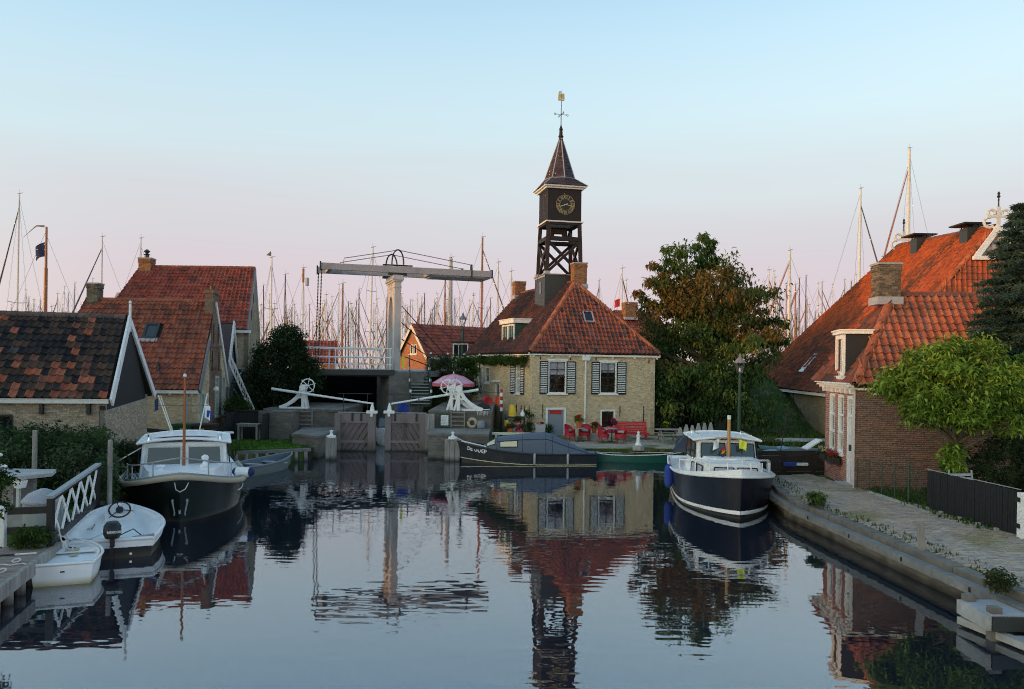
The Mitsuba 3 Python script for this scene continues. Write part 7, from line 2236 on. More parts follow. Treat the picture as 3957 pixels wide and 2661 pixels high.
t = thing('mooring_bollard', 'dark iron mooring post with a pale ring on top at the lawn corner', 'bollard')
part(t, 'post', MB().tube([(-12.2, 34.6, .3), (-12.2, 34.6, 1.35)], .11, 9), 'dark_steel', smooth=40); part(t, 'ring', MB().ring((-12.2, 34.6, 1.42), .21, .05, (1, 0, 0), (0, 1, 0), 16, 6), 'old_white', smooth=50)
t = thing('black_rail', 'long black rail running behind the green motor cruiser roof', 'rail')
part(t, 'rail', MB().bar((-16.2, 34.5, 1.55), (-12.9, 36.2, 1.05), .10, .16), 'black_paint')
for u in (.05, .5, .95):
    p = np.array([-16.2, 34.5, 1.5]) * (1 - u) + np.array([-12.9, 36.2, 1.0]) * u
    part(t, 'post', MB().bar((p[0], p[1], .4), tuple(p), .1, .1), 'black_paint')
t = thing('lawn_revetment', 'timber edged bank with short piles below the lawn', 'revetment')
p, q = np.array([-12.2, 35.0]), np.array([-9.2, 36.85])
part(t, 'cap_beam', MB().bar((*p, .50), (*q, .50), .28, .12), 'old_stone')
part(t, 'cap_beam', MB().bar((-12.2, 35.0, .50), (-11.75, 29.0, .48), .24, .12), 'old_stone')
for i in range(8):
    c = p + (q - p) * (i + .5) / 8 + [.05, -.12]
    part(t, 'pile', MB().tube([(*c, -1), (*c, .44)], .085, 8), 'old_timber', smooth=40)
part(t, 'sheeting', MB().bar((*(p + [0, .1]), -.2), (*(q + [0, .1]), -.2), .05, 1.3), 'dark_timber')
t = thing('shore_revetment', 'dark timber bank edge behind the white motorboat', 'revetment')
for (a, b) in (((-10.5, 17.5), (-11.2, 21.5)), ((-11.2, 21.5), (-11.5, 27.0)), ((-11.5, 27.0), (-11.75, 29.0))):
    part(t, 'plank', MB().bar((*a, .1), (*b, .1), .08, .75), 'dark_timber')
for y in (19.0, 20.6, 22.3):
    part(t, 'pile', MB().tube([(-10.55 - (y - 17.5) * .17, y, -1), (-10.55 - (y - 17.5) * .17, y, .55)], .12, 8), 'old_timber', smooth=40)

# ------------------------------------------------------------------ terrace furniture


def arm_chair(x, y, rot, label):
    t = thing('terrace_chair', label, 'chair', group='red wicker chairs on the gravel terrace')
    M = frame((x, y, .60), (math.cos(rot), math.sin(rot), 0))
    g = np.linspace(-.15 * np.pi, 1.15 * np.pi, 13)
    back = []
    for a in g:
        hgt = .62 + .26 * max(0, math.sin(a)) ** .7
        back.append([(.30 * math.cos(a) * s, .28 * math.sin(a) * s, z) for s, z in ((.92, .30), (1.0, .45), (1.08, hgt - .02), (1.1, hgt), (1.0, hgt), (.9, .45))])
    bpart(t, 'backrest', MB().grid(back), M, 'red_chair', smooth=40)
    bpart(t, 'seat', MB().poly(Point(0, 0).buffer(.29, 8), .26, .44), M, 'red_chair')
    for a in (.7, 2.4, 3.9, 5.5):
        bpart(t, 'leg', MB().tube([(.24 * math.cos(a), .22 * math.sin(a), .26), (.30 * math.cos(a), .28 * math.sin(a), 0)], .022, 6), M, 'red_chair')
    bpart(t, 'cushion', MB().lathe([(0, -.18), (.07, -.16), (.075, .16), (0, .18)], (0, .06, .55), 10, ax=(1, 0, 0)), M, 'steel_grey', smooth=50)
    return t


arm_chair(3.05, 41.6, .9, 'red wicker chair partly behind the canvas cover, leftmost of the four')
arm_chair(3.85, 41.9, -.3, 'red wicker chair with grey cushion left of the pale stone block')
arm_chair(4.75, 41.3, 1.1, 'red wicker chair right of the pale stone block, side on')
arm_chair(5.62, 41.2, -.35, 'red wicker chair with grey cushion nearest the red bench')
for x, y, lab in ((3.5, 41.4, 'small round table with a flower pot between the two left red chairs'), (5.2, 41.5, 'small round table between the two right red chairs')):
    t = thing('bistro_table', lab, 'table')
    part(t, 'top', MB().lathe([(0, 1.28), (.34, 1.28), (.34, 1.32), (0, 1.321)], (x, y, 0), 16), 'old_timber'); part(t, 'column', MB().tube([(x, y, .6), (x, y, 1.28)], .03, 7), 'dark_steel')
    for a in (0, 2.1, 4.2):
        part(t, 'foot', MB().bar((x, y, .66), (x + .28 * math.cos(a), y + .28 * math.sin(a), .61), .03, .03), 'dark_steel')
t = thing('garden_bench', 'long bright red slatted garden bench against the yellow brick front', 'bench')
bx0, bx1, by = 5.55, 7.35, 43.2
for i in range(7):
    z = .98 + i * .085
    part(t, 'back_slat', MB().bar((bx0, by + .03 * i + .25, z), (bx1, by + .03 * i + .32, z), .025, .07), 'red_bench')
for i in range(4):
    part(t, 'seat_slat', MB().bar((bx0, by - .25 + i * .12, .98 - i * .01), (bx1, by - .18 + i * .12, .98 - i * .01), .10, .03), 'red_bench')
part(t, 'front_board', MB().bar((bx0, by - .30, .93), (bx1 + .05, by - .23, .93), .03, .10), 'red_bench')
for x in (bx0 + .1, bx1 - .1):
    part(t, 'leg', MB().box(x - .04, x + .04, by - .26, by - .18, .60, .95), 'red_bench'); part(t, 'leg', MB().bar((x, by + .2, .6), (x, by + .45, 1.55), .06, .06), 'red_bench')
    part(t, 'armrest', MB().bar((x, by - .28, 1.2), (x, by + .32, 1.22), .07, .04), 'red_bench')


def potplant(x, y, z, r, label, fl=None, pot='terracotta', h=.3, leaf=None, spread=1.5):
    t = thing('pot_plant', label, 'pot plant')
    part(t, 'pot', MB().lathe([(0, 0), (r * .75, 0), (r, h), (r * 1.08, h), (r * 1.08, h + .04), (r * .9, h + .04), (0, h)], (x, y, z), 12), pot)
    pos, ci = clumps(blob((x, y, z + h + r * .9), r * spread, r * spread, r * 1.1, 14), np.full(14, r * .5), 40)
    leafpart(number(t + '__foliage'), pos, .09, MIDG if leaf is None else leaf)
    if fl is not None:
        pos, ci = clumps(blob((x, y, z + h + r * 1.5), r * 1.2, r * 1.2, r * .7, 8), np.full(8, r * .35), 26)
        leafpart(number(t + '__flowers'), pos, .07, np.array([fl]), ratio=.8)


REDF, PINK, WHITEF = (0.55, 0.03, 0.03), (0.6, 0.10, 0.22), (0.75, 0.72, 0.68)
potplant(3.5, 41.45, 1.33, .17, 'orange pot with red geraniums on the left bistro table', REDF, leaf=np.array([(0.10, 0.17, 0.03), (0.14, 0.2, 0.04)]))
potplant(4.38, 42.4, .95, .15, 'small pot with red flowers on the pale stone block', REDF)
potplant(5.25, 42.2, 1.02, .22, 'purple leaved plant in a pink pot before the low window', PINK, pot='pink_pot', leaf=np.array([(0.05, 0.03, 0.035), (0.07, 0.045, 0.04)]))
potplant(8.6, 44.6, .85, .16, 'yellow flowering pot at the right corner of the house', (0.55, 0.52, 0.03), pot='dark_timber')
potplant(-.05, 40.9, .95, .15, 'orange pot on the cream bench, left of the pale chair', REDF)
potplant(.42, 40.9, .95, .14, 'pink pot on the cream bench, right of the pale chair', PINK, pot='pink_pot')
potplant(1.55, 42.5, .6, .2, 'red pot plant before the creeper covered corner', REDF, pot='pink_pot', h=.5)
solo('stone_block', MB().poly([(4.0, 42.1), (4.75, 42.2), (4.72, 42.7), (4.0, 42.6)], .55, .98), 'concrete', 'pale stone block between the two pairs of red chairs', 'block')
t = thing('cream_bench', 'long cream painted plank bench at the water edge behind the dark launch', 'bench')
part(t, 'plank', MB().box(-.95, 1.05, 40.2, 40.65, 1.0, 1.10), 'cream'); part(t, 'lower_rail', MB().box(-.6, 1.0, 40.3, 40.36, .78, .86), 'old_white')
for x in (-.75, .9):
    part(t, 'leg', MB().box(x - .05, x + .05, 40.22, 40.6, .5, 1.0), 'old_white')
for x, y, lab in ((.18, 41.5, 'pale chair with a scooped back, left one behind the cream bench'), (1.5, 41.3, 'pale chair with a scooped back, right one above the canvas cover')):
    t = thing('scooped_chair', lab, 'chair')
    pl = [(-.24, .45), (.24, .45), (.27, .98)] + [(.27 * math.cos(a), .98 - .13 * math.sin(a)) for a in np.linspace(.2, math.pi - .2, 7)] + [(-.27, .98)]
    g = trimesh.creation.extrude_polygon(Polygon(pl), .04, engine='earcut')
    M = np.eye(4); M[:3, 1], M[:3, 2], M[:3, 3] = (0, 0, 1), (0, -1, 0), (x, y, .62)
    part(t, 'backrest', MB().tm(g, M), 'lead_pale'); part(t, 'seat', MB().box(x - .25, x + .25, y - .02, y + .42, 1.05, 1.10), 'lead_pale')
    for i in (-.2, .2):
        for j in (.03, .38):
            part(t, 'leg', MB().box(x + i - .02, x + i + .02, y + j - .02, y + j + .02, .6, 1.05), 'lead_pale')
t = thing('milk_churn', 'yellow painted churn on a dark stand beside the canal side wall', 'churn')
part(t, 'churn', MB().lathe([(0, 1.75), (.20, 1.75), (.18, 2.2), (.12, 2.3), (.13, 2.36), (0, 2.4)], (.05, 43.3, 0), 14), 'yellow_paint', smooth=40); part(t, 'stand', MB().box(-.35, .75, 43.05, 43.6, 1.66, 1.74), 'black_paint')
for x in (-.3, .7):
    part(t, 'stand_leg', MB().box(x - .04, x + .04, 43.1, 43.5, .6, 1.66), 'dark_timber')
part(t, 'small_bucket', MB().lathe([(0, 1.25), (.1, 1.25), (.12, 1.55), (0, 1.551)], (-.25, 43.0, 0), 10), 'lime_paint'); part(t, 'white_jug', MB().lathe([(0, 1.75), (.11, 1.76), (.12, 1.92), (.05, 2.02), (.06, 2.1), (0, 2.1)], (.6, 43.3, 0), 10), 'gel_white', smooth=40)
potplant(.35, 43.0, 1.2, .13, 'terracotta pot hanging at the dark stand under the yellow churn', None)
t = thing('parasol', 'pink and lilac parasol with a red rim on the lock terrace', 'parasol')
pc = np.array([-3.35, 46.2, 0])
part(t, 'pole', MB().tube([pc + [0, 0, 2.1], pc + [0, 0, 4.02]], .03, 7), 'white_paint')
g8 = np.arange(9) * 2 * np.pi / 8 + .2
ring = lambda r, z: [pc + [r * math.cos(a), r * math.sin(a), z] for a in g8]
part(t, 'canopy', MB().grid([ring(.02, 3.95), ring(.6, 3.80), ring(1.22, 3.42)]), 'parasol_cloth'); part(t, 'rim', MB().grid([ring(1.22, 3.42), ring(1.23, 3.24)]), 'parasol_rim')
part(t, 'finial', MB().lathe([(0, 3.95), (.04, 3.98), (.03, 4.06), (0, 4.1)], tuple(pc), 8), 'white_paint')
for a in g8[:8]:
    part(t, 'rib', MB().tube([pc + [0.02 * math.cos(a), .02 * math.sin(a), 3.96], pc + [.6 * math.cos(a), .6 * math.sin(a), 3.81], pc + [1.22 * math.cos(a), 1.22 * math.sin(a), 3.43]], .012, 4), 'parasol_rim')
solo('covered_table', MB().poly(Point(-3.0, 46.3).buffer(.7, 6), 2.1, 2.75), 'black_tar', 'dark covered table in the shade below the pink parasol', 'table')
t = thing('red_jacket_rack', 'red and orange clothes hanging at the canal side wall near the white winches', 'clothes')
part(t, 'garment', flag_mesh((-1.6, 45.6, 2.75), (1, 0, 0), .5, .4, .08), 'red_cloth'); part(t, 'garment', flag_mesh((-.95, 45.3, 2.8), (1, 0, 0), .25, .5, .06), 'orange_cloth'); part(t, 'rack', MB().tube([(-1.7, 45.6, 2.1), (-1.7, 45.6, 2.95), (-.5, 45.3, 2.95), (-.5, 45.3, 2.1)], .02, 5), 'dark_steel')
t = thing('striped_pole', 'red and white striped post beside the white wall door', 'post')
for i in range(6):
    part(t, 'band', MB().tube([(-.55, 43.6, 2.0 + i * .2), (-.55, 43.6, 2.2 + i * .2)], .07, 8), 'red_cloth' if i % 2 else 'gel_white')
part(t, 'foot', MB().tube([(-.55, 43.6, .55), (-.55, 43.6, 2.0)], .06, 8), 'dark_timber')
solo('upturned_basket', MB().lathe([(.42, 0), (.40, .15), (.28, .32), (0, .40)], (-1.5, 42.6, 2.1), 14), 'dark_timber', 'dark domed basket on top of the right lock wall', 'basket', smooth=40)
solo('hanging_cloth', flag_mesh((-5.9, 41.9, 2.5), (1, 0, 0), .55, .6, .1), 'blue_cloth', 'violet blue cloth hanging by the right lock gate rail', 'cloth')
t = thing('sack_trolley', 'white wire rake lying along the top of the right lock wall', 'rake')
part(t, 'handle', MB().tube([(-2.1, 41.6, 2.16), (-1.1, 41.55, 2.2)], .025, 6), 'gel_white')
for i in range(8):
    part(t, 'tine', MB().bar((-1.75 + i * .07, 41.46, 2.12 - .0), (-1.72 + i * .07, 41.40, 1.9), .015, .015), 'gel_white')
t = thing('model_lighthouse', 'small white garden lighthouse on a stone plinth at the terrace edge', 'ornament')
part(t, 'tower', MB().lathe([(0, 0), (.16, 0), (.13, .12), (.10, .13), (.08, .42), (.11, .43), (.11, .47), (.05, .48), (.05, .58), (.08, .60), (0, .7)], (6.12, 38.6, .74), 12), 'gel_white', smooth=30); part(t, 'plinth', MB().lathe([(0, .5), (.3, .5), (.26, .74), (0, .75)], (6.12, 38.6, 0), 9), 'concrete')
t = thing('picket_fence', 'low fence of rounded grey pickets right of the clock tower house', 'fence')
for i, hh in enumerate((.85, 1.0, .98, 1.1, 1.12, 1.15)):
    x = 8.75 + i * .29
    pl = [(-.12, 0), (.12, 0), (.13, hh * .7), (.05, hh), (-.05, hh), (-.13, hh * .7)]
    g = trimesh.creation.extrude_polygon(Polygon(pl), .04, engine='earcut'); M = np.eye(4); M[:3, 1], M[:3, 2], M[:3, 3] = (0, 0, 1), (0, -1, 0), (x, 41.6 - i * .1, .56)
    part(t, 'picket', MB().tm(g, M), 'concrete')
part(t, 'rail', MB().bar((8.6, 41.65, .95), (10.3, 41.1, .95), .04, .08), 'old_timber')
t = thing('picnic_table', 'weathered wooden picnic table at the right corner of the clock tower house', 'table')
for i in range(4):
    part(t, 'top_slat', MB().box(7.6, 8.9, 41.9 + i * .17, 42.05 + i * .17, 1.22, 1.26), 'old_timber')
for y in (41.5, 42.95):
    part(t, 'seat', MB().box(7.6, 8.9, y - .12, y + .12, .98, 1.02), 'old_timber')
for x in (7.85, 8.65):
    part(t, 'leg', MB().bar((x, 41.5, .58), (x, 42.1, 1.22), .06, .08), 'old_timber'); part(t, 'leg', MB().bar((x, 42.95, .58), (x, 42.35, 1.22), .06, .08), 'old_timber'); part(t, 'bearer', MB().bar((x, 41.4, .95), (x, 43.05, .95), .05, .06), 'old_timber')

# ------------------------------------------------------------------ right quay things
t = thing('plank_wall', 'low dark plank wall across the far end of the right quay', 'wall')
for i in range(5):
    part(t, 'plank', MB().bar((8.9 + .05 * rng.random(), 29.55 + .015 * i, .62 + i * .19), (11.75, 29.95 + .015 * i, .62 + i * .19), .06, .165), 'dark_timber')
for x in (9.1, 10.2, 11.3):
    part(t, 'post', MB().box(x - .06, x + .06, 29.9, 30.05, .4, 1.45), 'dark_timber')
solo('paint_tin', MB().box(10.0, 10.45, 29.36, 29.5, .95, 1.08), 'blue_cloth', 'small blue bundle leaning on the dark plank wall', 'bundle')
solo('white_plank', MB().bar((10.4, 29.42, 1.02), (10.9, 29.46, 1.02), .05, .1), 'gel_white', 'short white plank leaning on the dark plank wall', 'plank')
solo('white_board', MB().obox((11.45, 30.6, 1.65), (.28, .0, .18), (0, .3, 0), (-.01, 0, .02)), 'gel_white', 'white board slanting against the corner of the brick house', 'board')
solo('cross_pole', MB().tube([(10.35, 31.0, 1.0), (10.75, 31.2, 3.0)], .02, 5).tube([(10.3, 31.1, 2.15), (11.0, 31.15, 2.25)], .025, 5), 'dark_timber', 'thin leaning pole with a cross bar on the bank', 'pole')
for i, (s, lab) in enumerate(((.95, 'flower box with pale blooms under the left window of the brick house'), (2.12, 'flower box with red blooms under the right window of the brick house'))):
    t = thing('flower_box', lab, 'flower box')
    part(t, 'box', ql.box(MB(), s - .42, s + .42, 1.28, 1.50, .09, .32), 'dark_timber')
    pos, ci = clumps([ql.p(s - .4 + .8 * rng.random(), 1.55 + .12 * rng.random(), .15 + .15 * rng.random()) for _ in range(18)], np.full(18, .12), 26)
    leafpart(number(t + '__foliage'), pos, .08, MIDG)
    pos, ci = clumps([ql.p(s - .4 + .8 * rng.random(), 1.62 + .10 * rng.random(), .2 + .15 * rng.random()) for _ in range(12)], np.full(12, .08), 14)
    leafpart(number(t + '__flowers'), pos, .06, np.array([WHITEF, (0.6, .55, .2)] if i == 0 else [REDF, PINK]), ratio=.8)
t = thing('wire_fence', 'green wire mesh fence with thin posts along the garden of the brick house', 'fence')
f0, f1, f2 = np.array([11.0, 25.5, .72]), np.array([11.45, 23.1, .72]), np.array([11.39, 22.05, .72])
for i in range(5):
    p = f0 + (f1 - f0) * i / 4
    part(t, 'post', MB().tube([p, p + [0, 0, 1.0 if i < 4 else 1.15]], .018 if i < 4 else .035, 6), 'green_paint')
m = MB()
for (a, b) in ((f0, f1), (f1, f2)):
    L = np.linalg.norm(b - a)
    for i in range(int(L / .09)):
        p = a + (b - a) * (i + .5) / int(L / .09)
        m.bar(p + [0, 0, .03], p + [0, 0, .95], .004, .004, (1, 0, 0))
    for z in np.arange(.05, 1.0, .13):
        m.bar(a + [0, 0, z], b + [0, 0, z], .004, .004)
    m.bar(a + [0, 0, .95], b + [0, 0, .95], .02, .02)
part(t, 'mesh', m, 'green_paint')
t = thing('slat_fence', 'black vertical slat fence with a white end post along the quay garden', 'fence')
s0, s1 = np.array([11.39, 21.95, .72]), np.array([11.66, 18.35, .72])
n = 36
for i in range(n):
    p = s0 + (s1 - s0) * (i + .5) / n
    L = np.linalg.norm(s1 - s0) / n
    d_ = (s1 - s0) / np.linalg.norm(s1 - s0)
    hh = 1.02 + rng.normal(0, .006)
    part(t, 'slat', MB().obox(p + [rng.normal(0, .004), 0, .05 + hh / 2], d_ * L * (.43 + .03 * rng.random()), np.array([-d_[1], d_[0], 0]) * .009, (0, 0, hh / 2)), 'black_paint')
for z in (.3, .85):
    part(t, 'rail', MB().bar(s0 + [.05, 0, z], s1 + [.05, 0, z], .04, .08), 'black_paint')
part(t, 'cap_strip', MB().bar(s0 + [.0, 0, 1.10], s1 + [.0, 0, 1.10], .03, .012), 'lead_pale')
part(t, 'end_post', MB().box(s1[0] - .07, s1[0] + .07, s1[1] - .12, s1[1] + .02, .70, 1.76), 'white_paint', label='white end post with two dark hinges')
for z in (.95, 1.55):
    part(t, 'hinge', MB().box(s1[0] - .09, s1[0] - .072, s1[1] - .1, s1[1] + .1, z, z + .1), 'black_paint')
for u in (.03, .2, .42, .62, .8):
    p = s0 + (s1 - s0) * u
    part(t, 'footing', MB().box(p[0] - .1, p[0] - .02, p[1] - .05, p[1] + .05, .70, .80), 'concrete')
t = thing('garden_chair', 'pale slatted chair back showing above the black slat fence', 'chair')
for i in range(5):
    part(t, 'slat', MB().obox((11.95, 21.2 + .03 * i, 1.36 + i * .10), (.30, 0.05, 0), (0, .01, .0), (0, .012, .032)), 'lead_pale')
for s in (-.3, .3):
    part(t, 'frame', MB().bar((11.95 + s, 21.1, .7), (11.95 + s, 21.37, 1.88), .035, .035), 'lead_pale')
part(t, 'seat', MB().box(11.65, 12.25, 20.75, 21.15, 1.1, 1.14), 'lead_pale')
solo('leaning_post', MB().bar((8.98, 17.45, .4), (8.89, 17.42, 1.22), .13, .11), 'old_timber', 'short leaning grey timber post on the quay near its edge', 'post')
solo('garden_lawn_edge', MB().box(11.1, 11.2, 21.3, 25.0, .70, .76), 'concrete', 'low kerb behind the wire mesh fence', 'kerb')
tufts('garden_grass', [(x + rng.random() * .3, y + rng.random() * .3, .73) for x in np.arange(11.2, 13.8, .28) for y in np.arange(19, 25.2, .28)], .12, 12, .22, [(0.06, 0.11, 0.025), (0.09, 0.14, 0.03), (0.04, 0.07, 0.02)], 'rough garden grass behind the wire mesh fence')
t = thing('landing_stage', 'pale wooden landing stage with corner posts at the bottom right', 'landing stage')
for i in range(5):
    y0 = 13.38 + i * .185
    part(t, 'plank', MB().box(8.03 + .004 * i, 9.6, y0 + .005, y0 + .18, .40, .45 + rng.normal(0, .003)), 'lead_pale')
part(t, 'front_beam', MB().bar((7.985, 13.34, .32), (8.02, 14.32, .32), .07, .24), 'concrete'); part(t, 'side_beam', MB().box(8.03, 9.6, 13.30, 13.37, .20, .43), 'dark_steel')
part(t, 'low_beam', MB().bar((8.42, 12.6, .10), (8.02, 14.25, .10), .16, .12), 'concrete')
for i in range(3):
    part(t, 'low_plank', MB().box(8.36 - i * .05, 9.6, 12.62 + i * .22, 12.83 + i * .22, .10, .15), 'lead_pale')
for x, y, z1 in ((8.14, 14.22, .56), (8.16, 13.50, .56), (8.46, 12.75, .34)):
    part(t, 'post', MB().box(x - .09, x + .09, y - .08, y + .08, -1, z1), 'old_stone')

# ------------------------------------------------------------------ the marina


def sail_boat(px, ptop, Y, label, group=None, mat='mast_alu', r=.085, spread=(.62,), furl=0, flagm=None, topgear=True, lean=0.0, hullc='gel_white', stays=True, brown_top=False):
    """A moored sailing boat; px, ztop: mast position and masthead height in metres."""
    t = thing('sailing_boat', label, 'sailing boat', group)
    x, zt = px, ptop
    L = min(14, max(7, zt * .72))
    rot = rng.normal(0, .5) + (0 if rng.random() < .5 else math.pi)
    M = place(x, Y, math.cos(rot), math.sin(rot))
    h = Hull(L, L * .3, .95, 1.25, .95, tr=.6, keel=-.2)
    bpart(t, 'hull', h.skin(0, 1, 10, 3), M, hullc, smooth=40)
    m = h.deck(-.03, n=8)
    bpart(t, 'deck', m.add(*cabin(-L * .12, L * .22, L * .09, L * .06, 1.0, 1.45, .2, -.5).mesh()), M, 'gel_white')
    base = np.array([x, Y, 1.2]); top = np.array([x + lean, Y, zt])
    k = part(t, 'mast', MB().tube([base, base * .5 + top * .5, top], [r, r, r * .72], 7), mat)
    hvec = np.array([math.cos(rot), math.sin(rot), 0]); pv = np.array([-hvec[1], hvec[0], 0])
    mb = MB()
    at = lambda u: base + (top - base) * u
    for s in spread:
        w = .055 * (zt - 1)
        mb.tube([at(s) + pv * w - [0, 0, -.1], at(s), at(s) - pv * w - [0, 0, -.1]], .03, 5)
    if topgear:
        mb.tube([top, top + [0, 0, .55]], .012, 4); mb.tube([top + [.0, 0, .12], top + [.35, .1, .2]], .02, 4); mb.tube([top + [-.2, 0, .08], top + [.12, 0, .08]], .025, 4)
    if mb.n:
        part(k, 'spreader', mb, 'mast_dark')
    part(t, 'boom', MB().tube([at(.09), at(.09) - hvec * L * .36], .13, 6), ('flag_navy', 'canvas_blue', 'old_white')[int(rng.integers(3))])
    if stays:
        mb = MB()
        fo, ba = base + hvec * L * .46, base - hvec * L * .45
        mb.tube([at(.98), ba], .016, 3, False)
        if furl != 1:
            mb.tube([at(.95), fo], .016, 3, False)
        for sg in (1, -1):
            pts = [at(.97)] + [at(s) + pv * sg * .055 * (zt - 1) for s in sorted(spread, reverse=True)] + [base + pv * sg * L * .14]
            mb.tube(pts, .014, 3, False)
        part(t, 'rigging', mb, 'rigging')
    if furl:
        part(t, 'furled_sail', MB().tube([at(.93), at(.5) * .5 + (fo * .5 + base * 0 + at(.0) * 0) * 1.0 - at(.5) * 0 if False else (at(.93) + fo) / 2, fo], [.05, .10, .09], 6), 'mast_dark' if furl == 1 else 'varnish')
    if flagm:
        part(t, 'flag', flag_mesh(top + [-.03, 0, -.9], (-.8, -.3, 0), 1.2, 1.5, .12), flagm)
    return t


def mz(y, Y, x=1166.0):
    """Masthead height in metres of a mast standing Y metres away, from its measured angle above the horizon."""
    return 4.5 + (831 + .014 * (x - 1166) - y) / 1830 * Y


# the masts that stand out, left to right: (bearing, elevation) as measured, distance
BIG = [
    (42, 442, 88, 'tall sailing boat with a silver mast and dark furled foresail at far left', dict(furl=1, spread=(.44,), r=.11, lean=.1)),
    (106, 516, 84, 'traditional boat with a brown wooden mast, long pennant and dark flag at far left', dict(mat='varnish', r=.16, spread=(), topgear=False)),
    (233, 540, 92, 'sailing boat with a silver mast left of the tall red roofed house', dict(furl=1, r=.10)),
    (321, 543, 96, 'sailing boat whose masthead shows just above the orange chimney', dict(r=.10)),
    (619, 587, 86, 'sailing boat with a warm lit mast and small dark burgee above the dark bush', dict(r=.11)),
    (691, 611, 92, 'sailing boat with a pale mast carrying a red radar post and pod', dict(r=.11)),
    (650, 626, 90, 'sailing boat with a bare dark mast between two warm lit masts', dict(mat='mast_dark', spread=(), r=.09)),
    (843, 564, 88, 'sailing boat with a tall pale mast rising through the drawbridge beam', dict(r=.12, spread=(.42, .7), lean=.3)),
    (781, 646, 90, 'sailing boat with a brown mast left of the drawbridge portal', dict(mat='varnish', r=.12)),
    (1027, 588, 80, 'sailing boat with a thick grey mast right of the drawbridge portal', dict(mat='lead_pale', r=.25, spread=(.28,))),
    (1099, 541, 86, 'sailing boat with a tall brown mast at the right end of the balance beam', dict(mat='varnish', r=.13, spread=(.55,), furl=1)),
    (1014, 630, 84, 'sailing boat with a thin reddish mast hanging below the balance beam', dict(mat='varnish', r=.10)),
    (1135, 598, 90, 'sailing boat with a slim pale mast left of the clock tower house', dict(r=.10)),
    (1164, 619, 92, 'sailing boat whose mast rises beside the far chimney of the clock tower house', dict(r=.10)),
    (1417, 612, 92, 'sailing boat with a pale mast and small red flag right of the hipped roof', dict(r=.11, furl=2)),
    (1799, 571, 82, 'sailing boat with the brightest thick white mast between big tree and barn', dict(r=.15, mat='old_white', spread=(.4, .7), furl=2)),
    (1960, 430, 84, 'tall sailing boat with a white mast and dark furled foresail left of the barn ridge', dict(r=.14, mat='old_white', furl=1, spread=(.52,))),
    (2071, 338, 84, 'very tall white masted yacht behind the barn ridge', dict(r=.20, mat='old_white', spread=(.62,), furl=2)),
    (1751, 616, 88, 'sailing boat with twin warm masts just right of the big tree', dict(r=.10, furl=1)),
]
for (x, y, Y, lab, kw) in BIG:
    X = (x - 1166) / 1830 * Y - .014 * (831 - y) / 1830 * Y
    k = sail_boat(X, mz(y, Y, x), Y, lab, **kw)
    if x == 106:
        tp_ = np.array([X, Y, mz(y, Y, x)])
        part(k, 'pennant', MB().grid([[tp_ + [-.2 - 2.2 * u * 1.0, 0, .05 + (.12 if u < .4 else .12 - (u - .4) * 2.1) + dz * (1 - .75 * u)] for dz in (0, -.22)] for u in np.linspace(0, 1, 9)]), 'mast_dark')
        part(k, 'flag', flag_mesh(tp_ + [-.15, 0, -1.6], (-.62, 0, 0), 1.5, 1.5, .15), 'flag_navy')
        part(k, 'lower_mast', MB().tube([(X - .05, Y, 1), (X, Y, mz(610, Y, x))], [.24, .19], 8), 'varnish')
    if x == 619:
        tp_ = np.array([X, Y, mz(y, Y, x)])
        part(k, 'burgee', MB().add([tp_ + [-.1, 0, 0.2], tp_ + [-.1, 0, .75], tp_ + [-.6, 0, .3], tp_ + [-.1, .02, 0.2], tp_ + [-.1, .02, .75], tp_ + [-.6, .02, .3]], [(0, 1, 2), (3, 5, 4)]), 'mast_dark')
    if x == 691:
        tp_ = np.array([X, Y, mz(y, Y, x)])
        part(k, 'radar_pod', MB().lathe([(0, 0), (.22, .05), (.22, .9), (0, 1.0)], (tp_[0] + .45, Y, tp_[2] - 2.0), 8), 'lead_pale'); part(k, 'red_band', MB().tube([tp_ - [0, 0, 1.6], tp_], .13, 7), 'varnish')
    if x == 1417:
        tp_ = np.array([X, Y, mz(y, Y, x)])
        part(k, 'flag', flag_mesh(tp_ + [-.2, 0, -3.4], (-.9, 0, 0), .7, .9, .08), 'red_cloth')
CROWD = [(144, 653), (156, 667), (167, 645), (213, 635), (200, 658), (59, 660), (77, 683), (130, 670), (604, 650), (664, 685), (616, 671), (658, 706), (739, 672), (772, 648), (819, 659), (756, 677), (800, 692), (851, 692), (705, 694), (880, 678), (935, 683), (940, 686), (951, 669), (971, 669), (990, 669), (1046, 665), (1077, 669), (1000, 680), (1040, 682), (869, 751), (813, 740), (859, 730), (729, 740), (1071, 685), (1017, 683), (956, 704), (996, 698), (1428, 639), (1365, 639), (1759, 618), (1764, 632), (1739, 642), (1791, 651), (1822, 634), (1835, 629), (1862, 646), (1874, 643), (1811, 648), (1925, 638), (1937, 641), (1952, 627), (2007, 585), (1897, 649), (1650, 606), (1120, 680), (1110, 700)]
for i in range(128):
    x = float(rng.choice([rng.uniform(585, 1110), rng.uniform(1738, 1885), rng.uniform(20, 210)], p=[.62, .26, .12]))
    CROWD.append((x, rng.uniform(668, 752)))
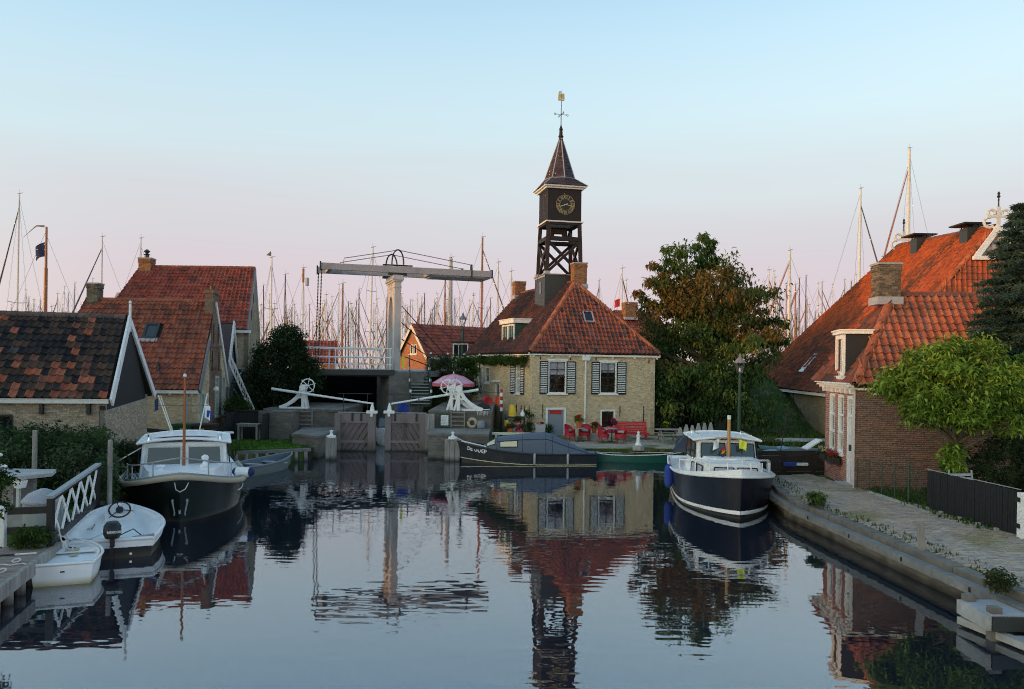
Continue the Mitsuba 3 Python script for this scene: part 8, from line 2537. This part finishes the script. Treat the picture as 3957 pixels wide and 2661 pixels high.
MASTC = ['mast_alu', 'mast_alu', 'mast_alu', 'old_white', 'old_white', 'old_white', 'mast_dark', 'beam_grey', 'beam_grey', 'varnish']
MASTN = {'mast_alu': 'silver', 'old_white': 'pale', 'mast_dark': 'dark', 'varnish': 'brown', 'beam_grey': 'grey'}
CREW = []
for (x, y) in CROWD:
    Y = rng.uniform(98, 190)
    X = (x - 1166) / 1830 * Y - .014 * (831 - y) / 1830 * Y
    zt = mz(y, Y, x)
    while zt > 20:
        Y *= .9; X *= .9; zt = mz(y, Y, x)
    mt_ = MASTC[int(rng.integers(len(MASTC)))]; fu_ = int(rng.choice([0, 0, 1, 2]))
    k_ = sail_boat(X, zt, Y, '', 'sailing boats crowded in the marina', r=.05 + .00045 * Y, mat=mt_,
              spread=((.6,), (.45, .72))[int(rng.integers(2))], furl=fu_, lean=rng.normal(0, .15), hullc=('gel_white', 'gel_white', 'blue_cloth', 'hull_navy')[int(rng.integers(4))])
    CREW.append((x, k_, mt_, fu_))

ORD = ['first', 'second', 'third'] + [f'{i}th' for i in range(4, 90)]
for z0, z1, where in ((-99, 300, 'above the patchy roofed shed'), (300, 712, 'left of the balance beam'), (712, 890, 'between the lifting chains and the portal'), (890, 1180, 'between portal and clock tower house'),
                      (1180, 1735, 'between clock tower house and big tree'), (1735, 1850, 'just right of the big tree'), (1850, 2400, 'above the barn roof slope')):
    for i, (x, k_, mt_, fu_) in enumerate(sorted(q for q in CREW if z0 <= q[0] < z1)):
        labels[k_]['label'] = f"{MASTN[mt_]} mast{('', ' with dark furl', ' with reddish furl')[fu_]}, {ORD[i]} from left {where}"

# ------------------------------------------------------------------ unseen village row on the sunset side, added to block the low sun
for i in range(7):
    t, c, e = far_house(-45.0 + 1.2 * math.sin(i * 2.1), -38 + i * 13.0, 11.0, 9.0, .6, 5.0 + .6 * math.sin(i * 1.7), math.pi / 2 + .03 * math.sin(i), f'{ORD[i]} brick house from near end of the unseen row added to block low sun')
    labels[t]['group'] = 'unseen houses added to block the low sun'
